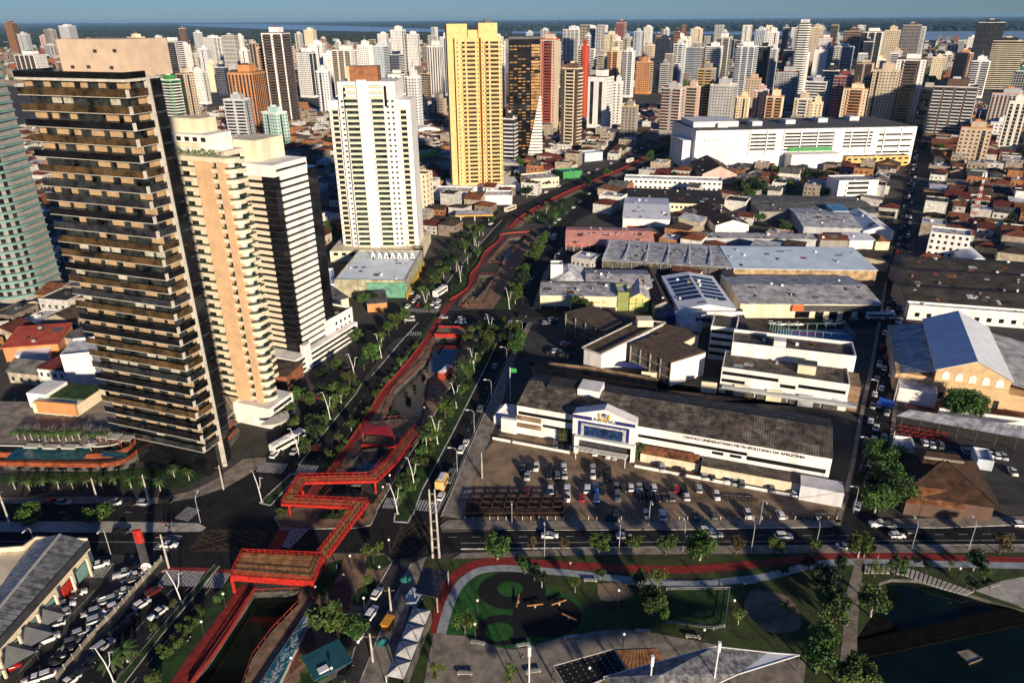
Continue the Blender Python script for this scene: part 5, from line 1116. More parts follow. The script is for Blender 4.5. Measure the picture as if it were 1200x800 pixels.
bldg('green_block_house', 'bright lime green walled block behind the white tower', (487,194), (514,189), 12, 9, wm='lime_wall' if mat('lime_wall',(.32,.45,.06),.8,.1,.3) else '', rm='roof_pale'); bldg('cream_flats', 'narrow cream flats right of the white residential tower', (486,245), (501,246), 12, 24, wm='C', rm='roof_grey', win=(7,3,1.3,.3))
bldg('blank_white_block', 'tall blank white wall block behind the podium club house', (86,470), (121,466), 14, 17, wm='S', rm='roof_pale'); bldg('red_sheet_shed', 'wide shed with bright red sheet roof at the far left', (8,424), (72,419), 16, 6, roof='shed', rise=2, wm='O', rm='red_sheet' if mat('red_sheet',(.42,.07,.04),.8,.15,.3) else ''); bldg('white_sheet_shed', 'small white-roofed shed in front of the red sheet roof', (22,428), (58,425), 9, 4, roof='shed', rise=1, wm='W', rm='roof_white')
bldg('white_villa', 'white villa with flat roof at the foot of the black and white tower neighbours', (352,255), (374,251), 14, 8, wm='W', rm='roof_pale'); bldg('arched_store', 'white vaulted store roof behind the white tower', (484,162), (516,158), 30, 6, roof='arch', rise=4, wm='C', rm='roof_white')
# --- roadside store lower left
h = 7.0
loc, rz, W = site((-40,786), (106,650), 0.0)
st = thing('roadside_store', 'store', 'roadside store with ribbed grey metal roof and dark fascia in the lower left corner', (0,0,0)); landmark('the ribbed-roof roadside store', 50, 690)
RQ = [G(x,y,h) for x,y in ((103,634),(43,632),(28,643),(-40,648),(-80,800),(-40,792))]
part('wall', MB().prism([(p.x*1.0,p.y) for p in RQ], 0, h-.4), wall('C'), st)
occupy((RQ[4].x,RQ[4].y), 0, -20, 60, -20, 40)
rq = [RQ[1], RQ[0], RQ[5], RQ[4]]; nrib = 26
for i in range(nrib):
    a0, a1 = i/nrib, (i+.9)/nrib; A0, A1 = rq[1].lerp(rq[2],a0), rq[1].lerp(rq[2],a1); B0, B1 = rq[0].lerp(rq[3],a0), rq[0].lerp(rq[3],a1)
    mid0, mid1 = A0.lerp(B0,.5)+Vector((0,0,1.6)), A1.lerp(B1,.5)+Vector((0,0,1.6)); k = rg.uniform(0,.05); u_ = Vector((0,0,.3+k))
    part('roof_sheet', MB().raw([A0+u_,A1+u_,mid1+u_,mid0+u_,B1+u_,B0+u_],[(0,1,2,3),(3,2,4,5)]), mat('store_sheet',(.26,.27,.28),.35,.3,.6,metal=.3), st)
ri = rq[1].lerp(rq[0],.5); rj = rq[2].lerp(rq[3],.5); part('ridge_cap', MB().bar(ri+Vector((0,0,1.95)), rj+Vector((0,0,1.95)), .6, .15), M['lip_white'], st)
part('fascia', MB().bar(RQ[0]+Vector((.1,-.1,-.6)), RQ[5]+Vector((.1,-.1,-.6)), .5, 2.0), M['dark_metal'], st)
part('parapet', MB().bar(RQ[0]+Vector((0,0,.3)), RQ[1]+Vector((0,0,.3)), .4, 1.2).bar(RQ[1]+Vector((0,0,.3)), RQ[2]+Vector((0,0,.3)), .4, 1.2).bar(RQ[2]+Vector((0,0,.3)), RQ[3]+Vector((0,0,.3)), .4, 1.2), wall('C'), st)
for i in range(6):
    p = RQ[0].lerp(RQ[5], .08+i*.15); part('shop_window', MB().bar((p.x+.5,p.y-.3,2.2), (p.lerp(RQ[5],.1).x+.5,p.lerp(RQ[5],.1).y-.3,2.2), .3, 3.2), M['red_steel'] if i == 1 else M['aqua'], st)
    part('column', MB().bar((p.x+1.6,p.y-.9,0),(p.x+1.6,p.y-.9,5.4),.45), wall('C'), st)
# ------------------------------------------------------------------ red footbridge, pavilion, railings
def walkway(name, label, pts, z, w, cols=()):
    p = [G(x, y, (z if not isinstance(z, list) else z[i])) for i, (x, y) in enumerate(pts)]
    o = thing(name, 'footbridge', label, (p[0].x, p[0].y, 0)); o0 = Vector((p[0].x, p[0].y, 0)); p = [q-o0 for q in p]
    L, Q = [], []
    for i in range(len(p)):
        d0 = (p[i]-p[i-1]) if i else (p[1]-p[0]); d1 = (p[i+1]-p[i]) if i < len(p)-1 else d0
        n0 = Vector((-d0.y,d0.x,0)).normalized(); n1 = Vector((-d1.y,d1.x,0)).normalized(); n = (n0+n1).normalized(); k = 1/max(.45, n.dot(n0))
        L.append(p[i]+n*w/2*k); Q.append(p[i]-n*w/2*k)
    for i in range(len(p)-1):
        part('deck', MB().raw([Q[i],Q[i+1],L[i+1],L[i]]+[v-Vector((0,0,.35)) for v in (Q[i],Q[i+1],L[i+1],L[i])], [(0,1,2,3),(7,6,5,4),(0,4,5,1),(2,6,7,3)]), M['deck_tan'], o)
        for S in (L, Q):
            a, b = S[i], S[i+1]; dn = Vector((0,0,1))
            part('edge_beam', MB().bar(a-dn*.2, b-dn*.2, .24, .8), M['red_steel'], o)
            rl = MB().bar(a+dn*1.15, b+dn*1.15, .12).bar(a+dn*.55, b+dn*.55, .08); n = max(1, int((b-a).length/1.6))
            for k in range(n+1): q = a.lerp(b, k/n); rl.bar(q+dn*.2, q+dn*1.15, .10)
            part('railing', rl, M['red_steel'], o)
    for i in cols: q = p[i]; part('column', MB().bar((q.x,q.y,0),(q.x,q.y,q.z-.3),.5), M['red_steel'], o)
    return o
walkway('red_footbridge', 'bright red zigzag footbridge deck above the canal at the crossing', [(492,499),(458,542),(439,560),(353,562),(338,587),(423,591),(378,651)], [1.2,4.6,5,5,5,5,5], 2.7, (1,2,3,4,5,6)); landmark('the red zigzag footbridge', 390, 575)
pv = thing('red_pavilion', 'pavilion', 'red steel pavilion with tan roof terrace over the canal mouth', (0,0,0)); landmark('the red pavilion', 325, 665)
q = [G(*c, 5.2) for c in ((284,647),(378,651),(366,680),(271,673))]
part('terrace', MB().poly(q[::-1]), M['deck_tan'], pv)
for i in range(14):
    a, b = q[3].lerp(q[0], i/14), q[2].lerp(q[1], i/14); a2, b2 = q[3].lerp(q[0], (i+.9)/14), q[2].lerp(q[1], (i+.9)/14); u = Vector((0,0,.03+.02*(i%2)))
    part('plank', MB().poly([a+u, b+u, b2+u, a2+u]), mat('plank_%d'%(i%3), [(.44,.22,.08),(.38,.18,.06),(.50,.26,.10)][i%3], .8, .25, .6), pv)
for i in range(4):
    a, b = q[i], q[(i+1)%4]; dn = Vector((0,0,1))
    part('edge_beam', MB().bar(a-dn*.8, b-dn*.8, .4, 1.7), M['red_steel'], pv)
    rl = MB().bar(a+dn*1.1, b+dn*1.1, .12).bar(a+dn*.6, b+dn*.6, .08); n = int((b-a).length/1.3)
    for k in range(n+1): s = a.lerp(b, k/n); rl.bar(s, s+dn*1.1, .09)
    part('railing', rl, M['red_steel'], pv)
    part('leg', MB().bar((a.x,a.y,0),(a.x,a.y,4.6),.6), M['red_steel'], pv)
kk = thing('red_kiosk_roof', 'kiosk', 'open kiosk with folded crimson roof on the canal promenade', (0,0,0)); z = 3.6
q = [G(*c, z) for c in ((425,508),(462,511),(458,499),(448,496),(429,496))]; c_ = sum(q, Vector())/5+Vector((0,0,.8))
for i in range(5): part('roof_panel', MB().poly([q[i], q[(i+1)%5], c_]), mat('crimson',(.34,.015,.03),.6,.1,.5), kk)
for v in q: part('post', MB().bar((v.x,v.y,0), v, .2), M['red_steel'], kk)
dk = thing('canal_deck', 'deck', 'tan deck with red rim bridging the canal below the kiosk', (0,0,0)); q = [G(*c,.6) for c in ((423,522),(463,523),(466,512),(430,510))]
part('deck', MB().prism([(v.x,v.y) for v in q], .3, .6), M['paving_tan'], dk); part('rim', MB().bar(q[0]+Vector((0,0,.1)),q[1]+Vector((0,0,.1)),.4,.9), M['red_steel'], dk)
d3 = thing('canal_deck', 'deck', 'red-fronted deck across the head of the long canal basin', (0,0,0)); q = [G(*c,1.0) for c in ((509,393),(546,393),(548,384),(514,383))]
part('deck', MB().prism([(v.x,v.y) for v in q], .6, 1.0), M['paving_tan'], d3); part('rim', MB().bar(q[0],q[1],.5,1.6), M['red_steel'], d3); part('rim', MB().bar(q[3],q[2],.4,1.2), M['red_steel'], d3)
RL = ['foremost canal basin','small canal basin under the footbridge','canal basin below the kiosk','long middle canal basin','planted canal basin beyond the cross street','farthest canal basin']
for i, h in enumerate(CANAL):
    p = gp(h); o = thing('canal_railing', 'railing', f'low red railing around the {RL[i]}', (0,0,0))
    for a, b in zip(p, p[1:]+p[:1]):
        if PX(a)[1] > 800 and PX(b)[1] > 800: continue
        rl = MB().bar(a+Vector((0,0,1.0)), b+Vector((0,0,1.0)), .12, .14); n = max(1, int((b-a).length/2))
        for k in range(n+1): s = a.lerp(b, k/n); rl.bar(s, s+Vector((0,0,1.0)), .1)
        part('railing', rl, mat('red_faded',(.30,.035,.025),.7,.15,.5), o)
# red rail beside the elevated cycle path further up
def redwall(label, pts, w=.35, h=.9):
    p = gp(smooth(pts,4)); o = thing('path_parapet', 'parapet', label, (0,0,0)); mb = MB()
    for a, b in zip(p, p[1:]): mb.bar(a+Vector((0,0,h/2)), b+Vector((0,0,h/2)), w, h)
    part('parapet', mb, mat('red_faded',(.30,.035,.025),.7,.15,.5), o)
redwall('red parapet beside the cycle path at the foremost canal', [(222,806),(262,752),(297,694)])
redwall('red parapet on the left of the cycle path before the second crossing', [(378,562),(422,499),(447,459),(463,441),(481,420),(496,400)], .35, .7)
redwall('red parapet along the cycle path beyond the second crossing', [(527,352),(548,338),(551,323),(561,310),(568,296),(584,283),(588,275),(621,272)], .5, .8)
redwall('red parapet along the far bend of the cycle path', [(598,266),(612,253),(642,236),(667,224),(702,209),(737,194),(762,180)], .6, .8)
# basin cascade with white foam
cs = thing('cascade_basin', 'fountain', 'long teal cascade basin with white foam beside the canal', (0,0,0)); q = [G(*c,.9) for c in ((364,709),(371,711),(322,812),(296,812))]
part('basin_wall', MB().prism([(v.x,v.y) for v in q], 0, .9), M['concrete_light'], cs)
c_ = sum(q, Vector())/4; qi = [c_.lerp(v,.9)+Vector((0,0,.03)) for v in q]; part('water', MB().poly(qi[::-1]), mat('teal_water',(.02,.17,.24),.1,.3,.4), cs)
fm = MB(); r5 = random.Random(4)
for i in range(220):
    v = r5.random(); u = r5.gauss(.5,.16); p = qi[0].lerp(qi[3],v).lerp(qi[1].lerp(qi[2],v),u); L_ = r5.uniform(.3,1.2); fm.bar(p+Vector((0,0,.02)), p+Vector((L_*.35,L_*.5,.03)), .12, .03)
part('foam', fm, M['paint_white'], cs, kind='stuff')
# ------------------------------------------------------------------ lamps and poles
def ylamp_meshes():
    pole = MB(); 
    pole.tube([(0,0,0),(-.2,0,3),(-.6,0,6.5),(-1.6,0,11)], [.19,.16,.12,.08], 6); arm = MB().tube([(-.35,0,4.4),(.4,0,6),(.9,0,9.2)], [.11,.09,.06], 6)
    hd = MB().box(-2.5,-1.4,-.18,.18,10.9,11.15); hd2 = MB().box(.7,1.8,-.18,.18,9.1,9.3)
    ft = MB().tube([(0,0,0),(0,0,.5)], [.5,.4], 8)
    return pole.mesh('pole', M['white_metal'], True), arm.mesh('side_arm', M['white_metal'], True), hd.mesh('lamp_head', M['grey_metal']), hd2.mesh('lamp_head', M['grey_metal']), ft.mesh('foot', M['concrete_light'])
YL = ylamp_meshes()
def ylamp(x, y, az=0, s=1):
    o = thing('street_lamp', 'street lamp', None, G(x,y), R(az), group='white forked street lamps', look='white forked street lamp')
    for nme, me in zip(('pole','side_arm','lamp_head','lamp_head','foot'), YL): link(nme, me, o)
    o.scale = (s,s,s)
for i, (x, y) in enumerate([(213,706),(307,588),(351,535),(387,491),(416,443),(447,419),(466,602),(486,572),(513,520),(535,478),(556,437),(597,362),(500,365),(134,800),(575,395),(540,330),(560,300)]): ylamp(x, y, rg.uniform(-25,25), .9)
sm = MB().tube([(0,0,0),(0,0,7.4),(.5,0,8.2),(1.8,0,8.4)], [.12,.09,.08,.06], 6).mesh('pole', M['grey_metal']); smh = MB().box(1.6,2.5,-.15,.15,8.3,8.5).mesh('lamp_head', M['white_metal'])
def slamp(x, y, az):
    o = thing('street_light', 'street light', None, G(x,y), R(az), group='single-arm street lights', look='grey single-arm street light'); link('pole', sm, o); link('lamp_head', smh, o)
for x, y, a in [(536,553,180),(556,507,180),(576,470,180),(594,430,180),(612,398,180),(638,652,90),(725,648,90),(800,646,90),(880,646,90),(955,645,90),(1068,644,90),(1135,643,90),(600,615,-90),(760,615,-90),(890,614,-90),(1000,600,180),(1012,540,180),(1024,470,180),(1056,440,0),(1062,360,0),(640,350,0),(650,315,0),(45,648,-90),(130,649,-90),(235,612,90)]: slamp(x, y, a)
gl_ = MB().tube([(0,0,0),(0,0,4)], .08, 6).mesh('pole', M['dark_metal']); gh = MB().ellipsoid((0,0,4.2),(.32,.32,.32)).mesh('globe', M['white_metal'], True)
for x, y in [(372,704),(412,667),(428,717),(446,680),(375,660),(413,752),(391,800),(457,648),(344,788),(450,585),(498,490),(520,446),(458,571),(724,708),(823,755),(730,760),(858,720),(557,748),(560,720),(265,712),(240,745),(690,800),(1120,682)]:
    o = thing('globe_lamp', 'globe lamp', None, G(x,y), 0, group='small globe lamps', look='small white globe lamp'); link('pole', gl_, o); link('globe', gh, o)
def utility(x, y, ytop, lean=0, twin=False, label=None):
    g = G(x, y); h = HT(g, ytop); o = thing('utility_pole', 'pole', label, g, 0, look='concrete utility pole')
    if twin:
        for s in (-.8,.8): part('pole', MB().tube([(s,0,0),(s*.8,0,h)], [.32,.2], 8), M['concrete_light'], o)
        for k in range(7): part('cross_bar', MB().box(-.8,.8,-.12,.12,h*.15+k*h*.13,h*.15+k*h*.13+.25), M['concrete'], o)
    else:
        part('pole', MB().tube([(0,0,0),(lean,0,h)], [.28,.17], 8), M['concrete_light'], o); part('cross_arm', MB().box(lean*.9-1.2,lean*.9+1.2,-.1,.1,h-.9,h-.7), M['bark'], o)
    return o, h
utility(511,653,573,twin=True,label='tall twin concrete utility pole with cross bars at the right of the crossing')
P_ = [utility(13,617,573,label='thick concrete pole at the left edge of the cross street'), utility(115,588,560), utility(175,589,556), utility(262,573,545), utility(198,665,626), utility(459,722,688,label='white concrete pole beside the market street'), utility(437,775,742,label='thin pole with green light on the market street kerb'), utility(1047,470,440), utility(1040,540,505), utility(565,560,530)]
# ------------------------------------------------------------------ lower left lot
pf = gp([(190,657),(145,707),(105,750),(66,797)]); fo = thing('lot_fence', 'fence', 'tan concrete fence with posts along the roadside parking lot', (0,0,0))
for a, b in zip(pf, pf[1:]):
    n = int((b-a).length/2.2)
    for k in range(n):
        u, v = a.lerp(b, k/n), a.lerp(b, (k+.94)/n); part('fence_panel', MB().bar(u+Vector((0,0,.75)), v+Vector((0,0,.75)), .12, 1.3), M['concrete'], fo); part('fence_post', MB().bar(u, u+Vector((0,0,1.7)), .22), M['concrete_light'], fo)
for i, (x, y) in enumerate([(53,730),(38,752),(16,774)]):
    g = G(x, y); o = thing('shade_sail', 'canopy', ['grey shade sail nearest the store corner','middle grey shade sail over the parked cars','grey shade sail at the bottom left edge'][i], g, R(-40)); a = 4.2
    pts = [(-a,-a*.8,2.6),(a,-a*.8,2.6),(a,a*.8,2.6),(-a,a*.8,2.6),(0,0,4.4)]; part('fabric', MB().raw(pts, [(0,1,4),(1,2,4),(2,3,4),(3,0,4)]), mat('sail_grey',(.16,.165,.17),.8,.1,.5), o); part('mast', MB().bar((0,0,0),(0,0,4.5),.15), M['dark_metal'], o)
    for q in pts[:4]: part('post', MB().bar((q[0],q[1],0), q, .12), M['dark_metal'], o)
g = G(173,668); hp = HT(g, 622); o = thing('pylon_sign', 'sign', 'black roadside pylon sign with red top and round white emblem', g, R(8))
part('pylon', MB().box(-.9,.9,-.3,.3,0,hp), M['dark_metal'], o); part('red_panel', MB().prism(ring(0,0,1.1,.45,14), hp*.72, hp+.3), M['red_steel'], o); part('emblem', MB().ellipsoid((.2,-.7,1.7),(1.2,.35,1.2),10,6), wall('W'), o); em = MB()
for k in range(3): em.box(-.5+k*.5,-.3+k*.5,-1.12,-1.02,1.3,2.2)
part('emblem_mark', em, M['path_red'], o)
# parking bays
zebra((103,668),(128,668),9,.3,5,'bay_marking')
dashes([(150,690),(40,800)],4,3.6,.12); dashes([(112,690),(20,790)],4,3.6,.12)
# ------------------------------------------------------------------ market street
sh = thing('market_shelter', 'shelter', 'long white fabric market shelter in four bays', (0,0,0)); landmark('the long white market shelter', 480, 750)
q = [G(*c,3.6) for c in ((484,711),(505,714),(473,796),(452,792))]
for i in range(4):
    a, b = i/4+.006, (i+1)/4-.006; P4 = [q[0].lerp(q[3],b), q[1].lerp(q[2],b), q[1].lerp(q[2],a), q[0].lerp(q[3],a)]; c_ = sum(P4, Vector())/4+Vector((0,0,.9))
    rp_ = part('roof_bay', MB().raw(P4+[c_], [(0,1,4),(1,2,4),(2,3,4),(3,0,4)]), mat('fabric_white',(.62,.60,.56),.8,.18,.6), sh)
    sm_ = MB(); [sm_.bar(v+Vector((0,0,.03)), c_+Vector((0,0,.03)), .12) for v in P4]; part('seam', sm_, M['dark_metal'], rp_)
    part('wall', MB().bar(P4[1]-Vector((0,0,1.9)), P4[2]-Vector((0,0,1.9)), .15, 3.2), M['concrete_dark'], sh)
    for v in (P4[0], P4[3]): part('post', MB().bar((v.x,v.y,0), v, .14), M['white_metal'], sh)
sp = thing('solar_canopy', 'canopy', 'dark solar panel canopy beside the market street', (0,0,0)); q = [G(*c,4.2) for c in ((486,694),(512,700),(525,669),(497,664))]
part('frame', MB().prism([(v.x,v.y) for v in q], 4.0, 4.2), M['dark_metal'], sp)
for i in range(4):
    for j in range(5):
        f = lambda u, v: q[0].lerp(q[1],u).lerp(q[3].lerp(q[2],u),v)+Vector((0,0,.08)); part('solar_panel', MB().poly([f(i/4+.012,j/5+.01), f((i+1)/4-.012,j/5+.01), f((i+1)/4-.012,(j+1)/5-.01), f(i/4+.012,(j+1)/5-.01)]), M['solar'], sp)
for v in q: part('leg', MB().bar((v.x,v.y,0), v, .25), M['grey_metal'], sp)
kb = thing('kiosk', 'kiosk', 'small grey and blue kiosk under the solar canopy edge', G(488,712), R(70)); part('body', MB().box(0,3,0,2.5,0,2.6), wall('L'), kb); part('counter', MB().box(-.3,3.2,-.4,0,1,1.15), M['dark_metal'], kb)
pu = lambda x, y, c, label: (lambda o: (part('canopy', MB().raw([(1.4*math.cos(k*.785),1.4*math.sin(k*.785),2.1) for k in range(8)]+[(0,0,2.7)], [(k,(k+1)%8,8) for k in range(8)]), c, o), part('pole', MB().bar((0,0,0),(0,0,2.7),.06), M['grey_metal'], o)))(thing('market_umbrella', 'umbrella', label, G(x,y), 0))
teal_f = mat('umbrella_teal',(.03,.22,.20),.8,.1,1)
pu(476,686,teal_f,'teal market umbrella beside the solar canopy'); pu(449,760,teal_f,'teal market umbrella left of the white shelter'); pu(1040,540,mat('umbrella_blue',(.02,.06,.35),.8,.1,1),'dark blue stall umbrella beside the long street')
ac = thing('stall_cart', 'cart', 'orange stall cart with flat top on the market street', G(455,735), R(70)); part('body', MB().box(-1.4,1.4,-.8,.8,.4,1.9), mat('cart_orange',(.65,.25,.02),.6,.1,1), ac); part('top', MB().box(-1.6,1.6,-1,1,2.1,2.25), mat('cart_top',(.68,.32,.04),.6,.1,1), ac)
for s in (-.8,.8): part('wheel', MB().tube([(s,-.85,.35),(s,.85,.35)],.35,10), M['tyre'], ac)
bs = thing('blue_awning_kiosk', 'kiosk', 'dark kiosk with blue awning on the street of parked cars', G(1037,480), R(60)); part('body', MB().box(-1.6,1.6,-1.2,1.2,0,2.3), M['dark_metal'], bs); part('awning', MB().raw([(-3,-2.4,2.4),(3,-2.4,2.4),(3,2.4,2.9),(-3,2.4,2.9)],[(0,1,2,3)]), mat('tarp_blue',(.02,.10,.50),.7,.1,1), bs)
tk = thing('teal_roof_kiosk', 'kiosk', 'dark plaza kiosk with teal flat roof under the trees', G(385,785), R(35)); part('body', MB().box(-3,3,-2.5,2.5,0,3), M['dark_metal'], tk); part('roof', MB().box(-4,4,-3.5,3.5,3,3.2), mat('kiosk_teal',(.02,.10,.12),.5,.1,.5), tk); part('skylight', MB().box(-2.6,-.6,-2.8,-1.4,3.2,3.5), M['white_metal'], tk)
wv = thing('white_tent', 'tent', 'small white tent top among the plaza trees', G(411,733), R(5)); part('canopy', MB().raw([(-2.2,-1.3,2.3),(2.2,-1.3,2.3),(2.2,1.3,2.3),(-2.2,1.3,2.3),(-1,0,3.1),(1,0,3.1)],[(0,1,5,4),(1,2,5),(2,3,4,5),(3,0,4)]), M['fabric_white'], wv)
for a, b in ((-2,-1.2),(2,-1.2),(2,1.2),(-2,1.2)): part('post', MB().bar((a,b,0),(a,b,2.3),.08), M['white_metal'], wv)
# ------------------------------------------------------------------ park furniture
bw_ = thing('pond_boardwalk', 'boardwalk', 'slatted pale boardwalk curving along the pond edge', (0,0,0)); T_ = smooth([(1014,662),(1058,664),(1100,678),(1142,693)],8); B_ = smooth([(1013,671),(1056,673),(1096,687),(1132,697)],8)
for (a, b), (c, d) in zip(zip(T_, T_[1:]), zip(B_, B_[1:])):
    A_, Bq, C_, Dq = G(*a,.25), G(*b,.25), G(*c,.25), G(*d,.25); part('plank', MB().prism([(*C_.xy,),(*C_.lerp(Dq,.72).xy,),(*A_.lerp(Bq,.72).xy,),(*A_.xy,)], .1, .28), M['concrete_light'], bw_)
fp_ = thing('floating_platform', 'platform', 'small grey floating platform in the dark pond', (0,0,0)); q = [G(*c,-.4) for c in ((1121,764),(1135,761),(1151,771),(1136,777))]; part('deck', MB().prism([(v.x,v.y) for v in q], -.75, -.4), M['concrete'], fp_)
for a, b in zip(q, q[1:]+q[:1]): part('rim', MB().bar(a+Vector((0,0,.05)), b+Vector((0,0,.05)), .2, .2), M['bark'], fp_)
wr = thing('pond_weir', 'weir', 'dark stepped weir crossing the pond diagonally', (0,0,0))
for k in range(4):
    a, b = G(1003,752+k*5,0), G(1200,698+k*6,0); part('step', MB().bar((a.x,a.y,-.55-.1*k),(b.x+14,b.y+1,-.55-.1*k),1.1,.6), mat('wet_mud',(.006,.0055,.005),.95,.3,.5,spec=.05), wr)
pk_ = thing('pond_bank', 'bank', 'dark sloping bank at the near end of the pond', (0,0,0)); q = [G(*c) for c in ((1005,735),(1026,717),(1060,735),(1010,758))]; part('slope', MB().raw([(q[0].x,q[0].y,0),(q[1].x,q[1].y,0),(q[2].x,q[2].y,-.95),(q[3].x,q[3].y,-.95)],[(0,1,2,3)]), M['wet_mud'], pk_)
def post(x, y, ytop, label):
    g = G(x, y); h = HT(g, ytop); o = thing('flood_light_post', 'lamp post', label, g); part('pole', MB().tube([(0,0,0),(0,0,h-2)], .16, 8), M['white_metal'], o); part('lamp_drum', MB().tube([(0,0,h-2.4),(0,0,h)], .36, 10), M['white_metal'], o); part('foot', MB().tube([(0,0,0),(0,0,.3)], .5, 8), M['concrete'], o)
post(620,812,757,'white drum-topped lamp post left of the black perforated canopy'); post(760,818,768,'white drum-topped lamp post beside the grey membrane roof'); post(834,815,752,'tall white drum-topped lamp post in front of the membrane roof ridge')
bp = thing('perforated_canopy', 'canopy', 'black perforated flat canopy at the bottom of the park', (0,0,0)); q = [G(*c,3.6) for c in ((648,780),(668,812),(734,784),(719,760))]; part('roof', MB().prism([(v.x,v.y) for v in q], 3.4, 3.6), M['rubber_black'], bp)
for a, b in zip(q, q[1:]+q[:1]): part('rim', MB().bar(a, b, .2, .3), M['concrete_light'], bp)
hl = MB()
for i in range(9):
    for j in range(6): c_ = q[0].lerp(q[3],(i+.5)/9).lerp(q[1].lerp(q[2],(i+.5)/9),(j+.5)/6); hl.raw([(c_.x+.16*math.cos(k),c_.y+.16*math.sin(k),3.62) for k in range(6)],[(0,1,2,3,4,5)])
part('roof_holes', hl, M['grey_metal'], bp, kind='stuff')
for v in q: part('post', MB().bar((v.x,v.y,0), v, .18), M['dark_metal'], bp)
mr = thing('membrane_roof', 'canopy', 'folded dirty grey membrane roof with white tip at the bottom edge', (0,0,0)); zz = 4.5
V_ = [G(707,793,zz), G(838,757,zz+1), G(900,764,zz), G(937,767,zz), G(866,789,zz), G(815,812,zz), G(735,825,zz), G(775,790,zz+2.2)]
for f, m in (((0,7,1),'membrane'),((1,7,4),'membrane'),((1,4,2),'membrane'),((2,4,3),'roof_white'),((7,5,4),'membrane'),((7,6,5),'membrane'),((0,6,7),'membrane')):
    mat('membrane',(.22,.22,.225),.7,.4,.8,c2=(.06,.06,.065)); part('membrane_panel', MB().poly([V_[i] for i in f]), M[m], mr)
for a, b in ((0,1),(1,2),(2,3),(3,4),(4,5)): part('edge_beam', MB().bar(V_[a], V_[b], .18), M['white_metal'], mr)
for i in (0,3,4,5): part('post', MB().bar((V_[i].x,V_[i].y,0), V_[i], .16), M['dark_metal'], mr)
sd_ = thing('slatted_deck', 'deck', 'tan wooden slatted deck between the park canopies', (0,0,0)); q = [G(*c) for c in ((690,796),(800,800),(770,760),(722,762))]
for i in range(16): a, b = q[3].lerp(q[2],i/16), q[0].lerp(q[1],i/16); a2, b2 = q[3].lerp(q[2],(i+.8)/16), q[0].lerp(q[1],(i+.8)/16); part('plank', MB().prism([(*b.xy,),(*b2.xy,),(*a2.xy,),(*a.xy,)], .06, .16), M['deck_tan'], sd_)
bsm = MB().box(-1.6,1.6,-.35,.35,.42,.55).mesh('seat', M['concrete_light']); bl1 = MB().box(-1.4,-1.1,-.3,.3,0,.42).mesh('leg', M['concrete']); bl2 = MB().box(1.1,1.4,-.3,.3,0,.42).mesh('leg', M['concrete'])
for x, y, a in [(669,747,8),(612,757,10),(753,740,-5),(812,747,-8),(692,681,-4),(878,684,5),(560,754,-12),(545,790,0),(625,788,12),(1165,687,20),(740,685,-6)]:
    o = thing('park_bench', 'bench', None, G(x,y), R(a), group='pale concrete park benches', look='pale concrete park bench'); link('seat', bsm, o); link('leg', bl1, o); link('leg', bl2, o)
for i, (x, y, a) in enumerate([(655,708,20),(667,725,-35),(627,711,5),(607,706,80)]):
    o = thing('seesaw', 'play equipment', ['orange play beam on the upper black rubber','long orange play beam on the right rubber circle','pale play beam in the middle of the rubber','white play marker on the left rubber circle'][i], G(x,y), R(a)); part('beam', MB().bar((-1.8,0,.6),(1.8,0,.8),.22), mat('play_orange',(.5,.22,.06),.6,.1,1), o); part('pivot', MB().box(-.2,.2,-.25,.25,0,.7), M['grey_metal'], o)
lf = thing('lawn_fence', 'fence', 'low pale fence around the fenced park lawn', (0,0,0)); q = gp([(781,692),(855,691),(849,735),(836,738),(780,730)])
for a, b in zip(q, q[1:]): part('rail', MB().bar(a+Vector((0,0,.9)), b+Vector((0,0,.9)), .1), M['grey_metal'], lf); part('rail', MB().bar(a+Vector((0,0,.4)), b+Vector((0,0,.4)), .07), M['grey_metal'], lf); part('post', MB().bar(a, a+Vector((0,0,1)), .12), M['grey_metal'], lf)
# rusty scaffold frame in the corner of the car park
rs_ = thing('rusty_frame', 'frame', 'rusty steel frame structure lying in the left corner of the car park', G(545,606), R(0)); a = 26
for k in range(9): part('beam', MB().bar((k*a/8,0,1.6),(k*a/8+1.5,7.5,1.6),.3), mat('rust',(.045,.022,.014),.9,.3,.8), rs_)
for y in (0,2.5,5,7.5): part('beam', MB().bar((y*.2,y,1.4),(a+y*.2,y,1.4),.3), M['rust'], rs_)
for k in range(5): part('post', MB().bar((k*a/4,0,0),(k*a/4,0,1.6),.25), M['rust'], rs_); part('post', MB().bar((k*a/4+1.5,7.5,0),(k*a/4+1.5,7.5,1.6),.25), M['rust'], rs_)
part('floor_sheet', MB().box(0,a,0,7.5,.1,.3), M['rust'], rs_)
cf = thing('car_park_fence', 'fence', 'row of short pale posts between car park and cross street', (0,0,0)); a, b = G(545,609), G(980,608.5)
pmesh = MB().bar((0,0,0),(0,0,1.1),.22).mesh('post', M['concrete_light'])
for k in range(46): link('post', pmesh, cf, a.lerp(b, k/45))
# flag at the college corner
fl = thing('flag_pole', 'flag', 'flag pole with green flag near the white tent beside the avenue', G(598,470)); part('pole', MB().tube([(0,0,0),(0,0,13)], .12, 6), M['white_metal'], fl); part('flag', MB().raw([(0,0,12.8),(2.2,.5,12.2),(2.2,.4,10.8),(0,0,11)],[(0,1,2,3)]), mat('flag_green',(.02,.25,.05),.7,.1,1), fl)
tn = thing('white_marquee', 'tent', 'white marquee tent at the left end of the college', G(596,492), R(-15)); part('canopy', MB().raw([(-4,-4,3),(4,-4,3),(4,4,3),(-4,4,3),(-1,0,6),(1.2,.5,5.8)],[(0,1,5,4),(1,2,5),(2,3,4,5),(3,0,4)]), wall('W'), tn); part('side_wall', MB().box(-3.9,3.9,-3.9,3.9,0,3), wall('W'), tn)
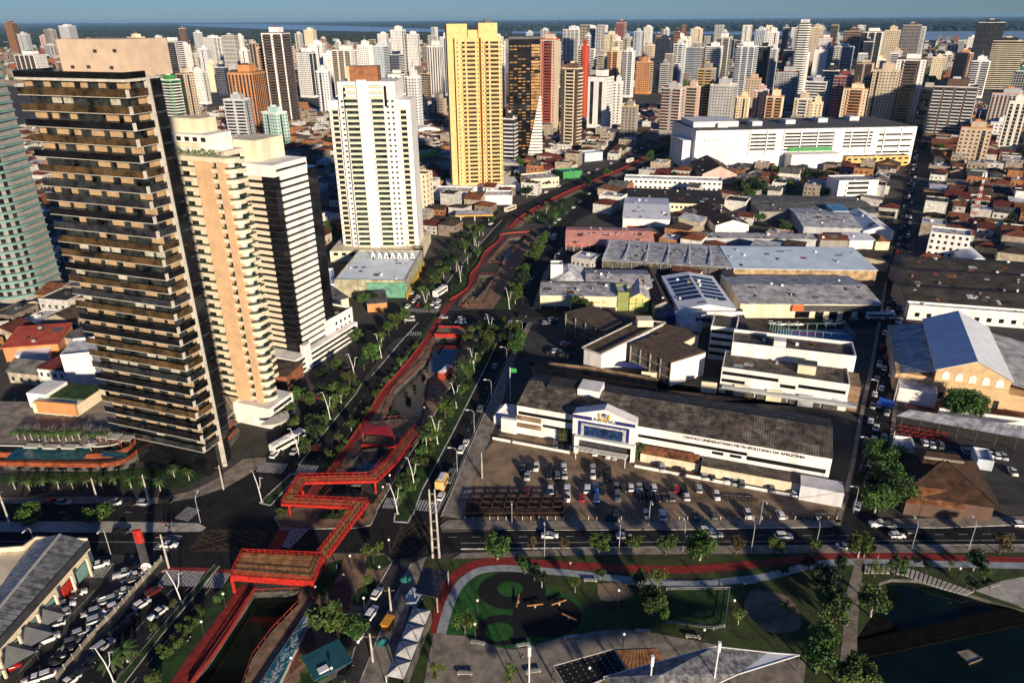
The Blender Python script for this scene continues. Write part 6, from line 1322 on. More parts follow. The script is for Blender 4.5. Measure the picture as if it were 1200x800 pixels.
# ------------------------------------------------------------------ vehicles
def car_meshes(kind):
    # outline stations along the length (x forward): body lower shell and tapered glasshouse
    L, Wd, hb, hr = dict(hatch=(3.9,1.72,.92,1.50), sedan=(4.4,1.76,.90,1.46), suv=(4.5,1.84,1.05,1.70), pickup=(5.1,1.86,1.05,1.75))[kind]
    x0, x1 = -L/2, L/2; w = Wd/2
    body = MB()
    st = [(x0,.45,.62,.80),(x0+.12,.28,hb*.93,.96),(x0+.8,.22,hb,1),(0,.2,hb,1),(x1-1.3,.2,hb*.97,1),(x1-.35,.24,hb*.80,.95),(x1,.42,hb*.62,.78)]
    ringv = []
    for x, zl, zh, k in st: ringv.append([(x,-w*k,zl),(x,-w*k,zl+(zh-zl)*.7),(x,-w*k*.93,zh),(x,w*k*.93,zh),(x,w*k,zl+(zh-zl)*.7),(x,w*k,zl)])
    vs = [p for r_ in ringv for p in r_]; n = 6; fs = []
    for i in range(len(st)-1):
        for j in range(n): fs.append((i*n+j, (i+1)*n+j, (i+1)*n+(j+1)%n, i*n+(j+1)%n))
    fs += [tuple(range(n)), tuple(range((len(st)-1)*n+n-1, (len(st)-1)*n-1, -1))]
    body.raw(vs, fs)
    gh0, gh1 = dict(hatch=(x0+.18,x1-1.05), sedan=(x0+.75,x1-1.25), suv=(x0+.15,x1-1.2), pickup=(x0+1.9,x1-1.2))[kind]
    r0, r1 = (gh0+.28, gh1-.75) if kind != 'sedan' else (gh0+.65, gh1-.8)
    gz = MB().raw([(gh0,-w*.9,hb-.02),(gh1,-w*.9,hb-.05),(gh1,w*.9,hb-.05),(gh0,w*.9,hb-.02),(r0,-w*.74,hr-.05),(r1,-w*.74,hr-.05),(r1,w*.74,hr-.05),(r0,w*.74,hr-.05)], [(0,1,5,4),(1,2,6,5),(2,3,7,6),(3,0,4,7),(4,5,6,7)])
    rf = MB().raw([(r0-.05,-w*.75,hr-.05),(r1+.05,-w*.75,hr-.05),(r1+.05,w*.75,hr-.05),(r0-.05,w*.75,hr-.05),(r0+.1,-w*.66,hr),(r1-.12,-w*.66,hr),(r1-.12,w*.66,hr),(r0+.1,w*.66,hr)], [(0,1,5,4),(1,2,6,5),(2,3,7,6),(3,0,4,7),(4,5,6,7)])
    wh = [MB().tube([(x,s*(w-.2),.31),(x,s*(w+.01),.31)], .31, 10) for x in (x0+.75, x1-.8) for s in (-1,1)]
    return body, gz, rf, wh, (x1, hb, w)
CARS = {}
def car_set(kind, colr):
    k = (kind, colr)
    if k not in CARS:
        b, g_, r_, wh, (x1, hb, w_) = car_meshes(kind)
        CARS[k] = (b.mesh('body', M['car_'+colr], True), g_.mesh('cabin_glass', M['car_glass']), r_.mesh('roof', M['car_'+colr]), [q.mesh('wheel', M['tyre']) for q in wh], MB().box(x1-.16,x1-.02,-w_*.72,-w_*.4,.55,.68).mesh('headlight', M['white_metal']), MB().box(x1-.16,x1-.02,w_*.4,w_*.72,.55,.68).mesh('headlight', M['white_metal']))
    return CARS[k]
KN = dict(hatch='hatchback', sedan='sedan', suv='SUV', pickup='pickup')
def car(x, y, colr, az=0, kind=None, where=None, grp='cars', world=None, small=False):
    kind = kind or rg.choices(('hatch','sedan','suv','pickup'), (5,3,3,1))[0]
    g = world or G(x, y); s = car_set(kind, colr)
    o = thing('car', 'car', None, (g.x,g.y,.04), R(90-az), group=grp, look=f'{colr} {KN[kind]}')
    link('body', s[0], o); link('cabin_glass', s[1], o); link('roof', s[2], o)
    if not small:
        for q in s[3]: link('wheel', q, o)
        link('headlight', s[4], o); link('headlight', s[5], o)
    return o
CK = dict(w='white', s='silver', g='grey', k='black', r='red', b='blue', y='yellow', v='wine')
def carlist(txt, off, az, grp, sc_=4.0, jit=4):
    for e in txt.split():
        a = e.split(','); car(off[0]+float(a[0])/sc_, off[1]+float(a[1])/sc_, CK[a[2]], az+rg.uniform(-jit,jit)+(180 if rg.random() < .4 else 0), grp=grp)
carlist('205,489,g 235,493,k 265,494,k 388,526,w 450,540,w 482,546,s 702,594,s 800,617,k 900,634,s 938,640,k 1005,655,w 1042,662,s 1075,672,g', (600,400), 12, 'cars along the college wall')
carlist('50,602,k 82,597,k 113,597,w 70,636,s 175,600,k 175,634,k 212,632,g 242,593,w 246,629,s 378,596,s 379,632,w 408,625,k 450,612,k 450,640,k', (600,400), 5, 'cars in the upper car park row')
carlist('67,700,v 180,707,w 257,696,w 260,738,w 327,738,r 352,697,w 390,693,b 396,738,b 427,704,k 488,693,g 495,735,g 521,694,k 556,690,w 594,694,s 630,694,k 664,692,w 608,737,k 645,739,k 680,737,k 713,736,k 746,734,g 769,696,r 805,698,k 816,732,w 875,696,s 958,731,w', (600,400), 5, 'cars in the middle car park rows')
carlist('447,24,k 484,24,k 630,20,s 705,20,w 860,22,k 945,18,g 1105,18,w 1255,18,w', (600,600), 5, 'cars in the front car park row')
carlist('120,716,w 12,692,g', (900,400), 12, 'cars along the college wall')
# roadside lot lower left
carlist('470,252,w 585,295,s 645,302,w 620,325,g 362,390,w 335,412,k 300,447,w 578,380,w 540,410,s 500,425,s 490,415,k 515,460,w 428,478,s 460,512,s 290,485,s 265,530,w 185,612,w 230,600,w 385,570,s 350,612,g 315,650,k 280,690,k 45,735,r 150,660,k 235,765,w 160,790,w 250,720,k 640,270,k', (0,600), 60, 'cars in the roadside lot', jit=7)
carlist('668,437,w 742,480,w 722,378,v 612,510,k 555,565,k 490,632,s 430,705,k 395,745,k 580,545,k 330,800,w', (0,600), 32, 'cars on the lower left avenue')
carlist('795,160,w 570,95,k 850,600,k', (0,600), 92, 'cars on the cross street')
for x, y, c in ((137,590,'white'),(152,592,'black'),(170,591,'silver'),(195,589,'black'),(75,590,'silver'),(62,590,'wine')): car(x, y, c, 92, grp='cars parked below the podium')
for x, y, c in ((442,697,'white'),(436,720,'white'),(422,745,'white'),(412,757,'black'),(427,732,'black'),(406,790,'black')): car(x, y, c, 18, grp='cars parked on the market street')
for x, y, c in ((644,629,'white'),(731,630,'white'),(828,623,'white'),(838,628,'silver'),(918,630,'white'),(1030,616,'white'),(1041,617,'grey'),(1051,629,'white'),(1068,625,'black'),(1195,616,'white'),(990,642,'silver')): car(x, y, c, 90, grp='cars on the right cross street')
for x, y, c in ((541,528,'white'),(546,520,'white'),(517,583,'white'),(530,555,'grey'),(527,563,'grey'),(563,480,'grey'),(580,430,'silver'),(604,398,'white'),(590,420,'black'),(322,534,'white'),(346,530,'white'),(371,525,'wine'),(375,465,'wine'),(396,464,'white'),(405,435,'red'),(516,500,'grey')): car(x, y, c, 12, grp='cars on the avenue')
for x, y, c in ((478,360,'white'),(486,354,'white'),(490,349,'white'),(483,344,'white'),(492,358,'red'),(508,357,'white'),(514,354,'white'),(513,360,'white'),(480,372,'white'),(520,373,'silver'),(541,375,'white'),(573,374,'white'),(600,380,'white'),(540,379,'white'),(612,372,'black'),(480,376,'silver')): car(x, y, c, 15 if y < 363 else 95, grp='cars at the second crossing')
for x, y, c in ((617,334,'silver'),(621,328,'white'),(616,340,'wine'),(628,300,'white'),(632,280,'silver'),(645,268,'white'),(650,262,'silver'),(655,258,'white'),(664,250,'grey'),(672,244,'white'),(680,238,'silver'),(690,228,'white'),(700,222,'white'),(710,217,'silver'),(722,212,'white'),(575,263,'white'),(602,243,'white'),(640,226,'white'),(655,219,'white'),(690,203,'white'),(700,199,'silver'),(716,192,'white'),(730,187,'black'),(745,178,'white'),(752,175,'white'),(760,171,'silver'),(770,166,'white'),(785,158,'white')): car(x, y, c, 30, grp='cars on the far avenue', small=True)
# long right street: queues on both sides
a0, a1 = G(1008,600), G(1070,180)
for lane, (pa, pb) in enumerate((((1003,600),(1073,160)), ((1012,600),(1077,150)), ((1030,560),(1079,150)))):
    A_, B_ = G(*pa), G(*pb); L_ = (B_-A_).length; t = rg.uniform(2,8)
    while t < L_*.8:
        p = A_.lerp(B_, t/L_); d = t/L_
        car(0, 0, rg.choice(('white','white','silver','grey','black','black','red','white')), 29.6+(0 if lane < 2 else 180)+rg.uniform(-2,2), world=p, grp='cars on the long right street', small=t > 200)
        t += rg.uniform(6.5, 20 if t < 200 else 30)
for x, y, c in ((1056,514,'black'),(1066,517,'black'),(1083,520,'white'),(1091,522,'silver'),(1101,523,'grey'),(1130,529,'silver'),(1140,530,'white'),(1148,533,'black'),(1158,533,'white'),(1167,535,'white'),(1175,536,'silver'),(1186,554,'white')): car(x, y, c, 14, grp='cars beside the awning terrace')
for x, y, c in ((985,378,'white'),(970,377,'white'),(1000,375,'silver'),(1030,377,'wine'),(972,382,'silver'),(905,380,'white'),(915,381,'white'),(925,381,'silver'),(935,381,'white')): car(x, y, c, 95, grp='cars beside the sports court')
for x, y, c in ((662,404,'white'),(667,407,'red'),(645,414,'black'),(652,413,'silver'),(660,417,'black'),(668,418,'black'),(640,380,'white'),(648,376,'silver')): car(x, y, c, 70, grp='cars in the yard of the crossing wings')
# buses and trucks
def bus(x, y, az, label, L=11, c='W', roofc='W', name='bus'):
    o = thing(name, 'bus', label, (*G(x,y).xy,.04), R(90-az)); part('body', MB().box(-L/2,L/2,-1.25,1.25,.4,3.0), wall(c), o); part('roof', MB().box(-L/2+.15,L/2-.15,-1.15,1.15,3.0,3.2), wall(roofc), o)
    part('side_windows', MB().box(-L/2+.5,L/2-.6,-1.28,1.28,1.6,2.5), M['car_glass'], o); part('windscreen', MB().box(L/2-.05,L/2+.03,-1.1,1.1,1.3,2.7), M['car_glass'], o)
    for k in range(2): part('roof_unit', MB().box(-L*.3+k*L*.35,-L*.3+k*L*.35+1.8,-.7,.7,3.2,3.45), wall('S'), o)
    for xx in (-L/2+2.2, L/2-2.4):
        for s in (-1,1): part('wheel', MB().tube([(xx,s*1.0,.5),(xx,s*1.28,.5)], .5, 10), M['tyre'], o)
bus(338,522,35,'long white bus on the left service lane near the crosswalk',12,'W','W'); bus(516,345,25,'white bus waiting left of the second crossing',10); bus(522,441,22,'red and white bus parked on the promenade',7,'R','W'); bus(649,281,18,'white box truck on the avenue beside the salmon shed',6,'W','W'); bus(1030,373.5,92,'white bus on the street behind the warehouse',12); bus(598,247,32,'white bus at the far avenue bend left',12,'C'); bus(738,190,35,'white bus on the far avenue',11)
bus(518,570,12,'yellow delivery truck parked on the avenue kerb',5,'Y','Y')
# motorcycles
mcm = (MB().bar((-.6,0,.62),(.6,0,.7),.26,.3).mesh('frame', M['car_black']), MB().bar((-.7,0,.85),(.1,0,.85),.28,.14).mesh('seat', M['dark_metal']), MB().tube([(-.65,-.06,.31),(-.65,.06,.31)],.31,10).mesh('wheel', M['tyre']), MB().tube([(.65,-.06,.31),(.65,.06,.31)],.31,10).mesh('wheel', M['tyre']), MB().bar((.5,-.35,1.05),(.5,.35,1.05),.06).mesh('handlebar', M['grey_metal']))
for i in range(22):
    x, y = (846+i*4.6, 584.5+i*.25) if i < 10 else (929+(i-10)*4.2, 606.5)
    o = thing('motorcycle', 'motorcycle', None, G(x,y), R(70+rg.uniform(-12,12)), group='motorcycles parked in the car park', look='dark parked motorcycle')
    for nme, me in zip(('frame','seat','wheel','wheel','handlebar'), mcm): link(nme, me, o)
# red terrace tables under the awning
tt = MB().box(-.5,.5,-.5,.5,.7,.76).mesh('table_top', M['red_steel']); tl = MB().bar((0,0,0),(0,0,.7),.1).mesh('leg', M['dark_metal']); tc_ = MB().box(-1.0,-.6,-.22,.22,.42,.48).box(-1.04,-.98,-.22,.22,.42,.95).mesh('chair', M['red_steel']); tc2 = MB().box(.6,1.0,-.22,.22,.42,.48).box(.98,1.04,-.22,.22,.42,.95).mesh('chair', M['red_steel'])
for r_ in range(3):
    for k in range(7):
        x = 1052+k*9+r_*2; y = 500+k*1.5+r_*5
        o = thing('terrace_table', 'table', None, G(x,y), R(rg.uniform(-20,20)), group='red plastic tables beside the long awning', look='red plastic table with chairs'); link('table_top', tt, o); link('leg', tl, o); link('chair', tc_, o); link('chair', tc2, o)
# ------------------------------------------------------------------ trees
def crown_mesh(seed, m, r=3.0, n=900, flat=.75, leaf=.42, clumps=14):
    q = random.Random(seed); mb = MB(); cl = []
    for _ in range(clumps):
        a = q.random()*6.283; e = q.uniform(-.5,1.0); rad = r*q.uniform(.25,.78); cl.append((rad*math.cos(a), rad*math.sin(a), r*flat*(e*.7), r*q.uniform(.28,.5)))
    for _ in range(n):
        c = q.choice(cl); d = Vector((q.gauss(0,1),q.gauss(0,1),q.gauss(0,1))).normalized()*c[3]*(q.random()**.4)
        p = Vector((c[0],c[1],c[2]))+Vector((d.x,d.y,d.z*.8)); u = Vector((q.gauss(0,1),q.gauss(0,1),q.gauss(0,.7))).normalized(); v = u.cross(Vector((q.gauss(0,1),q.gauss(0,1),q.gauss(0,1)))).normalized(); s = leaf*q.uniform(.6,1.3)
        mb.poly([p-u*s, p+v*s*.6, p+u*s, p-v*s*.6])
    return mb.mesh('crown', m)
def trunk_mesh(seed, h, r=.18, m='bark'):
    q = random.Random(seed); mb = MB().tube([(0,0,0),(q.uniform(-.15,.15),q.uniform(-.15,.15),h*.5),(q.uniform(-.3,.3),q.uniform(-.3,.3),h)], [r*1.3,r,r*.7], 7)
    for k in range(4):
        a = q.random()*6.28; mb.tube([(0,0,h*q.uniform(.6,.85)),(math.cos(a)*h*.25,math.sin(a)*h*.25,h*1.1),(math.cos(a)*h*.4,math.sin(a)*h*.4,h*1.35)], [r*.6,r*.4,r*.15], 5)
    return mb.mesh('trunk', M[m])
def palm_meshes(seed, h):
    q = random.Random(seed); mb = MB(); n = 15
    for k in range(n):
        a = 6.283*k/n+q.uniform(-.15,.15); e = q.uniform(-.15,.75); L = q.uniform(1.8,2.5); pts = []
        for i in range(6):
            t = i/5; pts.append(Vector((math.cos(a)*L*t, math.sin(a)*L*t, L*(e*t-.75*t*t))))
        sd_ = Vector((-math.sin(a), math.cos(a), 0))
        for i in range(5):
            w0 = .42*math.sin(math.pi*min(1,(i+.3)/5.3)); w1 = .42*math.sin(math.pi*min(1,(i+1.3)/5.3)); dz = Vector((0,0,-.22))
            for s in (-1,1): mb.poly([pts[i], pts[i+1], pts[i+1]+sd_*s*w1+dz*w1, pts[i]+sd_*s*w0+dz*w0])
    return mb.mesh('fronds', M['palm_leaf']), MB().tube([(0,0,-h),(.1,.05,-h*.5),(0,0,0)], [.2,.15,.12], 7).mesh('trunk', M['bark_pale'])
TP = {}
for i, k in enumerate(('leaf_green','leaf_olive','leaf_lime','leaf_dark','leaf_brown')):
    for v in range(3): TP[(k,v)] = (crown_mesh(i*10+v, M[k], n=(2200,1500,1900)[v] if k != 'leaf_lime' else 700, clumps=(22,11,16)[v] if k != 'leaf_lime' else 10, leaf=.27 if k != 'leaf_lime' else .24, flat=(.75,1.05,.55)[v]), trunk_mesh(i*7+v, 2.6, m='bark' if v else 'bark_pale'))
BIG = [crown_mesh(90+i, M['leaf_green'], n=6000, leaf=.19, clumps=40) for i in range(2)]
PALM = [palm_meshes(50+i, 5.0) for i in range(3)]
LK = dict(leaf_green='green leafy tree', leaf_olive='olive green tree', leaf_lime='sparse lime green tree', leaf_dark='dark dense tree', leaf_brown='brownish sparse tree')
def tree(x, y, k='leaf_green', r=3.0, h=None, world=None, z=0, grp='street and park trees', big=False):
    g = world or G(x, y, z); s = r/3.0; r *= 1.02; s = r/3.0; hh = h or (1.3+r*.5)
    sb = hh < 1.2
    o = thing('shrub' if sb else 'tree', 'shrub' if sb else 'tree', None, g, rg.random()*6.28, group=grp+(' (shrubs)' if sb and 'shrub' not in grp else ''), look=LK[k].replace('tree','shrub') if sb else ('broad ' if big else '')+LK[k]); v = rg.randrange(3)
    c, t = TP[(k,v)]
    if big: c = BIG[rg.randrange(2)]
    co = link('crown', c, o, (0,0,hh+r*.35)); co.scale = (s,s*rg.uniform(.85,1.1),s*rg.uniform(.85,1.15)); to = link('trunk', t, o); to.scale = (s,s,hh/2.6)
    return o
def palm(x, y, h=5.0, z=0, s=1.0, grp='palms'):
    f, t = PALM[rg.randrange(3)]; o = thing('palm_tree', 'palm tree', None, G(x,y,z), rg.random()*6.28, group=grp, look='pale-trunked palm'); fo_ = link('fronds', f, o, (0,0,h)); fo_.scale = (s,s,s); to = link('trunk', t, o, (0,0,h)); to.scale = (s,s,h/5.0)
GK = ('leaf_green','leaf_olive','leaf_green','leaf_dark')
for x, y, r in [(358,532,2.4),(371,512,3),(368,503,2.4),(390,484,3.2),(400,472,3.6),(384,468,3),(364,478,2.6),(378,448,2.6),(396,436,2.8),(410,452,3),(437,424,4),(427,434,2.4),(352,470,2.6),(340,488,2.4),(330,500,2.2),(345,505,2.4),(418,405,3),(465,386,3.4),(456,393,3),(475,378,2.6),(447,404,2.4),(398,520,1.6),(412,505,1.5),(440,470,1.5),(452,452,1.4),(470,430,1.5),(385,540,1.5)]: tree(x, y, rg.choice(GK), r)
for x, y, r in [(475,578,2.8),(488,552,2.6),(494,540,2.4),(505,520,3.2),(512,508,2.8),(522,490,3.4),(530,478,3),(541,455,3),(548,444,3),(556,430,2.8),(565,418,3.2),(572,406,3.2),(580,398,3),(567,392,3),(556,398,2.6),(548,405,2.4),(590,388,2.6),(483,562,1.8),(470,590,2),(604,356,3),(608,347,3.2),(611,339,3.4),(614,331,3.4),(618,323,3.4),(622,315,3.4),(626,307,3.4),(630,299,3.4),(635,290,3.2),(640,282,3),(603,345,2.6),(610,326,2.8),(618,308,2.8),(625,295,2.6),(598,352,2.4),(645,268,3),(650,260,3),(600,398,4),(608,408,4),(596,410,4),(604,418,3.4)]: tree(x, y, rg.choice(GK), r)
for x, y in [(545,438),(549,432),(552,436),(540,446),(500,530),(508,515),(560,300),(548,310),(535,318),(556,288),(566,276),(545,296),(640,250),(642,246)]: palm(x, y, rg.uniform(5,7.5), s=1.2)
for x, y, r in [(497,352,3),(503,346,3),(510,336,3),(520,326,3),(528,318,3.4),(524,306,3),(536,308,3),(532,296,3),(545,296,3),(542,284,3),(553,284,3),(552,274,3),(562,276,3),(515,318,2.6),(508,326,2.6),(548,318,2),(540,328,2),(560,302,2),(530,340,2),(500,366,2),(577,262,2.4),(583,256,2.4),(618,262,2.4),(630,256,2.4)]: tree(x, y, rg.choice(GK), r)
for i in range(9): tree(428+i*6, 309-abs(i-4)*.6, 'leaf_green', 2.2, 1.0, grp='shrubs in front of the white tower')
for x, y, r in [(428,360,3.4),(436,358,3),(352,300,4),(342,312,4),(360,232,5),(340,205,5),(372,245,4),(330,165,6),(305,180,6),(478,258,4),(486,262,4),(494,258,4),(503,262,3),(472,262,3)]: tree(x, y, rg.choice(('leaf_green','leaf_dark')), r)
# shrubs thickening the planted strips of the avenue
def scatter(pts, n, w, r0, r1, ks):
    p = pts
    for _ in range(n):
        i = rg.randrange(len(p)-1); t = rg.random(); x = p[i][0]+(p[i+1][0]-p[i][0])*t+rg.uniform(-w,w); y = p[i][1]+(p[i+1][1]-p[i][1])*t
        tree(x, y, rg.choice(ks), rg.uniform(r0,r1), .5, grp='shrubs on the avenue verges')
scatter([(476,582),(500,540),(521,500),(543,460),(565,420),(576,400)], 34, 4, .9, 1.7, ('leaf_green','leaf_olive','leaf_dark'))
scatter([(382,552),(414,508),(442,463),(466,432),(490,402)], 24, 2, .7, 1.2, ('leaf_green','leaf_olive'))
scatter([(352,532),(385,490),(408,464),(424,447)], 16, 6, .9, 1.8, ('leaf_green','leaf_dark'))
scatter([(600,354),(613,325),(630,298),(645,272)], 20, 3, 1.6, 2.6, ('leaf_green','leaf_olive'))
scatter([(505,338),(530,308),(555,278)], 18, 6, 1.6, 2.6, ('leaf_green','leaf_olive','leaf_dark'))
# podium planting
for i in range(10): palm(22+i*8, 517-abs(i-5)*.5, 3.2, 9.4, .9, 'small palms on the pool terrace')
for i in range(4): palm(104+i*7, 517, 3, 9.4, .8, 'small palms on the pool terrace')
for i in range(13): palm(18+i*17, 573+rg.uniform(-2,2)-(12 if i > 10 else 0), 3.6, 0, .9, 'palms on the lawn below the podium')
tree(38,612,'leaf_green',3.4,1.4); tree(118,612,'leaf_green',3.6,1.4); tree(28,612,'leaf_dark',2.6,1.2); tree(105,613,'leaf_olive',2.4,1.2); tree(80,612,'leaf_lime',1.2,1.2)
# lower left verge and plaza
for x, y in [(135,785),(150,775)]: palm(x, y, 3.6, 0, 1.3)
for x, y, k, r in [(182,740,'leaf_olive',1.2),(205,712,'leaf_lime',1),(218,745,'leaf_olive',1.6),(228,735,'leaf_olive',1.6),(196,770,'leaf_olive',1.8),(205,760,'leaf_lime',1.6),(180,800,'leaf_olive',1.8),(235,722,'leaf_green',1.4),(258,706,'leaf_green',1.4),(438,661,'leaf_olive',2.6),(388,742,'leaf_olive',4.0),(378,738,'leaf_olive',3.4),(420,752,'leaf_green',2.4),(430,684,'leaf_lime',1.4),(412,745,'leaf_green',2.6),(366,790,'leaf_green',1.6),(375,798,'leaf_green',1.8),(360,776,'leaf_lime',1.4),(340,588,'leaf_green',1.6),(405,604,'leaf_olive',1.2),(395,604,'leaf_olive',1.1),(385,605,'leaf_olive',1.1),(280,655,'leaf_green',1.4),(330,606,'leaf_green',1.4),(382,690,'leaf_green',1.6),(376,700,'leaf_olive',1.2)]: tree(x, y, k, r, 1.0 if r < 2 else None)
# street and park trees to the right
for x, y, k, r in [(583,655,'leaf_green',3),(702,649,'leaf_olive',2.6),(740,647,'leaf_olive',2.6),(780,650,'leaf_green',2.8),(820,656,'leaf_green',3.6),(812,655,'leaf_green',2.6),(862,650,'leaf_brown',2.2),(907,650,'leaf_olive',2.4),(950,649,'leaf_olive',2),(1005,653,'leaf_olive',3.2),(1012,653,'leaf_green',2),(1171,648,'leaf_brown',3),(625,646,'leaf_brown',1.6),(660,646,'leaf_brown',1.6),(615,672,'leaf_green',2.2),(626,680,'leaf_dark',2),(610,664,'leaf_lime',1.4),(674,694,'leaf_lime',1.6),(750,688,'leaf_olive',2.2),(770,690,'leaf_lime',2.6),(764,720,'leaf_green',3),(760,712,'leaf_green',2.4),(776,730,'leaf_green',1.8),(865,731,'leaf_lime',1.6),(703,680,'leaf_green',1.2),(545,742,'leaf_lime',2.4),(635,688,'leaf_dark',1.6),(965,692,'leaf_dark',3.2),(958,688,'leaf_green',2.4),(974,730,'leaf_green',3.4),(966,714,'leaf_green',2.6),(981,716,'leaf_dark',2.2),(1020,722,'leaf_green',3.4),(1026,712,'leaf_olive',2.4),(1047,674,'leaf_green',2.8),(1024,676,'leaf_lime',2),(1140,668,'leaf_dark',2.4),(1153,680,'leaf_green',1.8),(1132,690,'leaf_dark',1.4),(982,670,'leaf_dark',1.8),(947,670,'leaf_dark',2),(921,722,'leaf_lime',1.8),(917,676,'leaf_dark',1.2),(1112,668,'leaf_lime',1),(1070,664,'leaf_dark',1.2),(1085,672,'leaf_dark',1.4),(1140,694,'leaf_dark',1.2)]: tree(x, y, k, r)
for x, y, k, r in [(962,764,'leaf_green',3.2),(956,788,'leaf_green',3.4),(1000,798,'leaf_green',3),(1012,806,'leaf_olive',3),(985,806,'leaf_olive',3),(512,795,'leaf_lime',2),(600,800,'leaf_lime',1.8),(700,806,'leaf_lime',1.4)]: tree(x, y, k, r)
tree(1128,490,'leaf_green',6.2,3.4,big=True); tree(1114,488,'leaf_dark',4,3,big=True); tree(1030,549,'leaf_green',5.2,3.4,big=True); tree(1050,590,'leaf_green',5.4,3,big=True); tree(1038,572,'leaf_green',4.4,3,big=True); tree(1025,600,'leaf_dark',4,3,big=True)
for i in range(16): tree(1082+rg.uniform(0,24), 98+i*3.2, 'leaf_dark', rg.uniform(5,9), 6, grp='dark trees lining the far right street')
for x, y, r in [(690,220,4),(700,214,4),(712,208,4),(760,190,5),(770,185,5),(778,182,5),(786,176,5),(640,220,3),(650,216,3),(960,214,5),(945,212,5),(975,208,5),(990,206,4),(878,226,7),(886,230,7),(870,230,6),(905,220,5),(925,224,5),(965,233,4),(1140,178,5),(1100,180,5),(1080,180,5),(735,215,4),(806,205,4),(865,205,4),(650,247,3.4),(658,243,3.4),(820,260,3),(890,262,3)]: tree(x, y, rg.choice(('leaf_green','leaf_dark')), r)
# reeds in the planted canal basins
for i, (pts, n) in enumerate([([(476,462),(488,452),(482,480),(472,482)],5),([(555,345),(566,333),(558,352),(548,356)],5),([(512,405),(524,396),(522,402),(514,412)],6),([(585,306),(592,300)],3),([(500,434),(496,442)],3),([(462,485),(468,487)],3)]):
    for k in range(n):
        a, b = rg.choice(pts), rg.choice(pts); t = rg.random(); tree(0, 0, 'leaf_dark', rg.uniform(.6,1.1), .2, world=G(a[0]+(b[0]-a[0])*t, a[1]+(b[1]-a[1])*t, -1.6), grp='shrubs on the canal bed')
# ------------------------------------------------------------------ people
def person_mesh(seed, shirt, trousers):
    q = random.Random(seed); sw = q.uniform(-.16,.16); mb = MB()
    for s in (-1,1):
        mb.tube([(s*.05+sw*s*.9,s*.10,0.05),(sw*s*.5,s*.10,.45),(0,s*.09,.88)], [.05,.065,.09], 7, 1); mb.box(sw*s*.9-.08,sw*s*.9+.20,s*.10-.05,s*.10+.05,0,.09,3)
        mb.tube([(0,s*.19,1.38),(-sw*s*.4,s*.25,1.10),(-sw*s*.8+.05,s*.25,.84)], [.06,.05,.035], 6, 0); mb.ellipsoid((-sw*s*.8+.06,s*.25,.79),(.04,.03,.07),6,4,2)
    mb.tube([(0,0,.84),(0,0,1.0),(0,0,1.25),(0,0,1.42),(0,0,1.47)], [.15,.145,.17,.15,.06], 9, 0); mb.tube([(0,0,1.45),(0,0,1.55)], .055, 7, 2); mb.ellipsoid((.01,0,1.65),(.10,.085,.125),9,7,2); mb.ellipsoid((-.02,0,1.69),(.105,.092,.10),9,6,3); mb.box(.09,.135,-.015,.015,1.62,1.66,2)
    return mb.mesh('person', [shirt, trousers, mat('skin',(.28,.15,.09),.6,.05,2), M['tyre']], True)
PC = [('red',M['car_red'],M['grey_metal']),('white',M['paint_white'],M['dark_metal']),('blue',M['car_blue'],M['dark_metal']),('black',M['rubber_black'],M['grey_metal'])]
PM = [person_mesh(i, c[1], c[2]) for i, c in enumerate(PC)]
for i, (x, y) in enumerate([(192,617),(198,618),(203,617),(196,620),(1028,655),(668,664),(668,528),(476,682),(451,752),(403,678),(395,668),(505,455),(508,468),(470,428),(430,540),(612,772),(500,720),(820,752),(600,520),(586,505)]):
    o = thing('person', 'person', None, (*G(x,y).xy, .1), rg.random()*6.28, group='people on foot', look=f'person in {PC[i%4][0]} top walking', me=PM[i%4])
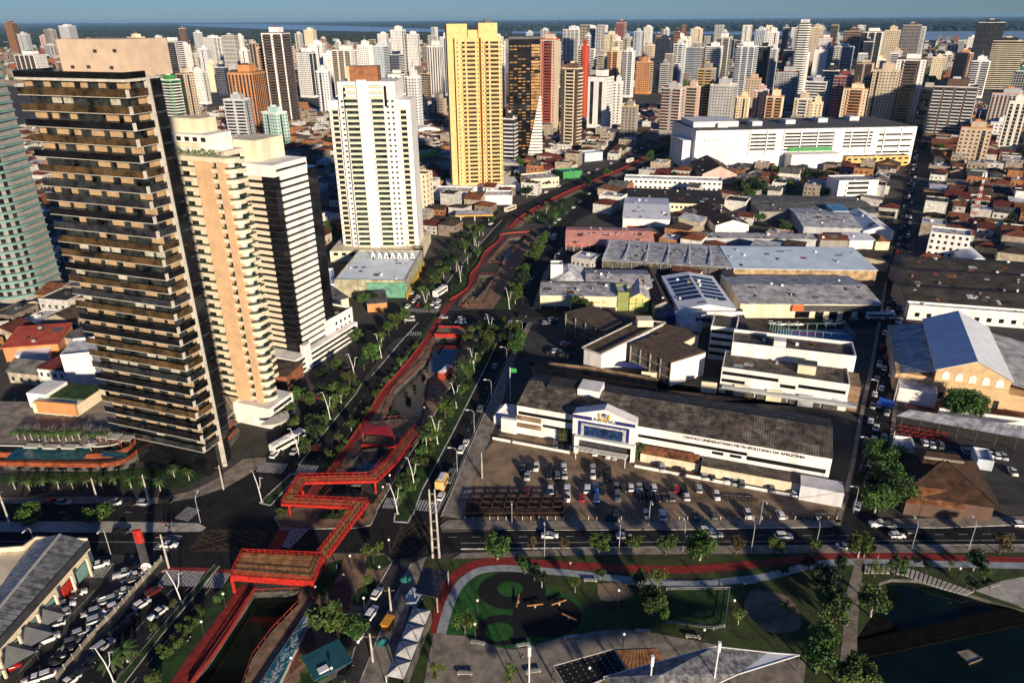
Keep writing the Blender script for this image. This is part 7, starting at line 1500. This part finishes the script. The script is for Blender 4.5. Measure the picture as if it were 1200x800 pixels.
# ------------------------------------------------------------------ houses filling the blocks
def in_poly(x, y, p):
    c = False; k = len(p)
    for i in range(k):
        a = p[i]; b = p[i-1]
        if (a[1] > y) != (b[1] > y) and x < (b[0]-a[0])*(y-a[1])/(b[1]-a[1])+a[0]: c = not c
    return c
PB = [(min(q[0] for q in p), max(q[0] for q in p), min(q[1] for q in p), max(q[1] for q in p), p) for p in PAVED]
def free(x, y, m):
    for dx, dy in ((0,0),(m,m),(-m,m),(m,-m),(-m,-m)):
        X, Y = x+dx, y+dy
        for a in USED:
            u = (X-a[0])*a[2]+(Y-a[1])*a[3]; v = -(X-a[0])*a[3]+(Y-a[1])*a[2]
            if a[4] < u < a[5] and a[6] < v < a[7]: return False
        for b in PB:
            if b[0] < X < b[1] and b[2] < Y < b[3] and in_poly(X, Y, b[4]): return False
    return True
def house_meshes(t, W, D, h, q):
    w_, r_, wi = MB(), MB(), MB(); rise = W*.2
    x, y = W/2, D/2
    if t == 'flat':
        w_.box(-x,x,-y,y,0,h); r_.box(-x+.2,x-.2,-y+.2,y-.2,h,h+.12); w_.box(-x,x,-y,-y+.2,h,h+.6).box(-x,-x+.2,-y+.2,y,h,h+.6).box(x-.2,x,-y+.2,y,h,h+.6); r_.box(0,1.6,0,1.6,h+.1,h+1.5)
    elif t == 'shed':
        w_.raw([(-x,-y,0),(x,-y,0),(x,y,0),(-x,y,0),(-x,-y,h),(x,-y,h),(x,y,h+rise*.5),(-x,y,h+rise*.5)],[(0,1,5,4),(1,2,6,5),(2,3,7,6),(3,0,4,7)]); r_.raw([(-x-.4,-y-.4,h+.02),(x+.4,-y-.4,h+.02),(x+.4,y+.4,h+rise*.5+.1),(-x-.4,y+.4,h+rise*.5+.1)],[(0,1,2,3)])
    elif t == 'gx':
        w_.raw([(-x,-y,0),(x,-y,0),(x,y,0),(-x,y,0),(-x,-y,h),(x,-y,h),(x,y,h),(-x,y,h),(-x,0,h+rise),(x,0,h+rise)],[(0,1,5,4),(1,2,6,9,5),(2,3,7,6),(3,0,4,8,7)]); r_.raw([(-x-.4,-y-.5,h-.1),(x+.4,-y-.5,h-.1),(x+.4,0,h+rise+.12),(-x-.4,0,h+rise+.12),(x+.4,y+.5,h-.1),(-x-.4,y+.5,h-.1)],[(0,1,2,3),(3,2,4,5)])
    else:
        w_.box(-x,x,-y,y,0,h); k = .5; r = min(x,y)*.9
        r_.raw([(-x-k,-y-k,h),(x+k,-y-k,h),(x+k,y+k,h),(-x-k,y+k,h),(-x+r,0,h+rise),(x-r,0,h+rise)],[(0,1,5,4),(1,2,5),(2,3,4,5),(3,0,4)])
    nf = max(1, int(h/3))
    for i in range(nf):
        for k in range(int(W/3)): u = -x+1+k*3; wi.box(u,u+1.1,-y-.05,-y+.05,.9+i*3,2.1+i*3)
        for k in range(int(D/4)): u = -y+1.2+k*4; wi.box(x-.05,x+.05,u,u+1.1,.9+i*3,2.1+i*3)
    return w_, r_, wi
hq = random.Random(77); PROTO = []
for t, W_, D_, h_ in [('gx',9,12,4),('gx',8,14,6),('gx',12,10,3.8),('hip',10,11,4),('hip',12,12,6.5),('flat',9,12,6.5),('flat',11,11,9.5),('flat',8,14,4),('shed',10,14,4),('shed',12,16,5),('gx',14,16,5),('flat',13,13,7)]: PROTO.append((t,W_,D_,h_)+house_meshes(t,W_,D_,h_,hq))
RMAT = dict(gx=['roof_tile','roof_tile','roof_brown','roof_rust','roof_grey'], hip=['roof_tile','roof_brown','roof_tile'], flat=['roof_grey','roof_pale','roof_dark','roof_pale'], shed=['roof_grey','roof_pale','roof_rust','roof_brown'])
RLK = dict(roof_tile='red tiled', roof_brown='brown-roofed', roof_rust='rusty-roofed', roof_grey='grey-roofed', roof_pale='pale-roofed', roof_dark='dark-roofed')
WMAT = ['house_wall_white','house_wall_white','house_wall','house_wall','house_wall_warm']; WLK = dict(house_wall_white='whitewashed', house_wall='beige', house_wall_warm='orange-walled')
def zone(px, py):
    if py > 505: return None
    axx = {150:790,170:770,190:735,215:672,240:620,262:575,300:520,340:480,372:445,400:425,440:390,470:355,505:325}
    ks = sorted(axx); xa = 800
    for a, b in zip(ks, ks[1:]):
        if a <= py <= b: xa = axx[a]+(axx[b]-axx[a])*(py-a)/(b-a)
    if py < 150: xa = 640
    if px < xa-6: return 12 if px < 330 else 20
    if py < 150 and px > xa: return 29.6
    if px > xa+50 and py < 366 and px < 1150: return 29.6
    if px >= 1058 and py < 322: return 29.6
    return None
glassf()
MSLOT = ['house_wall_white','house_wall','house_wall_warm','roof_tile','roof_brown','roof_rust','roof_grey','roof_pale','roof_dark','far_glass','leaf_dark','leaf_green']
cand = []
for az, ox in ((12,0),(20,0),(29.6,0)):
    c, s = math.cos(-R(az)), math.sin(-R(az)); 
    for i in range(-60,80):
        for j in range(0,80):
            u, v = i*13.0+hq.uniform(-1,1), 60+j*15.0+hq.uniform(-1,1)
            if (i%6 == 0) or (j%8 == 0): continue
            x, y = u*c-v*s, u*s+v*c
            if y < 100 or y > 1100: continue
            px, py = PX((x,y,3))
            if not (-25 < px < 1225 and py > 92): continue
            if zone(px, py) != az: continue
            if not free(x, y, 4.5): continue
            cand.append((math.hypot(x,y), x, y, -R(az), px, py))
cand.sort()
HM = {}; FARH = {}
def hidden(px, py):      # places the photograph shows nothing of, behind the near towers
    return (125 < px < 265 and 110 < py < 480) or (230 < px < 370 and 200 < py < 400 and px < 205+py*.42) or (px < 60 and 110 < py < 335)
nh = 0
for d, x, y, rz_, px, py in cand:
    if hq.random() < .07 and nh < 300 and not hidden(px, py): tree(0, 0, hq.choice(('leaf_dark','leaf_green')), hq.uniform(3,5), world=Vector((x,y,0)), grp='trees between the houses'); continue
    if hq.random() < .05: continue
    pi = hq.randrange(len(PROTO)); t, W_, D_, h_, wb, rb, wi = PROTO[pi]; rm = hq.choice(RMAT[t]); wm = hq.choice(WMAT); rr_ = rz_+hq.choice((0,0,math.pi/2,math.pi)); sx, sy, sz = hq.uniform(.85,1.25), hq.uniform(.85,1.15), hq.uniform(.8,1.3)
    if nh < 300 and not hidden(px, py):
        nh += 1
        if (pi,rm,wm) not in HM: HM[(pi,rm,wm)] = (wb.mesh('wall', M[wm]), rb.mesh('roof', M[rm]), wi.mesh('windows', glassf()))
        me = HM[(pi,rm,wm)]; o = thing('house', 'house', None, (x,y,0), rr_, group='small houses of the blocks', look=f'{WLK[wm]} {RLK[rm]} house'); o.scale = (sx,sy,sz)
        link('wall', me[0], o); link('roof', me[1], o); link('windows', me[2], o, kind='stuff')
    else:
        f = FARH.setdefault('x', MB()); c, s = math.cos(rr_), math.sin(rr_); sl = MSLOT.index
        for src, m_ in ((wb,wm),(rb,rm),(wi,'far_glass')):
            vs = [((p[0]*sx)*c-(p[1]*sy)*s+x, (p[0]*sx)*s+(p[1]*sy)*c+y, p[2]*sz) for p in src.v]; f.raw(vs, src.f, sl(m_))
if FARH: link('distant_houses', FARH['x'].mesh('distant_houses', [M[k] for k in MSLOT]), kind='stuff', category='houses', label='mass of small low houses between the distant towers')
# low city out to the river: too far to tell the houses apart
fm = MB(); q = random.Random(99)
for i in range(9000):
    px = q.uniform(-20, 1220); py = 44+58*q.random()**1.15
    if px < 560 and py < 50+q.uniform(-2,4): continue
    if px >= 560 and py < 47.5: continue
    g = G(px, py); 
    if g.length < 1050: continue
    tr = q.random() < .22
    a = R(-29.6)+q.uniform(-.1,.1); c, s = math.cos(a), math.sin(a); W_ = q.uniform(4,11); D_ = q.uniform(4,11); h = q.uniform(4,9) if q.random() < .85 else q.uniform(10,26)
    if tr: W_ = D_ = q.uniform(5,12); h = q.uniform(7,13)
    P8 = [(-W_,-D_),(W_,-D_),(W_,D_),(-W_,D_)]; k = .55 if tr else 1
    vs = [(x*c-y*s+g.x, x*s+y*c+g.y, 0) for x, y in P8]+[(x*k*c-y*k*s+g.x, x*k*s+y*k*c+g.y, h) for x, y in P8]
    wmi = q.choice((10,11)) if tr else q.choice((0,0,1,1,2)); rmi = wmi if tr else q.choice((3,3,4,5,6,7,7))
    fm.raw(vs, [(0,1,5,4),(1,2,6,5),(3,0,4,7)], wmi); fm.raw(vs[4:], [(0,1,2,3)], rmi)
link('distant_low_city', fm.mesh('distant_low_city', [M[k] for k in MSLOT]), kind='stuff', category='city', label='low city roofs and trees stretching to the river')
# overhead wires strung between the poles
def wires(label, pts, n=3):
    o = thing('overhead_wires', 'wires', label, (0,0,0))
    for k in range(n):
        for (x0,y0,h0),(x1,y1,h1) in zip(pts, pts[1:]):
            a = G(x0,y0)+Vector((0,(k-1)*.8,h0-.4*k)); b = G(x1,y1)+Vector((0,(k-1)*.8,h1-.4*k)); mb = MB(); P = [a.lerp(b,t/6)-Vector((0,0,1.6*math.sin(math.pi*t/6))) for t in range(7)]
            mb.tube(P, .035, 4); part('wire', mb, M['rubber_black'], o)
wires('overhead wires above the left pavement of the cross street', [(13,617,9),(115,588,8.5),(175,589,8.5),(262,573,8.5),(300,545,8)])
wires('overhead wires crossing the lower left junction', [(198,665,9),(305,588,10),(511,653,15)], 2)
wires('overhead wires along the right pavement of the long street', [(1040,540,9),(1047,470,8.5),(1056,400,8.5),(1066,300,8.5)])
wires('overhead wires along the college side of the cross street', [(511,653,14),(700,616,9),(890,614,9),(1000,600,9),(1040,540,9)], 2)
# ------------------------------------------------------------------ haze
hz = MB().box(-42000, 42000, -150, 42000, -8, 170)
hm_ = bpy.data.materials.new('haze'); hm_.use_nodes = True; nt = hm_.node_tree; nt.nodes.remove(nt.nodes['Principled BSDF'])
pv_ = nt.nodes.new('ShaderNodeVolumePrincipled'); pv_.inputs['Color'].default_value = (.27,.54,.86,1); pv_.inputs['Density'].default_value = HAZE
nt.links.new(pv_.outputs[0], nt.nodes['Material Output'].inputs['Volume'])
if HAZE > 0: link('haze', hz.mesh('haze', hm_), kind='stuff')
# ------------------------------------------------------------------ labels for the repeats: what stands nearest in view
ORD = ['', 'second ', 'third ', 'fourth ', 'fifth ', 'sixth ', 'seventh ', 'eighth ', 'ninth ', 'tenth ', '11th ', '12th ', '13th ', '14th ', '15th ', '16th ', '17th ', '18th ', '19th ', '20th ']
buckets = {}
for o, look in AUTO:
    if '_px' in o: px, py = o['_px']; del o['_px']
    else: px, py = PX(o.location)
    L_ = min(LAND, key=lambda l: (l[1]-px)**2+((l[2]-py)*1.4)**2); dx, dy = px-L_[1], py-L_[2]
    rel = ('right of' if dx > 0 else 'left of') if abs(dx) > abs(dy) else ('in front of' if dy > 0 else 'behind')
    buckets.setdefault((look, rel, L_[0]), []).append((dx*dx+dy*dy, o))
for (look, rel, lm), items in buckets.items():
    items.sort(key=lambda t: t[0])
    for i, (d, o) in enumerate(items):
        if len(items) == 1: o['label'] = f'{look} {rel} {lm}'
        else: o['label'] = f'{look}, {ORD[i] if i < 20 else str(i+1)+"th "}nearest {rel} {lm}'
